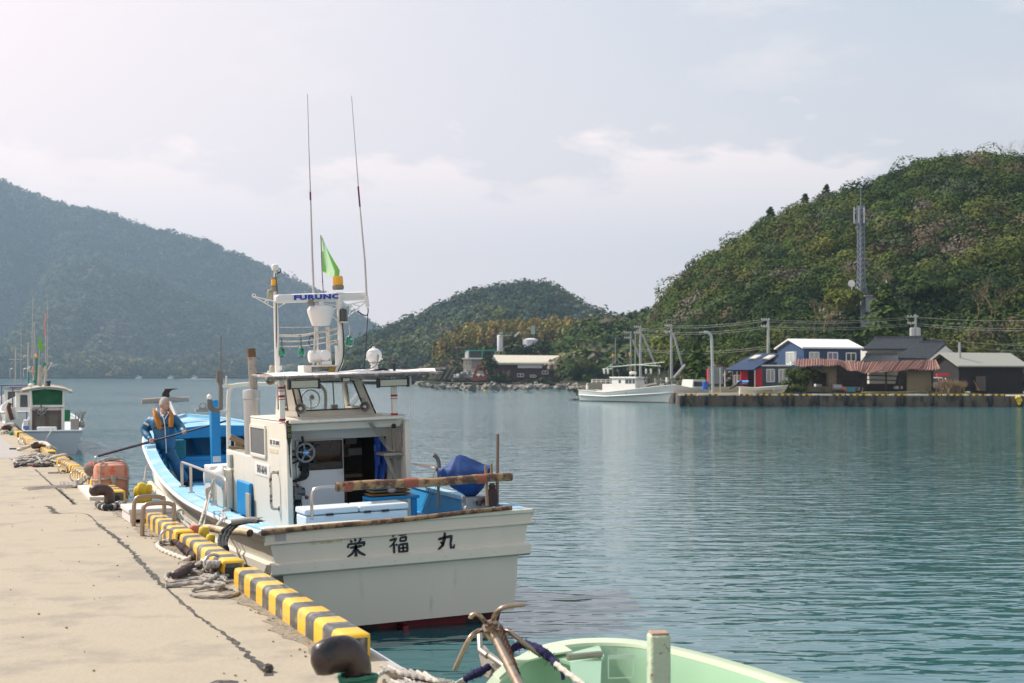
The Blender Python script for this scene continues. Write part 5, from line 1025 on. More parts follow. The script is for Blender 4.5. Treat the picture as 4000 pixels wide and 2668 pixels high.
strokes('lettering', 1390, 2140, .222, [
    [(-.28, .42, .03), (-.2, .28, .06)], [(-.05, .48, .03), (-.0, .32, .06)], [(.3, .46, .06), (.14, .26, .03)],
    [(-.42, .02, .05), (-.38, .2, .04), (.0, .22, .045), (.46, .24, .06), (.40, .06, .04)],
    [(-.32, .02, .045), (.34, .08, .06)],
    [(.0, .18, .06), (.0, -.48, .06), (-.08, -.4, .02)], [(-.02, -.02, .05), (-.2, -.28, .05), (-.46, -.44, .03)], [(.02, -.02, .03), (.2, -.26, .06), (.5, -.42, .04)]])
strokes('lettering', 1557, 2124, .222, [
    [(-.32, .48, .04), (-.24, .38, .06)], [(-.48, .2, .05), (-.12, .28, .05), (-.3, 0, .04), (-.5, -.14, .02)], [(-.25, .06, .05), (-.25, -.48, .055)], [(-.16, .0, .03), (-.06, -.08, .05)],
    [(.02, .44, .045), (.46, .48, .055)], [(.1, .28, .045), (.1, .08, .04)], [(.08, .3, .04), (.42, .32, .05), (.38, .1, .045)], [(.1, .12, .04), (.38, .13, .04)],
    [(.02, -.06, .05), (.02, -.46, .05)], [(.0, -.06, .045), (.46, -.02, .05), (.46, -.46, .05)], [(.06, -.24, .035), (.44, -.22, .035)], [(.04, -.42, .04), (.44, -.41, .045)], [(.23, -.06, .04), (.24, -.42, .04)]])
strokes('lettering', 1740, 2117, .222, [
    [(-.4, .16, .06), (.0, .24, .055), (.34, .28, .06), (.28, -.1, .05), (.3, -.34, .055), (.42, -.38, .06), (.5, -.14, .02)],
    [(-.02, .5, .05), (-.04, .2, .065), (-.16, -.16, .06), (-.5, -.46, .03)], [(-.28, .02, .04), (-.08, -.12, .07)]])
# rust weeps and scuffs on the transom
k = MB(); k.box2((-1.48, -.008, 1.13), (-1.36, -.0015, 1.24)); k.build('scuff_patch', mat('grey scuff', (.42, .39, .40), .7, var=.3, sc=20), BT, smooth=False)
k = MB(); k.box2((-1.1, .0, 1.06), (-.72, -.003, 1.09), 0); k.build('rust_weep', mat('rust weep', (.58, .46, .28), .7, var=.2, sc=10, col2=(.68, .64, .55), lo=.45, hi=.55, sc2=12), BT, smooth=False)
# ================================================================ things on and about the fishing boat
def bw(p): return BM @ V3(p)
def band_bamboo(name, label, a, b, r, m, nodes, bands=()):
    o = thing(name, label, 'bamboo pole'); a, b = V3(a), V3(b); mb = MB(); n = 60; P = [a.lerp(b, i/n)+Vector((0, 0, .008*math.sin(i*.15))) for i in range(n+1)]
    rr = [r*(1+.09*max(0, 1-abs((i/n*nodes) % 1-.5)*18))*(1.06-.1*i/n) for i in range(n+1)]; mb.tube(P, rr, 16, caps=False)
    mb.tube(P, [q*.78 for q in rr], 16, 1); 
    for e, q in ((0, 1), (-1, -1)): mb.loft([[P[e]+Vector((0, math.cos(t)*k, math.sin(t)*k)) for t in np.linspace(0, 6.28, 17)] for k in (rr[e], rr[e]*.78)], 0)
    mb.build('culm', [m, mat('dark bamboo hollow', (.06, .045, .03), .9)], o)
    for u0, u1 in bands: k = MB(); k.tube([a.lerp(b, u0), a.lerp(b, u1)], r*1.12, 16, caps=False); k.build('red_wrap', mat('faded red wrapping', (.33, .10, .055), .7, var=.25, sc=20), o)
    return o
band_bamboo('bamboo_pole', 'thick mottled bamboo pole with red wrappings, held level above the stern', bw(by(1313, 1903, .35)), bw(by(1998, 1864, .35)), .052, BAMBOO, 7, ((.045, .085), (.37, .45), (.79, .845)))
band_bamboo('bamboo_pole', 'long brown bamboo pole lying along the top of the transom', bw(by(1022, 2083, -.02)), bw(by(1998, 1985, -.02)), .028, BAMBOO, 9)
band_bamboo('bamboo_pole', 'short pale bamboo with an open end lashed at the port quarter', bw(bz(977, 2083, 1.22)), bw(bz(800, 2063, 1.22)), .042, BAMBOOP, 3)
tag(MB().tube(spline([bw(bz(x, y, 1.16)) for x, y in ((588, 1890), (625, 1930), (668, 1972), (705, 2003))], .1), .055, 14).build('fender_pipe', mat('cream plastic pipe', (.66, .60, .48), .5, var=.1)), 'cream plastic fender pipe tied along the port side of the hull', 'pipe')
# supports of the big bamboo
mb = MB(); mb.hose([by(1219, 2030, .5), by(1218, 1950, .5), by(1224, 1918, .5), by(1245, 1905, .5), by(1330, 1900, .45)], .019, step=.03); mb.build('stern_hoop', STEEL, BT)
mb = MB(); mb.tube([by(1897, 1820, .42), by(1900, 1890, .42), by(1903, 1975, .42)], .02, 8); mb.tube([by(1919, 1812, .5), by(1921, 1870, .5)], .018, 8); mb.build('wooden_crutch', mat('brown wooden stake', (.32, .22, .13), .8, var=.3), BT)
k = MB(); a, b = by(1942, 1980, .8), by(1944, 1695, .8); k.tube([a, b], .022, 8); tk = k.build('stern_pole', mat('brown painted pole', (.22, .15, .12), .6, var=.3), BT)
k = MB(); p = by(1922, 1900, .7); k.ball(p, (.045, .045, .04)); k.lathe([(.02, 0), (.065, -.06), (.07, -.16), (.05, -.24)], p, n=12); tag(k.build('dark_net_bag', mat('dark brown net', (.07, .04, .035), .95, var=.5, sc=30, bump=.8)), 'dark brown net bag hanging beside the stern pole', 'net bag').matrix_world = BM
# winch stand and its blue tarpaulin
k = MB(); c = by(1850, 1955, .95); k.box((c.x, .95, 1.30), (.26, .2, .16)); k.tube([(c.x-.12, .95, 1.05), (c.x-.12, .95, 1.3)], .02); k.lathe([(.05, 0), (.05, .06)], (c.x-.14, .82, 1.24), (0, -1, 0), 14); k.box((c.x+.05, .84, 1.2), (.12, .04, .05)); k.box((c.x, .95, 1.07), (.2, .16, .34)); wo = k.build('winch_stand', mat('galvanised machinery', (.34, .36, .36), .45, .5, var=.3, sc=12), BT, bevel=.008)
k = MB(); p = by(1885, 1960, .8); [k.ball(p+Vector((random.gauss(0, .05), 0, random.gauss(0, .015))), .02, 6) for _ in range(14)]; k.build('brown_shackles', RUST, wo)
cT = by(1815, 1850, .95); mb = MB(); rings = []
for z, rx, ox in ((-.30, .035, .07), (-.25, .09, .07), (-.17, .18, .05), (-.09, .27, .02), (-.02, .31, .02), (.03, .32, .02), (.07, .26, .0), (.12, .19, -.02), (.17, .12, -.04), (.215, .06, -.06), (.235, .01, -.06)):
    rings.append([cT+Vector((ox+math.cos(t)*rx*(1+.10*math.sin(3*t+z*9)+.10*abs(math.sin(5.5*t-z*5))+.035*math.sin(13*t+z*25)), math.sin(t)*rx*.8*(1+.08*math.sin(4*t+1)), z+.03*math.sin(2*t+.5)*(rx/.3)+(.05 if -.1 < z < .05 else 0)*math.sin(t*2+2.2))) for t in np.linspace(0, 6.283, 73)[:-1]])
mb.loft(rings, closed=True, caps=True); o = mb.build('tarpaulin', mat('blue tarpaulin sheet', (.004, .045, .19), .65, var=.2, sc=4, bump=.6, bsc=9), ang=1.5); tag(o, 'deep blue tarpaulin bundled over the winch at the starboard stern', 'tarpaulin').matrix_world = BM
k = MB(); k.tube([by(1712, 1985, 1.2), by(1712, 1840, 1.2)], .02); k.hose([by(1692, 1776, 1.2), by(1705, 1785, 1.2), by(1713, 1805, 1.2), by(1714, 1830, 1.2), by(1700, 1832, 1.2)], .027); k.build('wrapped_post', mat('cord wrapped steel', (.16, .15, .13), .8), BT)
k = MB(); k.tube([by(1618, 1811, 1.8), by(1700, 1829, 1.25)], .014); k.build('pink_rail', mat('faded pink rail', (.62, .42, .38), .4), BT)
k = MB(); [k.tube(spline([by(x, 1840, 1.2), by(x-20, 1900, 1.15), by(x-50, 1980, 1.1)], .2), .0035, 4) for x in (1700, 1722)]; k.build('thin_line', RUBBER, BT)
# cooler box
co = thing('cooler_box', 'pale blue white cooler box with split lid on the stern deck', 'cooler box', None, BO, (0, HEEL, 0))
CW = mat('pale cooler plastic', (.70, .78, .80), .4, var=.04); a, b = by(1190, 1975, .95), by(1598, 1985, .95)
MB().box2((a.x+.01, .96, .91), (b.x-.01, 1.42, 1.27)).build('cooler_body', CW, co, bevel=.02)
mdx = (a.x+b.x)/2+.02
for x0, x1 in ((a.x, mdx-.004), (mdx+.004, b.x)): MB().box2((x0, .95, 1.28), (x1, 1.43, 1.352)).build('cooler_lid', CW, co, bevel=.018)
k = MB(); [k.box((x, .948, 1.276), (.09, .012, .022)) for x in (a.x+.3, mdx+.1, b.x-.3)]; k.build('latch', BLACK, co)
# tray of old boards on the side bench
tr = thing('tray_stack', 'stack of worn blue and brown trays on the blue bench', 'tray', None, BO, (0, HEEL, 0)); a, b = by(1440, 1940, 1.9), by(1590, 1940, 1.9)
for i, (z, m_) in enumerate(((.003, mat('brown tray', (.22, .13, .05), .8, var=.4, sc=12)), (.045, mat('brown tray', (.22, .13, .05), .8)), (.085, mat('turquoise tray', (.02, .24, .38), .6)))):
    k = MB(); k.box((mdx*0+(a.x+b.x)/2+.01*i, 1.92, ZS+z+.016), (b.x-a.x-.02*i, .26, .012)); k.box((mdx*0+(a.x+b.x)/2+.01*i, 1.92, ZS+z+.028), (b.x-a.x+.02-.02*i, .30, .008)); k.build('tray', m_, tr, bevel=.003)
k = MB(); k.ball(((a.x+b.x)/2+.02, 1.79, ZS+.075), (.06, .02, .03), 10); k.build('crumpled_plastic', mat('clear crumpled plastic', (.45, .42, .48), .2, bump=.8), tr)
# flag
fo_ = thing('boat_flag', 'pale green triangular flag on a thin dark pole above the radar', 'flag', None, BO, (0, HEEL, 0))
k = MB(); k.tube([m2(1264, 1160, .1), m2(1258, 1060, .1), m2(1253, 918, .1)], .006, 6); k.ball(m2(1260, 1100, .1), .012, 6); k.build('flag_pole', mat('plum pole', (.12, .03, .06), .5), fo_)
k = MB(); A = [m2(1255, 930, .1), m2(1257, 1000, .1), m2(1260, 1062, .1)]; S3 = [(1257, 930), (1262, 934)]
rows = []
for i in range(13):
    v = i/12; p0 = m2(1255+5*v, 926+134*v, .1); e = m2(1258+74*v, 926+142*v, .1) if v < .999 else m2(1322, 1086, .1); row = []
    for j in range(9): u = j/8; row.append(p0.lerp(e, u)+Vector((0, .045*math.sin(u*7+v*3)*u, -.02*math.sin(u*3.1)*v)))
    rows.append(row)
rows.append([rows[-1][j].lerp(m2(1312, 1085, .1), .5 if 2 < j < 8 else .0)+Vector((0, .02, -.012*math.sin(j/8*3.1))) for j in range(9)])
k.loft(rows); clo = k.build('flag_cloth', mat('pale green cloth', (.58, .80, .52), .8, var=.08, trans=.5), fo_, ang=2)
k = MB(); k.loft([[r[0]+Vector((0, -.004, 0)), r[0].lerp(r[-1], .22)+Vector((0, -.004, 0))] for r in rows[5:13]]); k.loft([[rows[i][max(0, 8-2)]+Vector((0, -.008, 0)), rows[i][8]+Vector((0, -.008, 0))] for i in range(2, 13)]); k.build('folded_hem', mat('bright green hem', (.36, .66, .20), .8, trans=.5), clo, ang=2)
# ================================================================ the fisherman
PD = 25.6
def pp(x, y, d=0.): return ad(x, y, PD+d)
def skin(name, chains, m, parent, sub=2, root=0, merge=None):
    """chains: list of [(point, rx, ry)] ; a chain whose first entry is an int starts on that vertex"""
    vs, es, rd_ = [], [], []
    for ch in chains:
        prev = None
        for e in ch:
            if isinstance(e, int): prev = e; continue
            vs.append(e[0]); rd_.append(e[1:]); i = len(vs)-1
            if prev is not None: es.append((prev, i))
            prev = i
    me = bpy.data.meshes.new(name); me.from_pydata([tuple(v) for v in vs], es, []); me.materials.append(m); o = bpy.data.objects.new(name, me); C.objects.link(o); o.parent = parent
    s = o.modifiers.new('skin', 'SKIN'); s.use_smooth_shade = True; s.branch_smoothing = .4
    for i, r in enumerate(rd_): me.skin_vertices[0].data[i].radius = tuple(q*1.32 for q in (r if len(r) == 2 else (r[0], r[0])))
    me.skin_vertices[0].data[root].use_root = True
    b = o.modifiers.new('sub', 'SUBSURF'); b.levels = b.render_levels = sub
    dg = bpy.context.evaluated_depsgraph_get(); bpy.context.view_layer.update(); m2_ = bpy.data.meshes.new_from_object(o.evaluated_get(dg)); o.modifiers.clear(); o.data = m2_; m2_.name = name
    m2_.polygons.foreach_set('use_smooth', [True]*len(m2_.polygons)); return o
MAN = thing('person', 'man in blue rain suit and worn orange life vest leaning out with a long boathook', 'person'); 
SKN = mat('tanned skin', (.52, .30, .21), .55, var=.1, sc=20); SUIT = mat('blue rain suit', (.012, .115, .235), .5, var=.15, sc=9, col2=(.03, .18, .32), lo=.55, hi=.75, sc2=7, bump=.5, bsc=14)
pel, che, nek = pp(652, 1765), pp(636, 1670), pp(640, 1618, -.02)
shR, shL = pp(590, 1640, .02), pp(682, 1634, -.02)
elR, haR = pp(562, 1683, .05), pp(592, 1722, -.22)
elL, haL = pp(703, 1668, .0), pp(724, 1690, -.42)
hipR, hipL = pp(636, 1778, .02), pp(672, 1776, -.02); knR, knL = pp(644, 1835, -.05), pp(697, 1832, -.05); anR, anL = pp(664, 1893, .1), pp(724, 1885, .05)
body = skin('body', [[(pel, .09, .07), (che, .12, .085), (nek, .055, .055), (pp(642, 1602, -.03), .058, .055)], [1, (shR, .06), (elR, .045), (haR.lerp(elR, .22), .030)], [1, (shL, .06), (elL, .045), (haL.lerp(elL, .22), .030)],
    [0, (hipR, .06), (knR, .05), (anR, .04)], [0, (hipL, .06), (knL, .05), (anL, .04)]], SKN, MAN)
jk = skin('jacket', [[(pp(654, 1772), .19, .15), (pp(646, 1715), .175, .14), (che+Vector((0, 0, .05)), .17, .125), (pp(640, 1630, .0), .10, .085), (pp(640, 1616, .03), .085, .075)], [2, (shR, .085), (elR, .074), (haR.lerp(elR, .2), .045)], [2, (shL, .082), (elL, .072), (haL.lerp(elL, .2), .045)]], SUIT, MAN)
tr_ = skin('trousers', [[(pp(652, 1745), .13, .10), (pp(653, 1778), .13, .10)], [1, (hipR, .082), (knR, .072), (anR, .078)], [1, (hipL, .082), (knL, .072), (anL+Vector((0, 0, .02)), .078)]], SUIT, MAN)
for p, nm in ((anR, 0), (anL, 1)):
    k = MB(); d = Vector((.5, -.85, 0)).normalized(); b_ = p+Vector((0, 0, -.045)); k.loft([[b_+d*t+d.cross(Vector((0, 0, 1)))*w*c_+Vector((0, 0, h*s_)) for c_, s_ in ((-1, -.4), (-.9, .5), (0, 1), (.9, .5), (1, -.4))] for t, w, h in ((-.09, .03, .03), (-.07, .04, .07), (.0, .045, .08), (.10, .05, .045), (.17, .045, .03), (.195, .02, .015))], closed=True, caps=True); k.build('boot', mat('black rubber boot', (.018, .02, .025), .35), MAN)
# head: one shaped mesh with brow, nose, lips, chin and ears
hc = pp(643, 1579, -.04); face = Vector((.62, -.78, -.04)).normalized(); up_ = Vector((-.02, 0, 1)); sdv = face.cross(up_).normalized(); up_ = sdv.cross(face)
k = MB(); n, rws = 40, 30; VS = []
for i in range(rws+1):
    t = math.pi*i/rws; zz = -math.cos(t); ring_ = []
    for j in range(n):
        a = 2*math.pi*j/n; x, y = math.sin(t)*math.cos(a), math.sin(t)*math.sin(a)     # x forward
        wz = 1-.18*max(0, -zz)**1.5; px, py, pz = x*.098, y*.076*wz, zz*.125
        if x > 0:
            px -= .010*max(0, zz)*x; px += .012*max(0, -zz-.45)*2*x
            g = math.exp(-(y/.16)**2)
            px += .026*g*math.exp(-((zz+.10)/.13)**2)*x; px += .012*g*math.exp(-((zz-.08)/.12)**2)*x           # nose
            px += .009*math.exp(-(y/.5)**2)*math.exp(-((zz-.20)/.07)**2)                                        # brow
            px -= .012*math.exp(-((abs(y)-.36)/.16)**2)*math.exp(-((zz-.06)/.10)**2)                            # eye sockets
            px += .007*math.exp(-(y/.3)**2)*math.exp(-((zz+.42)/.05)**2); px -= .005*math.exp(-(y/.3)**2)*math.exp(-((zz+.36)/.03)**2)
            px += .009*math.exp(-(y/.35)**2)*math.exp(-((zz+.75)/.12)**2)
        VS.append(hc+face*px+sdv*py+up_*pz)
k.add(VS, [(i*n+j, i*n+(j+1) % n, (i+1)*n+(j+1) % n, (i+1)*n+j) for i in range(rws) for j in range(n)])
for s in (-1, 1): k.ball(hc+sdv*s*.078-face*.008-up_*.005, (.012, .02, .032), 10, 0, face)
k.tube([hc-up_*.05-face*.02, nek+Vector((0, 0, -.02))], [.055, .062], 16)
hd_ = k.build('head', SKN, MAN, ang=3)
HAIR = mat('short grey hair', (.50, .49, .47), .9, var=.35, sc=40, bump=1., bsc=120)
k = MB(); VS = []; nr = 16
for i in range(nr+1):
    for j in range(n):
        a = 2*math.pi*j/n; lim = .62*math.pi if math.cos(a) < .2 else (.62-.36*min(1, (math.cos(a)-.2)/.5))*math.pi; t = lim*i/nr
        x, y, zz = math.sin(t)*math.cos(a), math.sin(t)*math.sin(a), math.cos(t); rr = 1.07+.02*math.sin(j*5+i*3)+(0 if i < nr else -.06); wz = 1-.18*max(0, -zz)**1.5
        VS.append(hc+face*(x*.098*rr-.004)+sdv*y*.076*rr*wz+up_*zz*.125*rr)
k.add(VS, [(i*n+j, i*n+(j+1) % n, (i+1)*n+(j+1) % n, (i+1)*n+j) for i in range(nr) for j in range(n)]); k.build('hair', HAIR, hd_, ang=3)
k = MB()
for s in (-1, 1):
    e = hc+face*.083+sdv*s*.029+up_*.010; k.ball(e, (.010, .005, .0045), 10, 0, face); 
k.build('eyes', mat('dark eyes', (.03, .02, .018), .2), hd_)
k = MB(); [k.bar(hc+face*.093+sdv*s*.014+up_*.026, hc+face*.082+sdv*s*.044+up_*.028, .006, .008) for s in (-1, 1)]; k.build('eyebrows', mat('dark grey brow', (.08, .07, .065), .9), hd_)
k = MB(); k.tube([hc+face*.090+sdv*-.02-up_*.050, hc+face*.097-up_*.048, hc+face*.090+sdv*.02-up_*.050], [.002, .005, .002], 8); k.build('lips', mat('lips', (.28, .10, .08), .5), hd_)
# collar, zip, reflective strip, vest, belt
k = MB(); Q = [pp(640, 1622, .02)+Vector((math.cos(t)*.10, math.sin(t)*.085, .0+.035*math.sin(t)+.02)) for t in np.linspace(-1.0, 4.14, 20)]; k.tube(Q, [.018]+[.034]*18+[.018], 10); k.build('collar', SUIT, MAN)
ZIP = mat('white zip tape', (.75, .75, .74), .6)
def front(x, y): return pp(x, y, -.205)
zp = MB(); Q = spline([front(628, 1608)+Vector((0, .10, 0)), front(636, 1628)+Vector((0, .03, 0)), front(641, 1640)+Vector((0, .015, 0)), front(645, 1680), front(648, 1730), front(650, 1770)+Vector((0, .01, 0))], .02)
zp.tube(Q, .0085, 6); zp.tube(spline([front(663, 1612)+Vector((0, .10, 0)), front(652, 1626)+Vector((0, .04, 0)), front(642, 1640)+Vector((0, .015, 0))], .02), .007, 6); zp.build('zip', ZIP, MAN)
k = MB(); k.ball(pp(638, 1626, -.09), (.03, .025, .035), 12); k.build('white_shirt', WHITE, MAN)
k = MB(); k.bar(pp(563, 1652, -.07), pp(582, 1661, -.09), .05, .03); k.build('sleeve_reflector', mat('silver reflector', (.6, .62, .62), .3), MAN)
VEST = mat('worn orange life vest', (.50, .19, .025), .75, var=.25, sc=12, col2=(.20, .09, .03), lo=.55, hi=.7, sc2=12)
k = MB()
def ribbon(pts, ws, t=.05):
    A = []
    for i, p in enumerate(pts):
        d = (pts[min(i+1, len(pts)-1)]-pts[max(i-1, 0)]).normalized(); s_ = d.cross(Vector((-.38, .92, 0))).normalized(); w = ws[i] if i < len(ws) else ws[-1]; nn = Vector((.38, -.92, 0)).normalized()
        A.append([p-s_*w+nn*0, p-s_*w*.8+nn*t, p+s_*w*.8+nn*t, p+s_*w, p-nn*t*.3])
    k.loft(A, closed=True, caps=True)
ribbon([pp(604, 1604, .05), pp(604, 1610, -.06), pp(610, 1630, -.13), pp(617, 1650, -.155), pp(622, 1668, -.165), pp(627, 1674, -.165)], [.05, .055, .055, .055, .05, .035])
ribbon([pp(664, 1606, .05), pp(667, 1614, -.07), pp(667, 1632, -.13), pp(666, 1650, -.155), pp(665, 1668, -.16)], [.045, .045, .042, .042, .035])
k.build('life_vest', VEST, MAN, ang=1.2)
k = MB(); Q = spline([pp(590, 1680, .0), pp(600, 1674, -.13), pp(625, 1665, -.17), pp(655, 1659, -.17), pp(680, 1660, -.10), pp(688, 1662, .02)], .03); k.tube(Q, .017, 6); k.box(pp(645, 1660, -.185), (.05, .02, .04), (0, 0, .3)); k.build('vest_belt', BLACK, MAN)
# hands closed round the pole
HP0, HP1 = pp(385, 1781, .1), pp(885, 1644, -.75)
def onpole(x): 
    t = (x-385)/500.; q = HP0.lerp(HP1, t)
    for _ in range(3):
        pass
    return q
# solve the parameter whose projection lies at column x
def colx(p):
    v = p-E0; f = Vector((math.sin(TH)*math.cos(PT), math.cos(TH)*math.cos(PT), math.sin(PT))); r = Vector((math.cos(TH), -math.sin(TH), 0)); return CX+F_PX*v.dot(r)/v.dot(f)
def atcol(x):
    lo, hi = 0., 1.
    for _ in range(30):
        m_ = (lo+hi)/2
        if colx(HP0.lerp(HP1, m_)) < x: lo = m_
        else: hi = m_
    return HP0.lerp(HP1, lo)
pdir = (HP1-HP0).normalized()
def hand(c, wrist, sgn):
    tow = (wrist-c); tow -= pdir*tow.dot(pdir); tow.normalize(); oth = pdir.cross(tow); 
    ch = [[(wrist, .026, .02), (c+tow*.055, .034, .020), (c+tow*.03, .036, .022)]]
    for i in range(4):
        o = pdir*(i-1.5)*.021*1.; L_ = (1, 1.08, 1.02, .84)[i]
        ch.append([2, (c+o+tow*.02-oth*.022*sgn, .0095), (c+o-tow*.012*L_-oth*.026*sgn, .0090), (c+o-tow*.027*L_+oth*.0*sgn, .0085), (c+o-tow*.012*L_+oth*.024*sgn, .008)])
    ch.append([1, (c+pdir*-.045+tow*.028+oth*.02*sgn, .011), (c+pdir*-.03+oth*.027*sgn, .010), (c+pdir*-.005-tow*.01+oth*.028*sgn, .009)])
    return skin('hand', ch, SKN, MAN, 1)
cR, cL = atcol(594), atcol(722)
hand(cR, haR.lerp(elR, .22), 1); hand(cL, haL.lerp(elL, .22), -1)
for w, e in ((haR, elR), (haL, elL)):
    k = MB(); k.tube([w.lerp(e, .12), w.lerp(e, .3)], [.045, .052], 14); k.build('cuff', SUIT, MAN)
bh = thing('boathook', 'long black boathook with a wire hook, held by the man over the quay edge', 'boathook')
MB().tube([HP0, HP1], .0165, 10).build('pole_shaft', mat('black pole tape', (.02, .02, .035), .6, var=.4, sc=30), bh)
k = MB(); k.tube([HP0-pdir*.0, HP0+pdir*1.3], .022, 10, 0, True, (160, .06)); k.build('pole_grip', mat('dark plum binding', (.03, .015, .04), .8), bh)
k = MB(); k.hose([HP0, HP0+Vector((-.06, .0, -.02)), HP0+Vector((-.09, 0, -.1)), HP0+Vector((-.06, 0, -.17))], .006); k.build('hook', STEEL, bh)
# ================================================================ the shore on the right
LAND = mat('shore ground, dry grass and dirt', (.22, .19, .13), .95, var=.3, sc=.5, col2=(.10, .11, .05), lo=.48, hi=.58, sc2=.4, bump=.4, bsc=5)
QW = mat('dark stained harbour wall', (.125, .105, .08), .9, var=.4, sc=1.6, col2=(.035, .034, .03), lo=.46, hi=.62, sc2=1.4, stretch=(1, 1, .4))
def ypx(y, D): return H+(YH-y)*D/F_PX
QA, QB = az(2656, 1588, 0), az(4000, 1590, 0); QB = QA+(QB-QA)*1.6; qd = (QB-QA).normalized(); qn = Vector((-qd.y, qd.x, 0)); 
if qn.y < 0: qn = -qn
ZF = 1.02
k = MB(); k.prism([QA-Vector((0, 0, 1)), QB-Vector((0, 0, 1)), QB-Vector((0, 0, 1))+qn*9, QA-Vector((0, 0, 1))+qn*9], (0, 0, 1+ZF)); struct(k.build('opposite_quay', [QW], smooth=False))
k = MB(); a = [QA+qn*.15, QB+qn*.15]; k.add([QA+qn*.02+Vector((0, 0, ZF+.004)), QB+qn*.02+Vector((0, 0, ZF+.004)), QB+qn*9, QA+qn*9]+[], [(0, 1, 2, 3)])
for i in (2, 3): k.v[i] = (k.v[i][0], k.v[i][1], ZF+.004)
struct(k.build('opposite_quay_top', mat('pale quay top', (.46, .42, .34), .9, var=.2, sc=.6, col2=(.18, .18, .10), lo=.5, hi=.6), smooth=False, recalc=False))
k = MB(); k.add([(*(QA+qn*7).xy, ZF+.02), (*(QB+qn*7).xy, ZF+.02), (*pol(5400, 260, 0).xy, ZF+.02), (*pol(2280, 260, 0).xy, ZF+.02), (*pol(2280, 182, 0).xy, ZF+.02), (*pol(2500, 172, 0).xy, ZF+.02), (*pol(2600, 164, 0).xy, ZF+.02), (*pol(2648, 150, 0).xy, ZF+.02)], [tuple(range(8))]); struct(k.build('right_shore_ground', LAND, smooth=False, recalc=False))
k = MB(); P = [pol(2280, 182, 0), pol(2400, 176, 0), pol(2500, 172, 0), pol(2600, 164, 0), pol(2648, 150, 0), QA+qn*7, QA]; k.loft([[p+Vector((0, 0, z)) for p in P] for z in (-1, ZF+.01)]); struct(k.build('right_shore_wall', QW, smooth=False))
def onq(px, off=0., z=ZF):                                           # point on the quay line under a pixel column
    o, d = E0.xy, pol(px, 1, 0).xy; a = QA.xy+qn.xy*off; M_ = Matrix(((d.x, -qd.x), (d.y, -qd.y))); s, t = M_.inverted() @ (a-o); return Vector((*(d*s), z))
FEN = mat('black tyre fender', (.012, .014, .016), .7, var=.3)
LBF = ['left of the street lamp', 'below the back of the grey signboard', 'below the stern of the beached skiff', 'below the bow of the beached skiff', 'below the ivy covered pier', 'right of the pair, below the ivy pier', 'below the open shed window', 'below the blue crate', 'below the middle of the brown roof', 'below the leaning posts', 'below the beige wall panel', 'below the small crane truck', 'below the black shed door', 'with the yellow floats, at the right edge']
for i, px in enumerate((2664, 2758, 2867, 2974, 3072, 3096, 3193, 3303, 3415, 3526, 3641, 3754, 3869, 3985)):
    p = onq(px, 0); k = MB(); k.box(p+Vector((0, 0, -.42))-qn*.08, (.30, .2, .95), (0, 0, math.atan2(qd.y, qd.x))); k.box(p+Vector((0, 0, -.42))-qn*.2, (.18, .08, .8), (0, 0, math.atan2(qd.y, qd.x)))
    tag(k.build('quay_fender', FEN, None, bevel=.04), 'black rubber fender on the opposite quay wall, '+LBF[i], 'fender', 'rubber fenders along the opposite quay')
def smat():
    m = STRIPE.copy(); m.name = 'far kerb stripes'; nt = m.node_tree
    for n in nt.nodes:
        if n.type == 'MATH' and n.operation == 'MULTIPLY_ADD': n.inputs[1].default_value = 1/.55
    for n in nt.nodes:
        if n.type == 'SEPXYZ': pass
    return m
SM = smat(); WS = mat('chalky kerb', (.62, .58, .48), .8, var=.2, sc=2)
seg = [(2672, 2720, 1), (2724, 2764, 0), (2766, 2808, 1), (2810, 2887, 0), (2889, 2938, 1), (2940, 2952, 0), (2954, 3021, 1), (3023, 3036, 0), (3038, 3104, 1), (3106, 3119, 0), (3121, 3170, 1), (3172, 3250, 0), (3252, 3303, 1), (3305, 3317, 0), (3319, 3388, 1), (3390, 3404, 0), (3406, 3470, 1), (3473, 3490, 0), (3492, 3540, 1), (3542, 3625, 0), (3627, 3678, 1), (3681, 3695, 0), (3697, 3765, 1), (3768, 3782, 0), (3784, 3855, 1), (3858, 3870, 0), (3872, 3925, 1)]
LM = ['bow of the moored white boat', 'small cabin boat', 'street lamp', 'grey signboard', 'outboard of the skiff', 'stern of the skiff', 'middle of the skiff', 'bow of the skiff', 'left edge of the ivy', 'ivy stem', 'left shed pier', 'shed window', 'blue crate', 'second roof post', 'leaning posts', 'boat under the roof', 'middle of the brown roof', 'small posts', 'left edge of the beige panel', 'beige panel', 'cab of the truck', 'crane of the truck', 'dry bush', 'grey pole', 'black shed door', 'right part of the black shed', 'pale road by the shed']
for i, (a, b, s_) in enumerate(seg):
    A, B = onq(a, .12), onq(b, .12); L_ = (B-A).length; k = MB(); k.box((0, L_/2, .085), (.2, L_, .17)); o = k.build('quay_kerb', SM if s_ else WS, None, bevel=.03); o.location = A; o.rotation_euler = (0, 0, math.atan2(qd.y, qd.x)-math.pi/2)
    tag(o, ('black and yellow' if s_ else 'plain pale')+' far kerb in front of the '+LM[i], 'kerb', 'kerbs along the opposite quay')
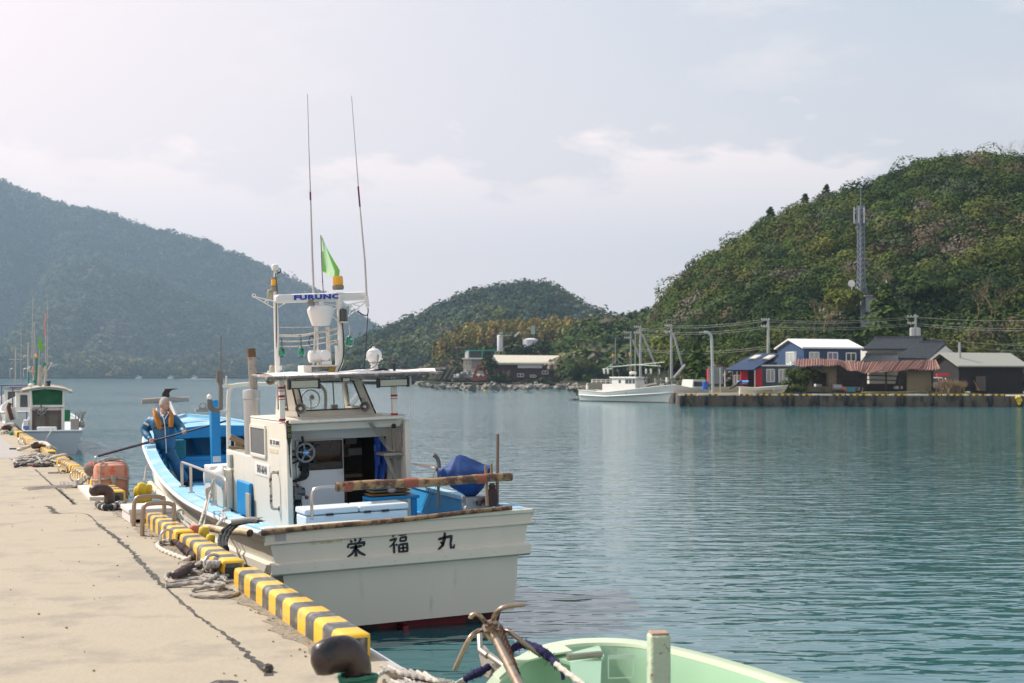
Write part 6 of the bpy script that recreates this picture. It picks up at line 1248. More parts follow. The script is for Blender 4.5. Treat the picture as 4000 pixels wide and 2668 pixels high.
# ---------------------------------------------------------------- helpers for things seen across the water
def fbox(mb, x0, x1, y0, y1, D, dp=2., m=0):                         # box: front face spans the pixel rectangle at distance D
    a, b = pol(x0, D, 0), pol(x1, D, 0); n = Vector((math.sin(TH), math.cos(TH), 0)); z0, z1 = ypx(y1, D), ypx(y0, D)
    return mb.prism([(a.x, a.y, z0), (b.x, b.y, z0), (b.x, b.y, z1), (a.x, a.y, z1)], n*dp, m)
def fpoly(mb, pts, D, dp=.1, m=0):
    n = Vector((math.sin(TH), math.cos(TH), 0)); return mb.prism([Vector((*pol(x, (d[0] if d else D), 0).xy, ypx(y, (d[0] if d else D)))) for x, y, *d in pts], n*dp, m)
def P3(x, y, D): return Vector((*pol(x, D, 0).xy, ypx(y, D)))
def win(parent, x0, x1, y0, y1, D, D2=None, mull=True, gl=None):
    D2 = D2 or D; a, b, c, d = P3(x0, y1, D), P3(x1, y1, D2), P3(x1, y0, D2), P3(x0, y0, D); a.z = b.z = (a.z+b.z)/2; c.z = d.z = (c.z+d.z)/2
    n = Vector((-math.sin(TH), -math.cos(TH), 0))*.06; w = MB(); w.frame(*[q+n for q in (a, b, c, d)], .11, .08)
    if mull: w.bar((a+b)/2+n, (c+d)/2+n, .08, .09)
    w = w.build('window', WHITE, parent, smooth=False); g = MB(); g.quad(*[q+n*.6 for q in (a, b, c, d)]); g.build('pane', gl or PANE, w, smooth=False); return w
PANE = mat('dark window pane', (.05, .07, .08), .12, var=.2); PANEC = mat('curtained pane', (.42, .47, .46), .2, var=.15, sc=.8); PANEV = mat('lilac curtained pane', (.22, .20, .33), .2)
NAVY = mat('navy blue siding', (.022, .06, .135), .55, var=.1, sc=1.5); NAVY2 = mat('slate blue siding', (.07, .13, .20), .6, var=.08, sc=1.5)
def corr(name, col, **k): return mat(name, col, .6, **k)
# ---- blue two storey house
bh_ = thing('blue_house', 'navy blue two storey house with a white gabled roof and sliding windows', 'house')
A, B, Cc = P3(3140, 1360, 150), P3(3036, 1362, 157), P3(3362, 1363, 153); ze = 5.78
for q in (A, B, Cc): q.z = ze
Dd = B+(Cc-A); AP = (A+B)/2; AP.z = ypx(1333, 153.5); AQ = AP+(Cc-A); g0 = ZF
k = MB(); k.add([Vector((*q.xy, g0)) for q in (A, B, Cc, Dd)]+[A, B, Cc, Dd, AP, AQ], [(0, 1, 5, 8, 4), (0, 4, 6, 2), (2, 6, 9, 7, 3), (3, 7, 5, 1)]); k.build('wall', NAVY, bh_, smooth=False)
k = MB(); n = (A-B).normalized()*.25; m_ = (Cc-A).normalized()*.3
for e, s_ in ((A, 1), (B, -1)): k.prism([e+n*s_-m_, AP-m_+Vector((0, 0, .12)), AQ+m_+Vector((0, 0, .12)), e+(Cc-A)+n*s_+m_], (0, 0, .16))
k.build('roof', mat('white sheet roof', (.80, .77, .76), .5, var=.03), bh_, smooth=False)
win(bh_, 3071, 3103, 1376, 1423, 154.4, 152.4, gl=PANEC); win(bh_, 3162, 3198, 1376, 1403, 150.2, 150.7, gl=PANEC); win(bh_, 3233, 3271, 1377, 1405, 151.2, 151.7, gl=PANEV); win(bh_, 3305, 3342, 1379, 1410, 152.2, 152.7)
k = MB(); k.tube([P3(3109, 1372, 151), P3(3109, 1420, 151)], .07, 6); k.build('flue', WHITE, bh_); k = MB(); fbox(k, 3090, 3104, 1412, 1423, 150, .5); k.build('air_conditioner', WHITE, bh_)
lo = thing('blue_annex', 'single storey blue annex below the house, with two white framed windows', 'annex'); k = MB(); fbox(k, 2976, 3150, 1430, 1536, 148.5, 3.4); k.build('wall', NAVY2, lo, smooth=False); k = MB(); fbox(k, 2972, 3092, 1425, 1430.5, 148.2, 3.6); k.build('coping', WHITE, lo, smooth=False)
win(lo, 2994, 3024, 1443, 1491, 148.4, gl=PANEC); win(lo, 3042, 3073, 1443, 1494, 148.4, gl=PANEC)
# ---- tiled shed with red doors
ts = thing('tile_roof_shed', 'open blue tiled boat shed with two bright red wall panels', 'shed')
TILEB = mat('blue glazed tiles', (.055, .10, .20), .35, var=.25, sc=3)
k = MB(); n_ = 26
for u in range(n_):                                                 # tile rolls running down the slope
    def edge(t): return P3(2826+t*(2938-2826), 1447, 145), P3(2955+t*(3040-2955), 1382, 154)
    a, b = edge(u/n_); c, d = edge((u+1)/n_); zz = Vector((0, 0, .07)); k.loft([[a, b], [a.lerp(c, .3)+zz, b.lerp(d, .3)+zz], [a.lerp(c, .6)+zz, b.lerp(d, .6)+zz], [c, d]])
fpoly(k, [(2826, 1449, 145), (2938, 1449, 145), (3042, 1414, 153), (3042, 1385, 154), (2955, 1384, 154)], 150, .05)
fpoly(k, [(2852, 1421, 151), (2862, 1417, 151), (2958, 1381, 154.3), (2955, 1386, 154.3)], 150, .3)
k.build('roof', TILEB, ts, ang=.3)
for x0 in (2926, 2979): k = MB(); k.prism([P3(x0, 1406, 150.3), P3(x0+24, 1406, 150.3), P3(x0+50, 1392, 152.2), P3(x0+26, 1392, 152.2)], (-.1, -.1, .16)); k.build('skylight', mat('cream skylight', (.66, .62, .52), .4), ts, smooth=False)
REDP = mat('bright red panel', (.62, .015, .035), .5, var=.06)
for x0, x1, y0, y1 in ((2894, 2921, 1447, 1502), (2948, 2977, 1441, 1508)): k = MB(); fbox(k, x0, x1, y0, y1, 147.5, .3); k.build('red_panel', REDP, ts, smooth=False)
k = MB(); fbox(k, 2862, 2980, 1440, 1525, 149, .3); k.build('back_wall', mat('dark slate wall', (.05, .08, .11), .7), ts, smooth=False); k = MB(); fbox(k, 2921, 2948, 1447, 1520, 148.6, .2); k.build('doorway', DARK, ts, smooth=False)
win(ts, 2867, 2892, 1466, 1500, 148.8, gl=PANEC)
k = MB(); [k.tube([P3(x, 1446, 145.5), P3(x, 1530, 145.5)], .06, 6) for x in (2831, 2879, 2948)]; k.build('post', WHITE, ts)
# ---- poles, lamp, sign back
GP = mat('grey concrete pole', (.36, .37, .37), .7, var=.08); GAL = mat('galvanised steel', (.50, .51, .50), .45, .4, var=.08)
sl_ = thing('street_lamp', 'tall curved street lamp standing on the edge of the opposite quay', 'street lamp'); k = MB(); D = 133; k.hose([P3(2784, 1534, D), P3(2782, 1400, D), P3(2780, 1330, D), P3(2776, 1308, D), P3(2764, 1299, D), P3(2750, 1298, D)], .14); k.build('pole', GAL, sl_); k = MB(); k.box(P3(2746, 1298, D), (.7, .2, .12), (0, 0, -TH)); k.build('lamp_head', GAL, sl_)
sg = thing('signboard', 'back of a large grey signboard on steel posts beside the street lamp', 'signboard'); k = MB(); fbox(k, 2769, 2824, 1434, 1499, 136, .12); k.build('board', mat('grey sheet', (.27, .28, .28), .6, var=.05), sg, smooth=False); k = MB(); [k.tube([P3(x, 1436, 135.8), P3(x, 1533, 135.8)], .08, 6) for x in (2786, 2813)]; k.build('post', GAL, sg)
def upole(px, y0, y1, D, label, arms=(), extra=None, r=.16):
    o = thing('utility_pole', label, 'pole', 'utility poles on the right shore'); k = MB(); k.tube([P3(px, y1, D), P3(px, y0, D)], [r*1.15, r*.8], 8); k.build('pole', GP, o)
    for y, x0, x1 in arms:
        k = MB(); k.bar(P3(x0, y, D), P3(x1, y, D), .1, .1); [k.lathe([(.06, 0), (.08, .08), (.05, .2)], P3(x, y, D), n=8) for x in np.linspace(x0, x1, 4)]; k.build('crossarm', GAL, o)
    return o
upole(3001, 1246, 1400, 158, 'grey pole standing behind the blue house roof', ((1250, 2976, 3004), (1276, 2976, 3004)))
u2 = upole(3578, 1228, 1330, 165, 'pole with two transformers behind the old tiled roofs', ((1238, 3548, 3586), (1264, 3548, 3578)))
for x in (3566, 3585): k = MB(); k.lathe([(.35, 0), (.35, .9), (.2, 1.0)], P3(x, 1313, 165), n=14); k.build('transformer', GAL, u2)
upole(2623, 1270, 1480, 168, 'tall grey pole right of the moored boat mast', ((1273, 2598, 2623), (1297, 2598, 2623)))
upole(2502, 1274, 1500, 172, 'tall grey pole rising behind the moored boat wheelhouse', ((1278, 2478, 2502), (1301, 2478, 2502)))
upole(2464, 1295, 1480, 200, 'slimmer pole with two arms left of the wheelhouse pole', ((1300, 2440, 2466), (1320, 2440, 2466)), r=.13)
upole(2482, 1305, 1480, 210, 'thin distant pole between the two poles behind the moored boat', (), r=.1)
upole(2404, 1318, 1420, 250, 'thin pole standing alone among the trees left of the poles', (), r=.09)
upole(3749, 1337, 1535, 146, 'plain grey pole in front of the black shed', (), r=.15)
for (a, b, D, lb) in (((2630, 1300), (2672, 1452), 167, 'slanting prop of the pole right of the moored boat mast'), ((2510, 1306), (2562, 1432), 171, 'slanting prop behind the moored boat rigging'), ((2676, 1425), (2632, 1476), 160, 'low leaning concrete prop by the little pine'), ((2472, 1326), (2504, 1410), 199, 'slanting prop of the slimmer pole')):
    tag(MB().tube([P3(*b, D), P3(*a, D)], .13, 8).build('pole_prop', GP), lb, 'prop')
WIRE = mat('cable grey', (.30, .30, .29), .6)
def wire(a, b, Da, Db, sag, label, n=1, gap=.22, r=.016):
    k = MB()
    for j in range(n):
        p, q = P3(*a, Da)+Vector((0, 0, -gap*j)), P3(*b, Db)+Vector((0, 0, -gap*j)); k.tube([p.lerp(q, t)-Vector((0, 0, sag*4*t*(1-t))) for t in np.linspace(0, 1, 16)], r, 4)
    tag(k.build('power_line', WIRE), label, 'power line')
wire((2620, 1273), (2980, 1248), 168, 158, .25, 'upper power line running left from the pole behind the blue house', 2)
wire((2620, 1298), (2980, 1275), 168, 158, .25, 'second power line left of the pole behind the blue house', 2)
wire((3004, 1249), (3550, 1239), 158, 165, .3, 'upper power line between the house pole and the transformer pole', 2); wire((3004, 1276), (3550, 1265), 158, 165, .3, 'lower power line between the house pole and the transformer pole', 2)
wire((3586, 1239), (4400, 1222), 165, 150, .6, 'upper power line running right from the transformer pole'); wire((3586, 1264), (4400, 1262), 165, 150, .6, 'lower power line running right from the transformer pole', 2)
wire((2490, 1279), (2620, 1273), 172, 168, .3, 'short upper wires between the two tall poles', 2); wire((2490, 1301), (2620, 1298), 172, 168, .3, 'short lower wires between the two tall poles', 2)
wire((2490, 1362), (3000, 1352), 172, 158, .5, 'lowest telephone cable running to the house pole', 2); wire((3620, 1322), (4400, 1360), 158, 150, .3, 'thin wires over the black shed roof', 3, .6); wire((2410, 1385), (2464, 1397), 250, 200, .5, 'sagging wire in front of the knoll trees', 2, .8)
# ---- transmission tower, dish, shelter
tw = thing('lattice_tower', 'slim lattice transmission tower standing on the wooded hillside', 'tower'); D = 196; k = MB()
TG = mat('tower steel', (.20, .23, .28), .5, .4, var=.1)
def tc_(x, y, s): p = P3(3366, y, D); w = .33+.3*max(0, (y-1060)/100)**1.5; return p+Vector((s[0]*w, s[1]*w, 0))
ysq = np.linspace(1158, 800, 19)
for s in ((-1, -1), (1, -1), (1, 1), (-1, 1)): k.tube([tc_(0, y, s) for y in ysq], .08, 5)
for i in range(len(ysq)-1):
    for s, t in (((-1, -1), (1, -1)), ((1, -1), (1, 1)), ((1, 1), (-1, 1)), ((-1, 1), (-1, -1))): k.tube([tc_(0, ysq[i], s), tc_(0, ysq[i+1], t)], .035, 4); k.tube([tc_(0, ysq[i], t), tc_(0, ysq[i+1], s)], .035, 4); k.tube([tc_(0, ysq[i], s), tc_(0, ysq[i], t)], .03, 4)
k.build('lattice', TG, tw)
k = MB(); c = P3(3366, 870, D); R1 = .85
for y in (872, 862, 830, 818): c = P3(3364, y, D); k.tube([c+Vector((math.cos(t)*R1, math.sin(t)*R1, 0)) for t in np.linspace(0, 6.283, 21)], .05, 5)
k.tube([P3(3366, 830, D), P3(3366, 726, D)], [.09, .04], 6); fbox(k, 3357, 3373, 832, 868, D+.3, .4); k.build('platform', TG, tw); k = MB(); [k.tube([P3(x, 870, D-1), P3(x, 808, D-1)], .09, 6) for x in (3340, 3379)]; k.tube([P3(3358, 868, D-.9), P3(3358, 806, D-.9)], .06, 6); k.build('panel_antenna', GAL, tw)
ds = thing('satellite_dish', 'round white dish antenna on the hillside left of the tower base', 'dish'); c = P3(3328, 1107, 190); k = MB(); k.lathe([(.48, 0), (.40, -.08), (.2, -.15), (0, -.17)], c, Vector((-math.sin(TH), -math.cos(TH), .1)), 20); k.build('reflector', WHITE, ds); k = MB(); k.tube([c+Vector((.1, .1, -.1)), P3(3330, 1165, 190)], .08, 6); k.build('mount', GAL, ds)
sh_ = thing('equipment_shelter', 'pale grey equipment hut half hidden by bare twigs below the tower', 'hut'); k = MB(); fbox(k, 3384, 3472, 1156, 1275, 184, 3); k.build('wall', mat('pale grey hut', (.22, .24, .27), .7, var=.1), sh_, smooth=False); k = MB(); fbox(k, 3380, 3476, 1152, 1157, 183.7, 3.5); k.build('roof', mat('grey hut roof', (.25, .26, .27), .7), sh_, smooth=False)
tag(MB().tube([P3(3466, 1215, 186), P3(3464, 1092, 186)], .07, 6).build('thin_mast', GAL), 'thin mast with a guy wire right of the equipment hut', 'mast'); wire((3465, 1096), (3560, 1270), 186, 166, .3, 'guy wire running down from the thin mast')
# ---- old tiled houses
TILE = mat('old grey roof tiles', (.075, .085, .095), .5, var=.5, sc=3, col2=(.17, .17, .17), lo=.55, hi=.62, sc2=8); PLAS = mat('pale plaster', (.55, .54, .48), .85, var=.08)
def tiled(mb, e0, e1, r0, r1, n):                                    # rows of tile rolls between eave e0-e1 and ridge r0-r1
    for i in range(n):
        a, c = e0.lerp(e1, i/n), e0.lerp(e1, (i+1)/n); b, d = r0.lerp(r1, i/n), r0.lerp(r1, (i+1)/n); z = Vector((0, 0, .15)); mb.loft([[a, b], [a.lerp(c, .35)+z, b.lerp(d, .35)+z], [a.lerp(c, .65)+z, b.lerp(d, .65)+z], [c, d]])
for lb, wl, ev, rg, nn, bk in (('upper old house with a grey tiled roof and a strip of pale wall', (3386, 3530, 1366, 1500, 160), ((3366, 1367, 158.5), (3570, 1367, 158.5)), ((3418, 1325, 162.5), (3606, 1322, 162.5)), 34, 1), ('old house with a steep tiled roof and a white gable at its right', (3510, 3640, 1400, 1500, 154), ((3488, 1403, 152.5), (3622, 1405, 152.5)), ((3588, 1342, 157), (3692, 1339, 157)), 24, 1), ('low tiled lean-to roof in front of the pale plaster wall', (3372, 3490, 1412, 1500, 153), ((3362, 1415, 151), (3512, 1415, 151)), ((3382, 1390, 153.5), (3505, 1390, 153.5)), 26, 0)):
    o = thing('tiled_house', lb, 'house', 'old tiled houses on the right shore'); k = MB(); fbox(k, *wl, 4); k.build('wall', PLAS, o, smooth=False); e0, e1, r0, r1 = P3(*ev[0]), P3(*ev[1]), P3(*rg[0]), P3(*rg[1]); k = MB(); tiled(k, e0, e1, r0, r1, nn); k.prism([e0, e1, r1, r0], (0, 0, -.12)); k.bar(r0+Vector((0, 0, .12)), r1+Vector((0, 0, .15)), .3, .35)
    if bk: k.prism([r0, r1, r1+Vector((2.5, 3.5, -1.7)), r0+Vector((2.5, 3.5, -1.7))], (0, 0, -.1))
    k.build('roof', TILE, o, ang=.3)
    if lb.startswith('old'): k = MB(); k.prism([P3(3628, 1406, 152.6), P3(3695, 1352, 156.5), P3(3728, 1378, 158), P3(3728, 1500, 158), P3(3628, 1500, 152.6)], (.02, .15, 0)); k.build('gable', WHITE, o, smooth=False)
# ---- black shed
bs_ = thing('black_shed', 'large black timber shed with a long pale grey roof, at the right edge', 'shed'); BW = mat('charred black boards', (.018, .016, .015), .85, var=.4, sc=2, stretch=(3, 3, .3)); ZB = ypx(1424, 144)
A, B = P3(3745, 1424, 144), P3(3628, 1420, 150); Cc = P3(3995, 1424, 147); B.z = A.z = Cc.z = ZB; AP = (A+B)/2; AP.z = ypx(1386, 147); Dd = B+(Cc-A); AQ = AP+(Cc-A)
k = MB(); k.add([Vector((*q.xy, ZF)) for q in (A, B, Cc, Dd)]+[A, B, Cc, Dd, AP, AQ], [(0, 1, 5, 8, 4), (0, 4, 6, 2), (2, 6, 9, 7, 3), (3, 7, 5, 1)]); k.build('wall', BW, bs_, smooth=False); n = (A-B).normalized()*.6; n.z = -.25; m_ = (Cc-A).normalized()*.5; k = MB()
for e, s_ in ((A, 1), (B, -1)): nn = n if s_ > 0 else Vector((-n.x, -n.y, n.z)); k.prism([e+nn-m_, AP-m_+Vector((0, 0, .1)), AQ+m_+Vector((0, 0, .1)), e+(Cc-A)+nn+m_], (0, 0, .14))
k.build('roof', mat('weathered grey sheet roof', (.30, .31, .27), .85, var=.12, sc=2, stretch=(4, 4, 1)), bs_, smooth=False); k = MB(); fbox(k, 3812, 3850, 1470, 1527, 144.3, .15); k.build('door', mat('weathered door', (.10, .09, .085), .9, var=.3), bs_, smooth=False)
tag(MB().tube([P3(3802, 1485, 143.5), P3(3824, 1526, 143)], .05, 6).build('striped_bar', mat('orange and black bar', (.45, .2, .02), .6, col2=(.03, .03, .03), lo=.49, hi=.51, sc2=12)), 'orange and black bar leaning on the black shed', 'bar')
# ---- ruined open shed
rs_ = thing('ruined_shed', 'ruined open shed with a sagging brown corrugated roof and mud piers', 'shed'); MUD = mat('ochre mud wall', (.20, .165, .11), .95, var=.25, sc=2, col2=(.11, .10, .07), lo=.5, hi=.65, sc2=1.2, bump=.4, bsc=8)
k = MB()
for x0, x1, y0, y1 in ((3142, 3172, 1455, 1530), (3236, 3268, 1455, 1530), (3142, 3268, 1432, 1456), (3172, 3236, 1510, 1530)): fbox(k, x0, x1, y0, y1, 138, .9)
k.build('mud_frame', MUD, rs_, smooth=False); k = MB(); fbox(k, 3543, 3639, 1446, 1529, 138.3, .3); k.build('mud_panel', mat('beige mud panel', (.27, .23, .15), .95, var=.15, sc=2, col2=(.17, .14, .09), lo=.55, hi=.7, sc2=1.), rs_, smooth=False)
BRN = mat('brown corrugated sheet', (.25, .125, .095), .75, var=.2, sc=2, col2=(.14, .08, .06), lo=.52, hi=.66, sc2=1.5)
k = MB(); T = [(3108, 1403), (3200, 1402), (3266, 1405), (3300, 1412), (3400, 1413), (3500, 1411), (3600, 1408), (3655, 1406)]; Bm = [(3106, 1428), (3200, 1430), (3268, 1427), (3320, 1448), (3375, 1456), (3470, 1450), (3560, 1446), (3672, 1441)]
tx, ty, bx_, by_ = [np.array(q) for q in ([p[0] for p in T], [p[1] for p in T], [p[0] for p in Bm], [p[1] for p in Bm])]; S3_ = []
for i in range(225): u = i/224*(len(T)-1); t0 = P3(np.interp(u, range(8), tx), np.interp(u, range(8), ty), 141.5); b0 = P3(np.interp(u, range(8), bx_), np.interp(u, range(8), by_)+(3*math.sin(u*5)+2*(math.sin(i*1.7) > .6)), 137); z = Vector((0, 0, .07*(1 if math.sin(i*1.75) > 0 else -.6))); S3_.append([t0+z, t0.lerp(b0, .5)+z+Vector((0, 0, -.1*math.sin(u*2.2))), b0+z])
k.loft(S3_); k.loft([[p-Vector((0, 0, .03)) for p in r] for r in S3_]); k.build('roof', BRN, rs_, ang=.3)
k = MB(); PW = mat('dark old timber', (.05, .04, .032), .9, var=.4)
for a, b in (((3374, 1462), (3362, 1528)), ((3385, 1460), (3380, 1525)), ((3460, 1455), (3461, 1525)), ((3515, 1455), (3514, 1525)), ((3641, 1445), (3642, 1530)), ((3268, 1470), (3300, 1530))): k.bar(P3(*a, 138), P3(*b, 138), .16, .16)
for y in (1468, 1485): k.bar(P3(3270, y-6, 138.4), P3(3545, y+3, 138.4), .1, .1)
k.build('post', PW, rs_); k = MB(); fbox(k, 3172, 3236, 1455, 1511, 141, .1); fbox(k, 3268, 3640, 1424, 1530, 144, .2); k.build('back_wall', mat('dark shed back', (.035, .032, .028), .95, var=.5), rs_, smooth=False)
for lb, (x0, x1, y0, y1), col, nm in (('light blue crate lying under the brown roof', (3306, 3342, 1511, 1531), (.14, .42, .52), 'crate'), ('white sheeted bundle in the shed window', (3186, 3210, 1500, 1511), (.5, .56, .6), 'bundle'), ('pale washing machine under the roof', (3498, 3526, 1508, 1520), (.6, .6, .56), 'machine'), ('grey box beside the light blue crate', (3348, 3372, 1512, 1527), (.35, .36, .38), 'box'), ('white box at the end of the dry bush', (3778, 3790, 1529, 1541), (.55, .56, .56), 'box'), ('red fuel tank behind the signboard', (2765, 2772, 1441, 1502), (.5, .02, .03), 'tank'), ('low concrete wall behind the street lamp', (2792, 2882, 1512, 1532), (.36, .31, .22), 'wall')):
    k = MB(); fbox(k, x0, x1, y0, y1, 139 if x0 > 2800 else 140, .8); tag(k.build(nm.replace(' ', '_'), mat(nm+lb[:12], col, .7, var=.15), None, bevel=.04), lb, nm)
k = MB(); k.tube([P3(3252, 1513, 137.5), P3(3285, 1514, 137.5)], .3, 12); tag(k.build('drum', mat('grey drum', (.35, .34, .34), .6)), 'grey drum lying under the left end of the brown roof', 'drum')
k = MB(); k.tube([P3(3284, 1514, 137.4), P3(3305, 1524, 137.2)], .2, 10); tag(k.build('red_pipe', mat('faded red pipe', (.45, .14, .10), .6)), 'faded red pipe lying between drum and blue crate', 'pipe')
k = MB(); k.lathe([(.3, 0), (.3, .75), (.27, .78)], P3(2755, 1522, 139), n=14); tag(k.build('drum', mat('blue drum', (.01, .10, .42), .5)), 'bright blue drum on the quay left of the signboard', 'drum')
# ---- truck
tk_ = thing('crane_truck', 'small white truck with a red folding crane behind the dry bush', 'truck'); k = MB(); D = 143; fpoly(k, [(3641, 1515), (3641, 1492), (3644, 1474), (3682, 1474), (3686, 1515)], D, 1.7); k.build('cab', WHITE, tk_, bevel=.05); k = MB(); fbox(k, 3688, 3735, 1496, 1512, D, 1.7); k.tube([P3(3692, 1476, D+.2), P3(3698, 1500, D+.2)], .07, 6); k.build('bed', WHITE, tk_, bevel=.03)
k = MB(); fpoly(k, [(3644, 1493), (3646, 1478), (3664, 1478), (3664, 1495)], D-.03, .02); fpoly(k, [(3668, 1478), (3680, 1478), (3682, 1493), (3668, 1495)], D-.03, .02); k.build('windscreen', PANE, tk_, smooth=False); k = MB(); fpoly(k, [(3657, 1473), (3660, 1460), (3708, 1459), (3710, 1468), (3704, 1469), (3668, 1469), (3666, 1473)], D+.4, .5); k.build('crane_arm', mat('red crane paint', (.60, .015, .03), .4), tk_, bevel=.03)
k = MB(); [k.lathe([(.36, 0), (.38, .05), (.38, .2), (.36, .25)], P3(x, 1517, D+.1), Vector((math.sin(TH), math.cos(TH), 0)), 16) for x in (3656, 3715)]; k.build('wheel', RUBBER, tk_)
# ---------------------------------------------------------------- boats
def boat(name, label, S, Bp, B=2.6, z=(1.1, .9, 1.7), hcol=WHITE, deckm=None, group=None, boot=None, parts=None, fl=.9):
    """small boat: stern point S, bow point Bp (waterline); local x to starboard, y to the bow"""
    S, Bp = S.copy(), Bp.copy(); S.z = Bp.z = 0; L_ = (Bp-S).length; rz = math.atan2(Bp.y-S.y, Bp.x-S.x)-math.pi/2
    o = thing(name, label, 'boat', group, S, (0, 0, rz)); o['fix'] = 1; k = MB(); T_ = np.linspace(0, 1, 18); hw_ = lambda t: B/2*(.86+.14*math.sin(min(1, t*2.2)*math.pi/2) if t < .45 else max(0., 1-((t-.45)/.55)**2.3)); zz_ = lambda t: float(np.interp(t, [0, .35, .7, 1], [z[0], z[1], (z[1]+z[2])/2*.98, z[2]]))
    def sc(t, s): w = max(hw_(t), .01); y = t*L_; h = zz_(t); q = .85*(1-t)+.25*t; oh = (t**3)*.09*L_; return [Vector((s*w, y+oh, h)), Vector((s*w*.99, y+oh*.9, h*.88)), Vector((s*w*(.97*(1-t)+.8*t), y+oh*.6, h*.62)), Vector((s*(w*(.97*(1-t)+.8*t)+.05*(w > .1)), y+oh*.6, h*.56)), Vector((s*w*q*1.06, y+oh*.4, h*.5)), Vector((s*w*q, y, .08)), Vector((s*w*q*.8, y-.1*t, -.3))]
    A_ = [sc(t, -1) for t in T_]; B2_ = [sc(t, 1) for t in T_]; k.loft(A_, 0); k.loft(B2_, 0)
    for i in range(6): k.quad(A_[0][i], B2_[0][i], B2_[0][i+1], A_[0][i+1])
    if boot:
        for s_ in (A_, B2_): k.loft([[r[5]+Vector((0, 0, 0))+(r[5]-r[6])*.0+Vector((.012*(1 if s_ is B2_ else -1), 0, .0)), r[6]+Vector((.012*(1 if s_ is B2_ else -1), 0, 0))] for r in s_], 1)
    k.build('hull', [hcol, boot or hcol], o, ang=.6); k = MB(); k.loft([[Vector((-hw_(t)*.93-.0, t*L_, zz_(t)*.72)), Vector((hw_(t)*.93, t*L_, zz_(t)*.72))] for t in T_[:-1]]); k.build('deck', deckm or mat('pale deck', (.5, .56, .56), .7, var=.15), o, smooth=False)
    k = MB(); [k.tube([r[0] for r in s_], .045, 6) for s_ in (A_, B2_)]; k.tube([A_[0][0], B2_[0][0]], .045, 6); k.build('gunwale', hcol, o)
    if parts: parts(o, L_, B, z)
    return o
def px_on(o, pxs, y=None):                                           # local y of a pixel column on the boat's keel line
    S = Vector(o.location); rz = o.rotation_euler.z; d = Vector((-math.sin(rz), math.cos(rz))); r = pol(pxs, 1, 0).xy; M_ = Matrix(((r.x, -d.x), (r.y, -d.y))); s, t = M_.inverted() @ S.xy; return t
def zat(o, ly, y): S = Vector(o.location); rz = o.rotation_euler.z; p = Vector((S.x-math.sin(rz)*ly, S.y+math.cos(rz)*ly)); D = p.x*math.sin(TH)+p.y*math.cos(TH); return ypx(y, D)
PW2 = mat('slightly rusty white hull', (.72, .72, .68), .45, var=.06, sc=1, col2=(.52, .44, .34), lo=.62, hi=.75, sc2=1.2)
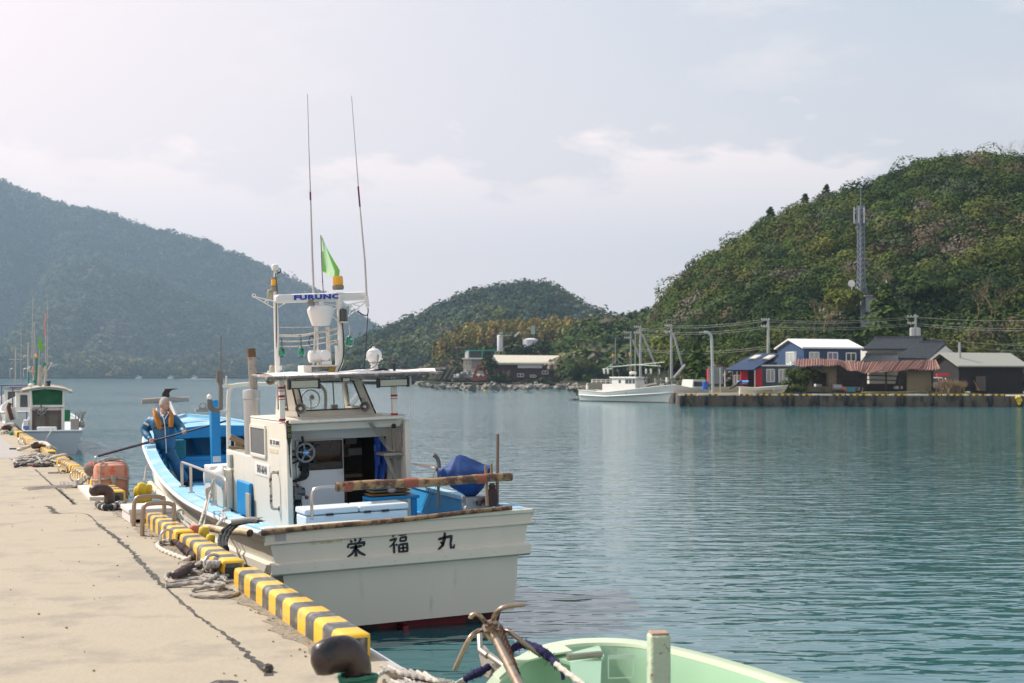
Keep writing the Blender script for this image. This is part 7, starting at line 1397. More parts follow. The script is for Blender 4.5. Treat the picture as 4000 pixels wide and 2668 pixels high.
def mboat(o, L_, B, z):
    f = lambda x: px_on(o, x)
    def bxp(nm, x0, x1, y0, y1, w, m, bev=.03): a, b = f(x0), f(x1); k = MB(); k.box2((-w/2, a, zat(o, a, y1)), (w/2, b, zat(o, a, y0))); return k.build(nm, m, o, bevel=bev)
    w = bxp('wheelhouse', 2412, 2505, 1478, 1532, 1.7, WHITE); bxp('wheelhouse_roof', 2406, 2512, 1472, 1478, 1.95, WHITE); bxp('engine_casing', 2370, 2414, 1500, 1530, 1.3, WHITE)
    for x0, x1, y0, y1 in ((2466, 2478, 1482, 1498), (2480, 2491, 1482, 1498), (2494, 2503, 1482, 1498), (2440, 2448, 1484, 1496)):
        a, b = f(x0), f(x1); k = MB(); [k.box2((s*.86, a, zat(o, a, y1)), (s*.87, b, zat(o, a, y0))) for s in (-1, 1)]; k.build('window', PANE, w, smooth=False)
    def pole(nm, x, y0, y1, r, m, lx=0., x2=None): a = f(x); b = f(x2 or x); k = MB(); k.tube([(lx, a, zat(o, a, y1)), (lx, b, zat(o, b, y0))], r, 6); return k.build(nm, m, o)
    STK = mat('tarnished mast', (.20, .18, .16), .6, .3, var=.3)
    pole('mast', 2394, 1393, 1530, .07, STK); pole('mast', 2466, 1392, 1475, .08, STK, .2); pole('bow_post', 2580, 1418, 1515, .05, STK, .3); pole('bow_post', 2600, 1440, 1505, .05, STK, -.4)
    for x, y in ((2394, 1391), (2466, 1388)): a = f(x); k = MB(); k.lathe([(.09, 0), (.10, .2), (.05, .26)], (0.2*(x > 2400), a, zat(o, a, y)), n=10); k.build('amber_lamp', ORANGE, o)
    k = MB()
    for (x0, y0, x1, y1, lx) in ((2396, 1432, 2582, 1415, -.5), (2396, 1434, 2582, 1418, .5), (2466, 1424, 2580, 1430, 0), (2354, 1441, 2394, 1441, 0), (2365, 1440, 2394, 1421, 0)): k.tube([(lx, f(x0), zat(o, f(x0), y0)), (lx, f(x1), zat(o, f(x1), y1))], .045, 5)
    k.build('lamp_boom', mat('pale green pipe', (.50, .58, .5), .5), o)
    LB = mat('glass lamp', (.7, .72, .7), .15)
    for x in (2524, 2543, 2574, 2375, 2360): a = f(x); k = MB(); k.lathe([(.05, 0), (.12, -.15), (.12, -.5), (.04, -.62)], (0, a, zat(o, a, 1440)), n=10); k.build('fishing_lamp', LB, o)
    k = MB(); a = f(2478); k.lathe([(.34, 0), (.40, .05), (.40, .22), (.3, .3)], (.2, a, zat(o, a, 1462)), n=18); k.build('radar_dome', WHITE, o); k = MB(); a = f(2413); k.hose([(-.2, a, zat(o, a, 1495)), (-.2, a, zat(o, a, 1455)), (-.2, a-.3, zat(o, a, 1446))], .13); k.build('exhaust', BLACK, o)
    k = MB(); c = Vector((0, f(2532), zat(o, f(2532), 1483))); [k.bar(c, c+Vector((0, math.cos(t)*.75, math.sin(t)*.75)), .07, .07, up=(1, 0, 0)) for t in np.linspace(0, 6.283, 11)[:-1]]; k.tube([c+Vector((0, math.cos(t)*.6, math.sin(t)*.6)) for t in np.linspace(0, 6.283, 25)], .05, 5); k.lathe([(.18, -.1), (.2, .1)], c, (1, 0, 0), 12); k.build('net_hauler', mat('tarred wheel', (.03, .03, .03), .7), o)
    k = MB(); k.bar((-.5, f(2500), zat(o, f(2500), 1518)), (-.5, f(2580), zat(o, f(2580), 1500)), .1, .15); k.bar((.5, f(2510), zat(o, f(2510), 1510)), (.5, f(2580), zat(o, f(2580), 1496)), .1, .15); k.build('rail_board', WOODG, o); k = MB(); a = f(2605); k.box((0, a, zat(o, a, 1484)), (.25, .2, .5)); k.box((0, .05, z[0]+.3), (.2, .2, .5)); k.build('bitt', WHITE, o, bevel=.02); k = MB(); a = f(2408); k.lathe([(.28, 0), (.28, .55)], (-.5, a, zat(o, a, 1505)), n=14); k.build('rusty_tank', RUST, o)
    c = Vector((0, f(2590), 0)); text('bow_lettering', '榮', .45, INK, o, (-B*.43, c.y, 1.25), (R_(84), 0, R_(-90))) if False else None
s0, b0 = az(2293, 1566, 0), az(2602, 1573, 0)
boat('moored_trawler', 'old white fishing boat with lamp booms and a black net wheel, moored across the harbour', s0+Vector((.0, 0, 0)), b0+Vector((-.2, -.8, 0)), 2.9, (1.25, 1.05, 1.95), PW2, boot=mat('grey black boot top', (.08, .09, .10), .8), parts=mboat)
k = MB(); k.rope([az(2290, 1520, 1.3), az(2275, 1545, .6), az(2250, 1562, .05)], .04, step=.3); tag(k.build('mooring_chain', ROPEK), 'dark mooring line going from the old white boat into the water', 'mooring line')
tag(MB().ball(az(2244, 1562, .05), .2, 10).build('mooring_buoy', RUST), 'rusty buoy at the lower end of the dark mooring line', 'buoy')
def cabin(col=WHITE, y0=.35, y1=.6, h=1.3, w=.6, win_=True):
    def f(o, L_, B, z):
        k = MB(); zb = z[1]*.7; k.prism([(-B*w/2, y0*L_, zb), (-B*w/2, y1*L_+.3, zb), (-B*w/2, y1*L_, zb+h), (-B*w/2, y0*L_, zb+h)], (B*w, 0, 0)); c = k.build('cabin', col, o, bevel=.04)
        if win_: k = MB(); [k.box2((s*(B*w/2+.005), y0*L_+.15, zb+h*.5), (s*(B*w/2+.015), y1*L_-.05, zb+h*.85)) for s in (-1, 1)]; k.box2((-B*w/2+.1, y0*L_-.015, zb+h*.5), (B*w/2-.1, y0*L_-.005, zb+h*.85)); k.build('cabin_window', PANE, c, smooth=False)
    return f
boat('cabin_boat', 'small white cabin boat at the left end of the opposite quay', az(2748, 1570, 0)+qn*1.5+Vector((0, 0, 0)), az(2640, 1572, 0)+qn*1., 2.2, (1.5, 1.4, 1.9), WHITE, parts=cabin(WHITE, .1, .55, 1.5, .7))
sk = boat('beached_skiff', 'cream open skiff with a tilted black outboard lying on the opposite quay', onq(2888, 2.5), onq(3062, 2.5), 1.6, (.62, .52, .75), mat('cream skiff', (.68, .66, .56), .5, var=.05)); sk.location.z = ZF+.2
def obm(parent, loc, s=1.):
    k = MB(); l = Vector(loc); k.tube([l+Vector((0, -.1, .45*s)), l+Vector((0, -.5*s, .25*s)), l+Vector((0, -1.0*s, -.05*s))], [.20*s, .12*s, .07*s], 10); k.box(l+Vector((0, .0, .55*s)), (.3*s, .55*s, .3*s), (.5, 0, 0)); k.build('outboard_motor', BLACK, parent, bevel=.05)
obm(sk, (0, 0, .45), 1.); k = MB(); k.box((0, 1.5, .35), (1.3, .1, .3)); k.box((0, 3.2, .35), (1.3, .1, .3)); k.build('thwart', WHITE, sk)
k = MB(); k.prism([P3(2880, 1492, 138), P3(2925, 1490, 138), P3(2915, 1497, 138), P3(2885, 1502, 138)], (.4, .8, .1)); tag(k.build('blue_sheet', mat('sky blue sheet', (.06, .32, .72), .6)), 'sky blue sheet heaped behind the skiff stern', 'sheet')
shb = boat('stored_boat', 'white boat stored under the brown corrugated roof', P3(3392, 1487, 141), P3(3500, 1480, 141), 1.6, (.9, .8, 1.1), WHITE); shb.location.z = ypx(1487, 141)
fy = az(3978, 1570, 0)
for i, (dx, dz, lb) in enumerate(((-.08, .85, 'top'), (.22, .9, 'upper right'), (.1, .6, 'middle'), (.35, .62, 'right'), (.2, .35, 'lowest'))): tag(MB().ball(onq(3974, -.4, 0)+Vector((dx, 0, dz)), (.17, .17, .2), 10).build('yellow_float', YELL), f'{lb} yellow float of the cluster hanging on the opposite quay at the right edge', 'float', 'yellow floats on the opposite quay')
# white guard rail and ramp behind the moored boat
k = MB(); D = 178; [k.bar(P3(2310, y, D), P3(2420, y, D), .08, .12) for y in (1483, 1490)]; [k.bar(P3(x, 1483, D), P3(x, 1497, D), .12, .12) for x in range(2312, 2421, 18)]; tag(k.build('guard_rail', WHITE), 'white guard rail above the beige ramp behind the moored boat', 'guard rail')
k = MB(); fpoly(k, [(2288, 1524), (2296, 1496), (2372, 1496), (2372, 1524)], 177, 2.5); tag(k.build('concrete_ramp', mat('beige concrete', (.40, .34, .25), .9, var=.08), smooth=False), 'beige concrete ramp wall behind the moored boat stern', 'wall')
k = MB(); [k.bar(P3(x, 1486+2*math.sin(x), 168), P3(x+22, 1486, 168), .1, .2) for x in range(2560, 2760, 22)]; [k.bar(P3(x, 1478, 168), P3(x, 1500, 168), .15, .15) for x in range(2560, 2780, 22)]; tag(k.build('roadside_fence', GP), 'grey roadside fence along the foot of the hill by the poles', 'fence')
# ================================================================ single trees and bushes
def tree(name, label, px, y_base, D, w, h, kind, K=500, size=.4, cols=None, cat='tree', zb=None):
    o = thing(name, label, cat); z0 = zb if zb is not None else ypx(y_base, D); b = Vector((*pol(px, D, 0).xy, z0)); n = K
    if kind == 'bare':
        k = MB()
        def grow(p, d, L_, r, lv):
            q = p+d*L_; k.tube([p, p.lerp(q, .5)+Vector((random.gauss(0, .03), random.gauss(0, .03), 0))*L_, q], [r, r*.8, r*.55], 4, caps=False)
            if lv:
                for _ in range(3 if lv > 1 else 4): grow(p.lerp(q, random.uniform(.55, 1)), (d+Vector((random.gauss(0, .5), random.gauss(0, .5), random.uniform(0, .4)))).normalized(), L_*random.uniform(.55, .8), r*.5, lv-1)
        for _ in range(K): grow(b+Vector((random.gauss(0, w*.18), random.gauss(0, w*.18), 0)), Vector((random.gauss(0, .25), random.gauss(0, .25), 1)).normalized(), h*.36, .05, 4 if K < 4 else 3)
        k.build('branches', mat('bare branches', cols or (.17, .12, .09), .9, var=.3), o, smooth=False); return o
    k = MB(); k.tube(spline([b-Vector((0, 0, .3)), b+Vector((.1, 0, h*.3)), b+Vector((0, .1, h*.75))], .5), [max(.05, h*.03)*(1-.6*t) for t in np.linspace(0, 1, len(spline([b-Vector((0, 0, .3)), b+Vector((.1, 0, h*.3)), b+Vector((0, .1, h*.75))], .5)))], 7)
    for i in range(5): a = random.uniform(0, 6.28); k.tube([b+Vector((0, 0, h*(.3+.1*i))), b+Vector((math.cos(a)*w*.3, math.sin(a)*w*.3, h*(.45+.1*i)))], [.06, .02], 5)
    k.build('trunk', mat('tree bark', (.08, .06, .045), .9), o)
    if kind == 'pine':
        t = rng.random(n); lay = np.floor(t*7)/7; a = rng.uniform(0, 6.28, n); rr = (1-lay)**.8*w/2*rng.uniform(.3, 1, n)*(1+.35*np.sin(a*3+lay*20)); c = np.stack([np.cos(a)*rr, np.sin(a)*rr, h*(.15+.82*lay)+rng.normal(0, h*.025, n)-rr*.12], -1); N = np.stack([np.cos(a)*.5, np.sin(a)*.5, np.ones(n)], -1)
    else:
        nl = 9; lob = rng.normal(0, .33, (nl, 3)); lob[:, 2] = rng.uniform(-.5, .6, nl); li = rng.integers(0, nl, n); d = rng.normal(0, 1, (n, 3)); d /= np.linalg.norm(d, axis=1)[:, None]; lr = rng.uniform(.3, .55, nl)[li]; q = lob[li]+d*lr[:, None]*rng.uniform(.75, 1.05, (n, 1)); c = q*np.array([w*.6, w*.6, h*.42]); c[:, 2] += h*.56; N = d+np.array([0, 0, .3])
    col = np.array(cols or G_DK)*rng.uniform(.7, 1.35, (n, 1)); c += np.array(b); V = leafquads(c, N, size, .4); V[..., 2] = np.maximum(V[..., 2], b.z-.1)
    qmesh('crown', V, col, LEAF, o); return o
PG1 = (.055, .10, .018); D_ = 'tree'
tree('pine_tree', 'small bright green pine beside the leaning concrete prop', 2722, 1500, 165, 3.6, 5.2, 'pine', 900, .42, PG1)
tree('pine_tree', 'larger pine with bright green tufts left of the transformer pole', 3460, 1330, 172, 6.5, 7.6, 'pine', 1500, .5, (.06, .10, .02)); tree('pine_tree', 'rounded pine on the slope above the old tiled roofs', 3610, 1215, 190, 6.5, 5.4, 'leafy', 1300, .5, (.05, .085, .022))
tree('evergreen_tree', 'bright leafed tree at the foot of the lattice tower', 3308, 1232, 186, 5, 4.6, 'leafy', 900, .5, (.10, .12, .025))
tree('ivy_tree', 'dense ivy bush climbing over the left pier of the ruined shed', 3128, 1535, 137, 3., 3.1, 'leafy', 1500, .26, (.06, .08, .022), 'bush', ZF); tree('ivy_bush', 'low ivy spreading at the foot of the ruined shed pier', 3108, 1535, 136.5, 2.0, 1.5, 'leafy', 700, .22, (.07, .09, .03), 'bush', ZF)
tree('dry_bush', 'pale dry reed bush in front of the little truck', 3690, 1540, 136, 2.2, 2.0, 'bare', 34, cols=(.30, .22, .13), cat='bush', zb=ZF); tree('dry_bush', 'pale dry reeds in front of the black shed corner', 3745, 1540, 136.5, 2.0, 1.9, 'bare', 30, cols=(.32, .24, .15), cat='bush', zb=ZF); tree('dry_bush', 'thin brown weeds in front of the annex windows', 3030, 1520, 140, 2.4, 1.0, 'bare', 26, cols=(.28, .18, .12), cat='bush', zb=ZF)
for i, (px, yb, D, w, h, lb) in enumerate(((3000, 1100, 225, 6, 6.5, 'bare twiggy tree on the hill above the blue house pole'), (3440, 1150, 190, 6, 4.5, 'bare grey tree behind the equipment hut'), (3300, 1130, 205, 6, 5, 'bare tree left of the dish antenna'), (3700, 1180, 200, 7, 7, 'bare pale tree on the hillside right of the tower'), (3850, 1290, 182, 6, 8, 'tall bare brown tree above the black shed'), (3780, 800, 252, 7, 7, 'bare tree near the top of the hill at the right'), (3560, 1050, 215, 6, 6, 'bare tree high on the slope right of the tower'), (3225, 1300, 184, 6, 6, 'bare brown tree on the slope above the blue house roof'), (3960, 640, 262, 7, 6, 'bare tree standing on the skyline at the right edge'))): tree('bare_tree', lb, px, yb, D, w, h, 'bare', 3, cols=(.24, .18, .14))
for px, y, lb in ((3012, 856, 'little pointed tree standing out on the hill skyline'), (3148, 806, 'pointed conifer breaking the skyline above the street lamp'), (3232, 770, 'small conifer on the skyline left of the tower top')): tree('conifer', lb, px, y+12, 262, 2.4, 3.2, 'pine', 220, .5, G_MID)
tree('orange_tree', 'small orange leafed tree on the hillside right of the tower top', 3528, 925, 236, 4, 2.6, 'leafy', 300, .5, (.40, .21, .01))
# grass on the opposite quay
P = np.array([onq(x, o_, ZF) for x, o_ in zip(rng.uniform(2800, 3900, 2600), rng.uniform(.5, 4, 2600))]); P = P[vnoise(P[:, 0]*.35, P[:, 1]*.35, 3) > .42]; P[:, 2] += .08
o = qmesh('weeds', leafquads(P, np.tile([-.3, -.6, .5], (len(P), 1)), .28, .5), np.array([.10, .12, .03])*rng.uniform(.6, 1.6, (len(P), 1)), LEAF); o['kind'] = 'stuff'; o['label'] = 'weeds growing on the opposite quay'; o['category'] = 'weeds'
# ================================================================ the works on the middle shore
D = 356
wh = thing('warehouse', 'dark red brown timber warehouse with a long cream roof by the water', 'warehouse'); k = MB(); fpoly(k, [(1920, 1492), (1920, 1418), (2185, 1418), (2185, 1492)], D, 9); k.build('wall', mat('dark red brown boards', (.055, .028, .026), .85, var=.3, sc=.5), wh, smooth=False)
k = MB(); k.prism([P3(1945, 1422, D-1.2), P3(2194, 1424, D-1.2), P3(2183, 1394, D+4), P3(1928, 1392, D+4)], (0, 0, .35)); k.prism([P3(1916, 1418, D-.5), P3(1930, 1393, D-.5), P3(1946, 1421, D-.5)], (.3, 2, 0)); k.build('roof', mat('cream sheet roof', (.58, .54, .43), .7, var=.06, sc=.6), wh, smooth=False)
k = MB(); fbox(k, 1946, 2192, 1414, 1425, D-.8, .4); k.build('fascia', WHITE, wh, smooth=False); k = MB(); fbox(k, 2022, 2118, 1424, 1438, D-.6, .3); k.build('white_board', mat('pale board', (.6, .63, .66), .7), wh, smooth=False)
for a in ((2021, 2046, 1460, 1472), (2071, 2094, 1465, 1473), (2118, 2141, 1449, 1461), (2143, 2166, 1426, 1438)): win(wh, *a, D-.5, gl=PANE)
wb = thing('quarry_building', 'pale two level building with a green framed open top beside the rubble', 'building'); k = MB(); fbox(k, 1810, 1905, 1402, 1462, D+6, 6); k.build('wall', mat('pale cream wall', (.55, .52, .42), .8, var=.08), wb, smooth=False); k = MB(); fbox(k, 1842, 1905, 1404, 1440, D+5.8, .1); k.build('open_bay', mat('grey interior', (.25, .25, .23), .8), wb, smooth=False)
k = MB(); fbox(k, 1804, 1900, 1398, 1403, D+5, 8); k.build('canopy_edge', WHITE, wb, smooth=False); TEAL = mat('teal steel frame', (.05, .32, .25), .5); k = MB(); fbox(k, 1815, 1935, 1367, 1371, D+7, 5); [fbox(k, x, x+4, 1370, 1398, D+7, .4) for x in (1830, 1882, 1931)]; k.build('green_frame', TEAL, wb, smooth=False); k = MB(); fbox(k, 1834, 1932, 1371, 1398, D+8, .3); k.build('dark_bay', mat('dark bay', (.06, .07, .07), .8), wb, smooth=False); k = MB(); fpoly(k, [(1816, 1398), (1816, 1376), (1830, 1369), (1830, 1398)], D+6.8, .2); k.build('side_wall', WHITE, wb, smooth=False); win(wb, 1819, 1825, 1415, 1426, D+5.9, mull=False); win(wb, 1833, 1839, 1415, 1426, D+5.9, mull=False)
si = thing('concrete_plant', 'white silo and tank of a concrete plant above the dark trees', 'plant'); k = MB(); k.lathe([(.75, 0), (.75, 4), (.5, 4.3)], P3(1953, 1372, D+22), n=20); k.lathe([(2.1, -2), (2.1, 1.3), (.6, 1.7)], P3(2073, 1346, D+22), n=28); k.build('silo', mat('white plant steel', (.62, .64, .68), .6), si); k = MB(); fbox(k, 1950, 1964, 1296, 1306, D+22, .8); fbox(k, 2075, 2090, 1272, 1304, D+22, 1.); k.bar(P3(1945, 1312, D+22), P3(1998, 1309, D+22), .3, .3); k.build('gantry', mat('plant grey green', (.35, .45, .45), .6), si, smooth=False); k = MB(); k.bar(P3(2010, 1314, D+22), P3(2028, 1297, D+22), .5, .5); k.build('chute', WHITE, si, smooth=False); k = MB(); k.bar(P3(1950, 1318, D+20), P3(1962, 1311, D+20), .5, .4); k.build('yellow_hopper', YELL, si, smooth=False)
cg = thing('clam_grab', 'rusty red clamshell grab standing on the rubble', 'grab'); RG = mat('rust red grab', (.25, .06, .035), .7, var=.2, sc=1); k = MB(); c = D-2
for a, b, w in (((1870, 1423), (1848, 1480), .7), ((1882, 1423), (1900, 1474), .7), ((1876, 1420), (1884, 1432), 1.), ((1846, 1476), (1875, 1482), .9), ((1875, 1482), (1904, 1474), .9)): k.bar(P3(*a, c), P3(*b, c), w, w)
k.build('grab_arms', RG, cg, bevel=.05)
bt_ = thing('concrete_buttress', 'sloping ribbed concrete retaining wall left of the rubble', 'wall'); k = MB(); BC = mat('warm grey concrete', (.30, .25, .19), .9, var=.15, sc=.4)
for i in range(5): x = 1672+i*19; fpoly(k, [(x, 1480), (x+33, 1430), (x+37, 1430), (x+6, 1482)], 350+i*.5, 3)
fpoly(k, [(1675, 1482), (1706, 1434), (1770, 1429), (1771, 1479), (1740, 1484)], 354, 2); k.build('rib', BC, bt_, smooth=False)
def rocks(name, label, n, f, s0, s1, m):
    k = MB()
    for _ in range(n):
        p = f(); s = random.uniform(s0, s1); vs = [p+Vector((random.gauss(0, 1), random.gauss(0, 1), random.gauss(0, .6))).normalized()*s*random.uniform(.6, 1) for _ in range(8)]
        import bmesh; bm = bmesh.new(); [bm.verts.new(v) for v in vs]; bmesh.ops.convex_hull(bm, input=bm.verts); bm.verts.ensure_lookup_table(); bm.verts.index_update(); ix = {v: i for i, v in enumerate(bm.verts)}; k.add([v.co.copy() for v in bm.verts], [tuple(ix[v] for v in q.verts) for q in bm.faces]); bm.free()
    o = k.build(name, m, smooth=False); o['kind'] = 'stuff'; o['label'] = label; o['category'] = 'rocks'
RK = mat('shore rock', (.26, .23, .19), .9, var=.35, sc=.8)
rocks('rubble_heap', 'grey rubble heap between buttress and building', 330, lambda: P3(*(lambda x: (x, 1482-random.random()*(32 if x < 1830 else 20)*math.sin(max(.1, (x-1765)/140*3.1))))(random.uniform(1770, 1895)), 357+random.random()*3), .4, 1.1, mat('grey rubble', (.33, .33, .33), .9, var=.3, sc=.7))
rocks('shore_rocks', 'pale boulders along the edge of the middle shore', 300, lambda: (lambda x: az(x, float(np.interp(x, [1620, 1720, 1900, 2100, 2300, 2420], [1503, 1513, 1514, 1514, 1512, 1507]))-random.random()*5, .2+random.random()*.7))(random.uniform(1625, 2400)), .35, 1.2, RK)
rocks('riprap', 'dark stones at the waterline left of the opposite quay', 90, lambda: P3(random.uniform(2230, 2300), 1518, random.uniform(178, 186))*1, .3, .7, RK)
tree('conifer', 'slim dark conifer between the pale building and the warehouse', 1905, 1450, D-1, 5, 5.2, 'pine', 500, .7, (.045, .07, .018)); tree('shore_bush', 'round dark green bush in front of the warehouse left end', 1962, 1512, 350, 5.5, 3.6, 'leafy', 700, .55, (.03, .05, .015), 'bush')
for px, y, w, h, lb in ((2062, 1512, 4, 1.8, 'low green bush by the water below the warehouse'), (2240, 1512, 6, 4.5, 'broad dark shrub right of the warehouse'), (2300, 1512, 6, 4., 'grey green shrub at the right end of the middle shore'), (2128, 1510, 4, 2.4, 'low leafy bush below the right warehouse windows')): tree('shore_bush', lb, px, y, 350, w, h, 'leafy', 420, .6, (.05, .07, .025), 'bush')
for px, y, D2, w, h, lb in ((2235, 1500, 362, 9, 9, 'leafless brown tree right of the warehouse'), (1960, 1495, 351, 4, 4.5, 'small leafless tree in front of the warehouse'), (2330, 1500, 364, 8, 8, 'leafless tree group near the tall thin pole'), (2280, 1500, 368, 9, 10, 'leafless tree on the knoll slope')): tree('bare_tree', lb, px, y, D2, w, h, 'bare', 5, cols=(.22, .17, .14))
for px, w, h, lb in ((2002, 5, 4.4, 'dark green tree in front of the white silo'), (2052, 6, 3.6, 'dark green tree hiding the foot of the plant tank'), (2118, 7, 5.6, 'dark tree right of the plant tank')): tree('evergreen_tree', lb, px, 1408, 370, w, h, 'leafy', 700, .6, (.035, .055, .018))
for i, (x, y, dx, lb, cb) in enumerate(((1828, 1512, 30, 'small white boat lying below the pale building', 0), (1905, 1513, 38, 'small white cabin boat in front of the round bush', 1), (2030, 1514, 44, 'grey open boat with a red pole below the warehouse', 0), (2075, 1515, 40, 'white boat with an outboard below the warehouse right end', 1), (2222, 1512, 26, 'pale blue dinghy at the right end of the middle shore', 0))):
    boat('small_boat', lb, az(x, y+1.5, 0), az(x+dx, y+1.5, 0), 1.8, (.8, .7, 1.1), WHITE if i != 4 else mat('pale blue hull', (.3, .5, .62), .5), parts=cabin(WHITE, .3, .6, 1., .6) if cb else None, group='small boats on the middle shore')
for x, y, r, c_, lb in ((1897, 1526, .35, YELL, 'yellow buoy afloat in front of the middle shore'), (1828, 1523, .2, YELL, 'small pale buoy left of the yellow buoy')): tag(MB().ball(az(x, y, .1), r, 12).build('buoy', c_), lb, 'buoy')
# ---- far shore houses and boats
D = 1600
for x0, x1, y0, y1, ry, col, lb in ((478, 506, 1454, 1470, 1447, (.5, .52, .42), 'tiny pale building on the far shore left of centre'), (845, 880, 1448, 1472, 1444, (.55, .55, .5), 'pale building on the far shore behind the bent pole'), (900, 1180, 1450, 1472, 1446, (.45, .46, .46), 'long low grey shed on the far shore behind the wheelhouse'), (0, 48, 1452, 1470, 1446, (.55, .52, .48), 'pale houses at the left end of the far shore')):
    o = thing('far_building', lb, 'building', 'small buildings on the far shore'); dd_ = D if y1 > 1400 else 1700; k = MB(); fbox(k, x0, x1, y0, y1, dd_, 9); k.build('wall', mat('far wall'+str(x0), col, .8), o, smooth=False); k = MB(); k.prism([P3(x0-2, y0, dd_-1), P3(x1+2, y0, dd_-1), P3(x1, ry, dd_+6), P3(x0, ry, dd_+6)], (0, 0, .5)); k.build('roof', mat('far roof', (.55, .56, .52), .7), o, smooth=False)
for x, lb in ((530, 'white motor boat far off left of the man'), (655, 'white motor boat far off just right of the man'), (748, 'small white boat by the far shore behind the blue post')): boat('distant_boat', lb, az(x, 1480, 0), az(x+22, 1480, 0), 2.6, (1.4, 1.3, 2.2), WHITE, parts=cabin(WHITE, .3, .6, 2.2, .7), group='distant boats')
k = MB(); k.box2(tuple(az(780, 1481, .2)), tuple(az(830, 1481, .5)+Vector((0, 3, 0)))); tag(k.build('floating_pontoon', mat('pale pontoon', (.3, .31, .32), .7), smooth=False), 'long pale pontoon floating off the far shore', 'pontoon')
# ================================================================ boats along the quay on the left
GT = mat('green tarpaulin', (.008, .14, .055), .55, var=.25, sc=2); BRF = mat('brown window frame', (.12, .085, .07), .6, var=.1)
s2 = az(200, 1776, 0); b2_ = Vector((5.3, s2.y+13, 0)); s2.x = 4.32
def gboat(o, L_, B, z):
    Lp_ = lambda x, y, ly: (Matrix.Rotation(-o.rotation_euler.z, 4, 'Z') @ (Matrix.Translation(-Vector(o.location)) @ ay(x, y, o.location.y+ly)))
    a, b = Lp_(112, 1678, 2.2), Lp_(252, 1678, 2.2); zt = Lp_(180, 1592, 2.2).z; zb = z[1]*.72
    k = MB(); k.box2((a.x, 2.2, zb), (a.x+.12, 5., zt)); k.box2((b.x-.12, 2.2, zb), (b.x, 5., zt)); k.box2((a.x, 2.15, zt), (b.x, 5.05, zt+.1)); k.box2((a.x+.12, 2.3, zt-.12), (b.x-.12, 2.4, zt)); k.box2((a.x+.12, 4.9, zb), (b.x-.12, 5., zt)); c = k.build('cabin', WHITE, o, bevel=.03)
    zf = zt-.13; k = MB(); [k.box2((x-.05, 2.28, zb), (x+.05, 2.36, zf)) for x in (a.x+.17, (a.x+b.x)/2, b.x-.17)]; [k.box2((a.x+.2, 2.285, q), (b.x-.2, 2.355, q+.1)) for q in (zf-.1, zf-.95)]; k.build('window_frame', BRF, c, smooth=False); k = MB(); k.box2((a.x+.2, 2.32, zf-.9), (b.x-.2, 2.33, zf-.05)); k.build('pane', mat('dusty brown pane', (.15, .135, .11), .25, var=.4, sc=3), c, smooth=False); k = MB(); k.box2((a.x+.2, 2.33, zb), (b.x-.2, 2.36, zf-.9)); k.build('lower_panel', mat('dark brown panel', (.045, .028, .025), .7), c, smooth=False)
    w = Lp_(162, 1605, 2.1); k = MB(); k.tube([w+Vector((math.cos(t)*.145, 0, math.sin(t)*.145)) for t in np.linspace(0, 6.283, 25)], .018, 6)
    for t in range(5): q = Vector((math.cos(t*1.2566+.4), 0, math.sin(t*1.2566+.4))); k.bar(w, w+q*.14, .03, .02, up=(0, 1, 0))
    wo = k.build('steering_wheel', mat('worn grey wheel', (.26, .27, .29), .6), o); k = MB(); [k.tube([w+Vector((math.cos(t*1.2566+.4), 0, math.sin(t*1.2566+.4)))*.14, w+Vector((math.cos(t*1.2566+.4), 0, math.sin(t*1.2566+.4)))*.24], .02, 6) for t in range(5)]; k.build('wheel_handle', BLACK, wo)
    # curved canopy with pale ribs, green sheet hanging under it
    R3 = []; 
    for t in np.linspace(0, 1, 15): p = Lp_(80+t*205, 1532-20*math.sin(math.pi*(.10+t*.80))**1.2+(4 if t > .9 else 0), 2.0); R3.append([p, p+Vector((0, 3.4, .05))])
    k = MB(); k.loft(R3); k.loft([[p-Vector((0, 0, .05)) for p in r] for r in R3]); [k.tube([r[i] for r in R3], .035, 6) for i in (0, 1)]; k.build('canopy', mat('pale beige canopy', (.52, .47, .38), .6, var=.15), o)
    G_ = []
    for i in range(10):
        u = i/9; G_.append([Lp_(122+u*122, y, 2.5+.1*math.sin(u*9+y*.1)) for y in (1526-6*math.sin(u*3.1), 1545, 1565, 1590-3*math.sin(u*7))])
    k = MB(); k.loft(G_); k.build('green_sheet', GT, o, ang=2)
    k = MB()
    for x0, y0, x1, y1, r in ((110, 1530, 112, 1592, .03), (118, 1527, 122, 1597, .06), (248, 1528, 245, 1590, .02), (252, 1530, 250, 1585, .015)): k.tube([Lp_(x0, y0, 2.15), Lp_(x1, y1, 2.15)], r, 7)
    k.build('canopy_post', WHITE, o)
    M2 = lambda x, y: Lp_(x, y, 3.4); MT = [(mat('green painted pole', (.03, .20, .13), .5), [((139, 1505), (142, 1400), .04), ((110, 1508), (111, 1448), .03)]), (mat('pale mast pipe', (.5, .47, .40), .5, var=.2), [((178, 1510), (177, 1428), .06), ((152, 1508), (153, 1436), .05), ((160, 1510), (160, 1445), .04), ((133, 1504), (130, 1460), .03), ((109, 1450), (137, 1452), .03), ((150, 1432), (178, 1452), .035), ((157, 1426), (157, 1440), .07), ((112, 1448), (116, 1434), .02), ((182, 1452), (200, 1424), .02), ((168, 1446), (184, 1470), .03), ((163, 1470), (172, 1445), .03)]), (mat('whip grey', (.45, .42, .40), .5), [((124, 1400), (129, 1160), .014), ((131, 1420), (129, 1300), .012), ((141, 1385), (134, 1280), .009), ((152, 1425), (154, 1362), .013), ((180, 1450), (178, 1310), .022), ((186, 1425), (186, 1310), .018), ((186, 1310), (186, 1170), .007)])]
    for m_, S_l in MT: k = MB(); [k.tube([M2(*p), M2(*q)], r, 6) for p, q, r in S_l]; k.build('mast_pole', m_, o)
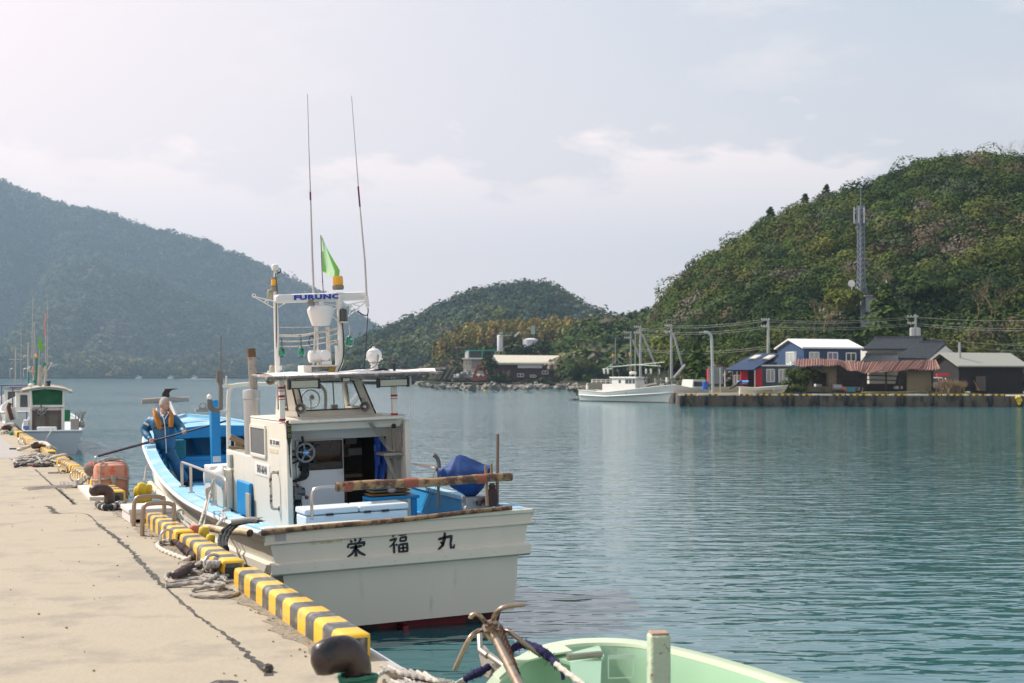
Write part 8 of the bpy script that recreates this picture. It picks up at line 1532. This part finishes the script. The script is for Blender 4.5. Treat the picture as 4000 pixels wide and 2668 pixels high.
    k = MB(); k.lathe([(.04, 0), (.06, .03), (.05, .1), (.02, .13)], M2(141, 1396), n=12); k.build('amber_lamp', ORANGE, o); k = MB(); k.lathe([(.06, 0), (.06, .16), (.02, .18)], M2(172, 1432), n=12); k.build('green_lamp', GREENB, o)
    k = MB(); [k.lathe([(.02, 0), (.045, .03), (.04, .06)], M2(x, y), n=10) for x, y in ((200, 1422), (115, 1436), (109, 1442))]; k.build('gps_antenna', WHITE, o); k = MB(); [k.ball(M2(x, y), (.05, .05, .07), 8) for x, y in ((111, 1482), (132, 1490))]; k.build('green_float_lamp', GREENB, o)
    k = MB(); k.lathe([(.07, 0), (.06, .15), (.10, .16), (.09, .22)], Lp_(190, 1510, 3.2), n=12); k.build('vent_cowl', BLACK, o); k = MB(); k.lathe([(.05, 0), (.09, .05), (.09, .12), (.04, .16)], Lp_(119, 1514, 2.2), n=12); k.build('deck_lamp', WHITE, o)
    k = MB(); A_ = [M2(152, 1318), M2(158, 1316), M2(168, 1362), M2(163, 1375), M2(151, 1358)]; k.prism(A_, (0, .02, 0)); k.build('lime_flag', mat('lime green cloth', (.25, .62, .04), .8, trans=.4), o, smooth=False); k = MB(); k.hose([M2(171, 1218), M2(179, 1240), M2(172, 1272), M2(177, 1290), M2(179, 1315)], .025); k.hose([M2(130, 1430), M2(126, 1460)], .03); k.build('pink_streamer', mat('salmon streamer', (.75, .30, .22), .8), o)
    k = MB(); p = Lp_(150, 1671, .9); q = Lp_(222, 1669, .9); k.box2((p.x-.05, .8, p.z-.2), (q.x, 1.2, p.z+.03)); k.build('white_cooler', WHITE, o, bevel=.04)
    k = MB(); p = Lp_(263, 1640, 4.); k.box2((p.x-.3, 3.5, 1.1), (p.x+.35, 5., p.z)); k.tube([Lp_(272, 1640, 3.8), Lp_(274, 1600, 3.8), Lp_(254, 1598, 3.8)], .025); k.build('deck_box', WHITE, o, bevel=.03); k = MB(); p = Lp_(262, 1638, 3.6); k.box((p.x, 3.4, p.z+.17), (.22, .22, .4)); k.build('green_bin', mat('green bin', (.03, .30, .10), .6), o); k = MB(); p = Lp_(292, 1670, 1.2); k.box((p.x, 1.2, p.z+.1), (.3, .3, .45)); [k.tube([(p.x+.15+random.gauss(0, .08), 1.2, p.z), (p.x+.25+random.gauss(0, .1), 1.2, p.z+.6)], .02, 5) for _ in range(8)]; k.ball((p.x+.25, 1.2, p.z+.1), .12, 8); k.build('stern_gear', WOODG, o)
    k = MB(); k.rope([Lp_(207, 1674, -.05), Lp_(190, 1700, -.2), Lp_(176, 1726, -.3)], .018, step=.1); k.build('stern_rope', ROPEW, o)
    k = MB(); p, q = Lp_(92, 1640, 2.3), Lp_(110, 1685, 2.3); k.box2((p.x, 1.9, q.z), (q.x, 2.6, p.z)); k.build('lettered_locker', WHITE, o, bevel=.02); k = MB(); [k.box(Lp_(101, y, 1.88), (.22, .01, .05)) for y in (1668, 1676)]; [k.box(Lp_(104, 1612+8*i, 2.15), (.05, .01, .06)) for i in range(4)]; k.build('blue_marks', BL2, o, smooth=False)
boat('green_sheeted_boat', 'blue grey white boat with a green sheet under its curved canopy, second along the quay', s2, b2_, 2.3, (.86, .80, 1.45), mat('pale blue grey hull', (.50, .54, .58), .4, var=.05), boot=BLACK, parts=gboat)
def simple(o, L_, B, z):
    k = MB(); k.box2((-.6, L_*.35, .8), (.6, L_*.6, 2.1)); c = k.build('cabin', WHITE, o, bevel=.04); k = MB(); k.box2((-.4, L_*.35-.02, 1.35), (.4, L_*.35-.01, 1.95)); k.build('cabin_window', PANE, c, smooth=False); k = MB(); k.box2((-.9, L_*.3, 2.3), (.9, L_*.65, 2.36)); [k.tube([(s*.75, L_*.32, 1), (s*.75, L_*.32, 2.3)], .03) for s in (-1, 1)]; k.build('canopy', mat('slate canopy', (.10, .10, .16), .6), o); k = MB(); k.tube([(0, L_*.5, 2.5), (0, L_*.5, 4.6)], .04); k.tube([(-.4, L_*.5, 3.9), (.4, L_*.5, 3.9)], .02); k.tube([(.3, L_*.55, 2.5), (.3, L_*.55, 5.6)], .015); k.build('mast', mat('pale mast pipe', (.5, .47, .40), .5), o)
boat('quay_boat', 'white boat with a slate coloured canopy hidden behind the green sheeted boat', Vector((4.5, 70.5, 0)), Vector((5., 82, 0)), 2.6, (1.2, 1.1, 1.9), WHITE, parts=simple)
boat('quay_boat', 'farthest white boat in the row at the left edge of the picture', Vector((4.6, 86, 0)), Vector((5.4, 98, 0)), 2.6, (1.2, 1.1, 1.9), WHITE, parts=simple)
an = thing('stock_anchor', 'brown bow anchor and white bow roller at the left edge behind the farthest bollard', 'anchor'); k = MB(); k.hose([ay(48, 1640, 66), ay(38, 1605, 66), ay(34, 1590, 66), ay(40, 1574, 66)], .09); k.tube([ay(40, 1600, 66), ay(50, 1640, 66)], .05); k.build('shank', RUST, an); k = MB(); [k.tube([ay(x, 1592, 66.3), ay(x+10, 1636, 66.3)], .10) for x in (27, 52)]; k.build('roller_cheek', WHITE, an)
for x, D2, lb in ((40, 400, 'left one of the two distant harbour lamps'), (92, 400, 'right one of the two distant harbour lamps')): k = MB(); k.hose([P3(x, 1475, D2), P3(x, 1447, D2), P3(x+3, 1441, D2), P3(x+11, 1439, D2)], .12); tag(k.build('harbour_lamp', GAL), lb, 'street lamp')
# ================================================================ the green boat in the near corner
gb_ = thing('green_boat', 'pale mint green open boat whose bow fills the lower right corner', 'boat'); MINT = mat('mint green gelcoat', (.36, .56, .38), .35, var=.06, sc=3, col2=(.52, .62, .42), lo=.55, hi=.75, sc2=2, coat=.3); MINT2 = mat('pale mint edge', (.58, .68, .46), .4, var=.08, sc=4, coat=.3)
ZG = 1.10
out = [az(x, y, ZG) for x, y in ((1850, 2900), (1865, 2760), (1895, 2668), (1960, 2605), (2080, 2535), (2200, 2504), (2330, 2494), (2480, 2500), (2640, 2528), (2850, 2580), (3140, 2668), (3600, 2840))]; out = spline(out, .06); cen = az(2450, 2900, ZG)
def inw(p, w, dz): d = (cen-p); d.z = 0; return p+d.normalized()*w+Vector((0, 0, dz))
k = MB(); k.loft([[inw(p, .16, -.02), inw(p, .15, .0), inw(p, .03, .01), inw(p, 0, -.01), inw(p, -.01, -.06), inw(p, .0, -.10)] for p in out]); k.build('gunwale', MINT2, gb_, ang=1)
k = MB(); k.loft([[inw(p, .02, -.08), inw(p, .12, -.4), inw(p, .35, -1.15)] for p in out]); k.build('hull', MINT, gb_); k = MB(); k.loft([[inw(p, .155, -.01), inw(p, .20, -.16), inw(p, .26, -.45)] for p in out]); k.build('inner_wall', MINT, gb_); k = MB(); fl_ = [inw(p, .25, -.42) for p in out]; k.add(fl_, [tuple(range(len(fl_)))]); k.build('deck', MINT, gb_, smooth=False)
k = MB(); A_ = [(1990, 2572), (2150, 2545), (2235, 2560), (2150, 2600), (2020, 2625)]; k.prism([az(x, y, ZG+.0) for x, y in ((1925, 2640), (1985, 2585), (2090, 2545), (2180, 2512), (2235, 2548), (2150, 2562), (2010, 2600), (1950, 2655))], (0, 0, .012)); k.build('bow_deck', MINT2, gb_, smooth=False)
k = MB(); k.prism([az(x, y, ZG-.02) for x, y in ((2150, 2562), (2235, 2548), (2340, 2520), (2360, 2560), (2350, 2575), (2235, 2590))], (0, 0, -.02)); k.loft([[az(2225, 2588, ZG), az(2240, 2640, ZG)-Vector((0, 0, .1))], [az(2350, 2568, ZG), az(2345, 2620, ZG)-Vector((0, 0, .1))]]); k.build('bow_recess', MINT, gb_, smooth=False)
k = MB(); k.tube([az(2217, 2568, ZG+.02), az(2350, 2555, ZG+.02)], .022); k.build('grab_bar', mat('corroded bar', (.35, .33, .25), .5, .6, var=.3, sc=20), gb_); p = ad(2422, 2602, 8.9); k = MB(); k.frame(p+Vector((-.08, 0, -.07)), p+Vector((.08, -.03, -.07)), p+Vector((.08, -.03, .07)), p+Vector((-.08, 0, .07)), .006, .003); k.box(p+Vector((0, -.015, .06)), (.16, .004, .022), (0, 0, -.2)); k.build('faded_label', mat('faded white label', (.55, .66, .55), .5), gb_, smooth=False)
p0, p1 = ad(2573, 2668, 7.2), ad(2573, 2474, 7.2); k = MB(); k.box((p0+p1)/2+Vector((0, 0, -.3)), (.105, .105, (p1-p0).length+.6), (0, 0, -TH+.12)); k.build('samson_post', mat('flaking mint timber post', (.48, .58, .42), .8, var=.1, sc=8, col2=(.22, .13, .09), lo=.57, hi=.62, sc2=9, bump=.4, bsc=40), gb_, bevel=.015); k = MB(); k.box(p1+Vector((0, 0, .003)), (.09, .09, .012), (0, 0, -TH+.12)); k.build('post_top', mat('worn brown timber', (.38, .25, .17), .8, var=.3, sc=14), gb_, bevel=.004)
k = MB(); k.prism([ad(1890, 2640, 9.2), ad(1872, 2560, 9.3), ad(1880, 2530, 9.4), ad(1905, 2560, 9.2), ad(1960, 2600, 9.0), ad(1930, 2668, 9.0)], (.06, .1, 0)); k.tube([ad(1912, 2562, 9.1), ad(1975, 2606, 8.9)], .018, 8); k.tube([ad(1873, 2470, 9.4), ad(1876, 2540, 9.3), ad(1905, 2562, 9.2)], .02, 8); k.build('bow_roller', mat('dull galvanised plate', (.45, .41, .34), .45, .7, var=.2, sc=9), gb_, bevel=.004)
gn = thing('grapnel_anchor', 'rusty steel grapnel anchor with four curved arms over the green bow', 'anchor'); GA = mat('brown galvanised anchor', (.38, .30, .22), .35, .8, var=.25, sc=9, col2=(.20, .11, .06), lo=.55, hi=.7, sc2=10); hub = ad(1922, 2462, 9.0)
MB().tube([ad(2090, 2800, 7.9), ad(1928, 2478, 8.95)], [.034, .030], 12).build('shank', GA, gn)
for pts in ([(1922, 2455), (1928, 2415), (1950, 2382), (1985, 2368), (2050, 2361)], [(1912, 2455), (1895, 2430), (1880, 2412), (1862, 2398), (1842, 2405), (1838, 2416)], [(1915, 2465), (1880, 2462), (1845, 2480), (1815, 2530), (1775, 2618)], [(1935, 2458), (1975, 2462), (2020, 2490), (2070, 2530), (2115, 2562)]): k = MB(); k.hose([ad(x, y, 9.0-.1*(i > 1)) for i, (x, y) in enumerate(pts)], .0155, n=10, step=.03); k.build('fluke', GA, gn)
k = MB(); k.lathe([(.05, -.05), (.062, -.03), (.062, .03), (.05, .05)], hub, (hub-ad(2090, 2800, 7.9)), 14); [k.ball(ad(1922+dx, 2455+dy, 8.95), .018, 8) for dx, dy in ((-20, -10), (-8, -22), (14, -20), (24, 4), (-22, 10), (0, 14))]; k.build('crown', GA, gn)
k = MB()
for i in range(22): t = i/21; c = ad(1958+t*70, 2458+t*190, 8.95-.6*t); k.tube([c+Vector((math.cos(q)*.012, 0.012*math.sin(q)*(i % 2), math.sin(q)*.022)) for q in np.linspace(0, 6.28, 11)], .0045, 4)
tag(k.build('anchor_chain', RUST), 'thin rusty chain hanging beside the grapnel shank', 'chain')
NAVYR = mat('navy blue fluffy rope', (.035, .03, .12), 1., var=.5, sc=40, bump=1., bsc=150)
matted('chafing_sleeve', 'navy fluffy rope sleeve arching over the green bow', [ad(1990, 2556, 9.0), ad(2020, 2522, 9.0), ad(2060, 2520, 9.0), ad(2110, 2540, 8.9), ad(2150, 2570, 8.8), ad(2177, 2600, 8.7)], .028, NAVYR); matted('chafing_sleeve', 'navy fluffy rope sleeve left of the grapnel, sloping down to the quay', [ad(1915, 2600, 9.1), ad(1880, 2622, 9.1), ad(1845, 2638, 9.1), ad(1812, 2658, 9.1)], .028, NAVYR)
rope('bow_line', 'twisted white bow line running from the navy sleeve into the green boat', [ad(2172, 2594, 8.7), ad(2215, 2628, 8.5), ad(2270, 2668, 8.3), ad(2320, 2710, 8.1)], .017, ROPEW); rope('bow_line', 'twisted white rope end below the left navy sleeve at the bottom edge', [ad(1818, 2654, 9.1), ad(1790, 2668, 9.1), ad(1750, 2690, 9.1)], .017, ROPEW); rope('short_rope', 'thin navy tail hanging from the end of the navy sleeve', [ad(2187, 2596, 8.7), ad(2196, 2625, 8.7), ad(2200, 2655, 8.7)], .012, NAVYR)
# ================================================================ haze
def haze():
    mb = MB(); mb.box2((-2600, -120, -1), (3600, 3600, 400)); m = bpy.data.materials.new('haze'); m.use_nodes = True; nt = m.node_tree
    nt.nodes.remove(nt.nodes['Principled BSDF']); v = nd(nt, 'ShaderNodeVolumePrincipled'); v.inputs['Color'].default_value = (.55, .78, 1, 1); v.inputs['Density'].default_value = HAZE; v.inputs['Anisotropy'].default_value = .3
    nt.links.new(v.outputs[0], nt.nodes['Material Output'].inputs['Volume']); o = mb.build('haze', m, smooth=False); o['kind'] = 'stuff'
HAZE = 1.95e-4
haze()
# ================================================================ put every thing's origin at its base
bpy.context.view_layer.update()
for o in list(bpy.data.objects):
    if o.parent or o.type in ('LIGHT', 'CAMERA') or 'kind' in o: continue
    pts = []
    def walk(q):
        if q.type == 'MESH': pts.extend(q.matrix_world @ Vector(c) for c in q.bound_box)
        for c in kids(q): walk(c)
    if o.type == 'EMPTY':
        for c in kids(o): walk(c)
    else: continue
    if not pts or o.get('fix'): continue
    lo = Vector([min(p[i] for p in pts) for i in range(3)]); hi = Vector([max(p[i] for p in pts) for i in range(3)])
    b = Vector(((lo.x+hi.x)/2, (lo.y+hi.y)/2, lo.z)); dl = o.matrix_world.inverted() @ b
    o.location = b
    for c in kids(o): c.location = Vector(c.location)-dl
for o in bpy.data.objects:
    if 'fix' in o: del o['fix']
    if o.parent is None and 'label' in o and 'kind' not in o: o['kind'] = 'thing'
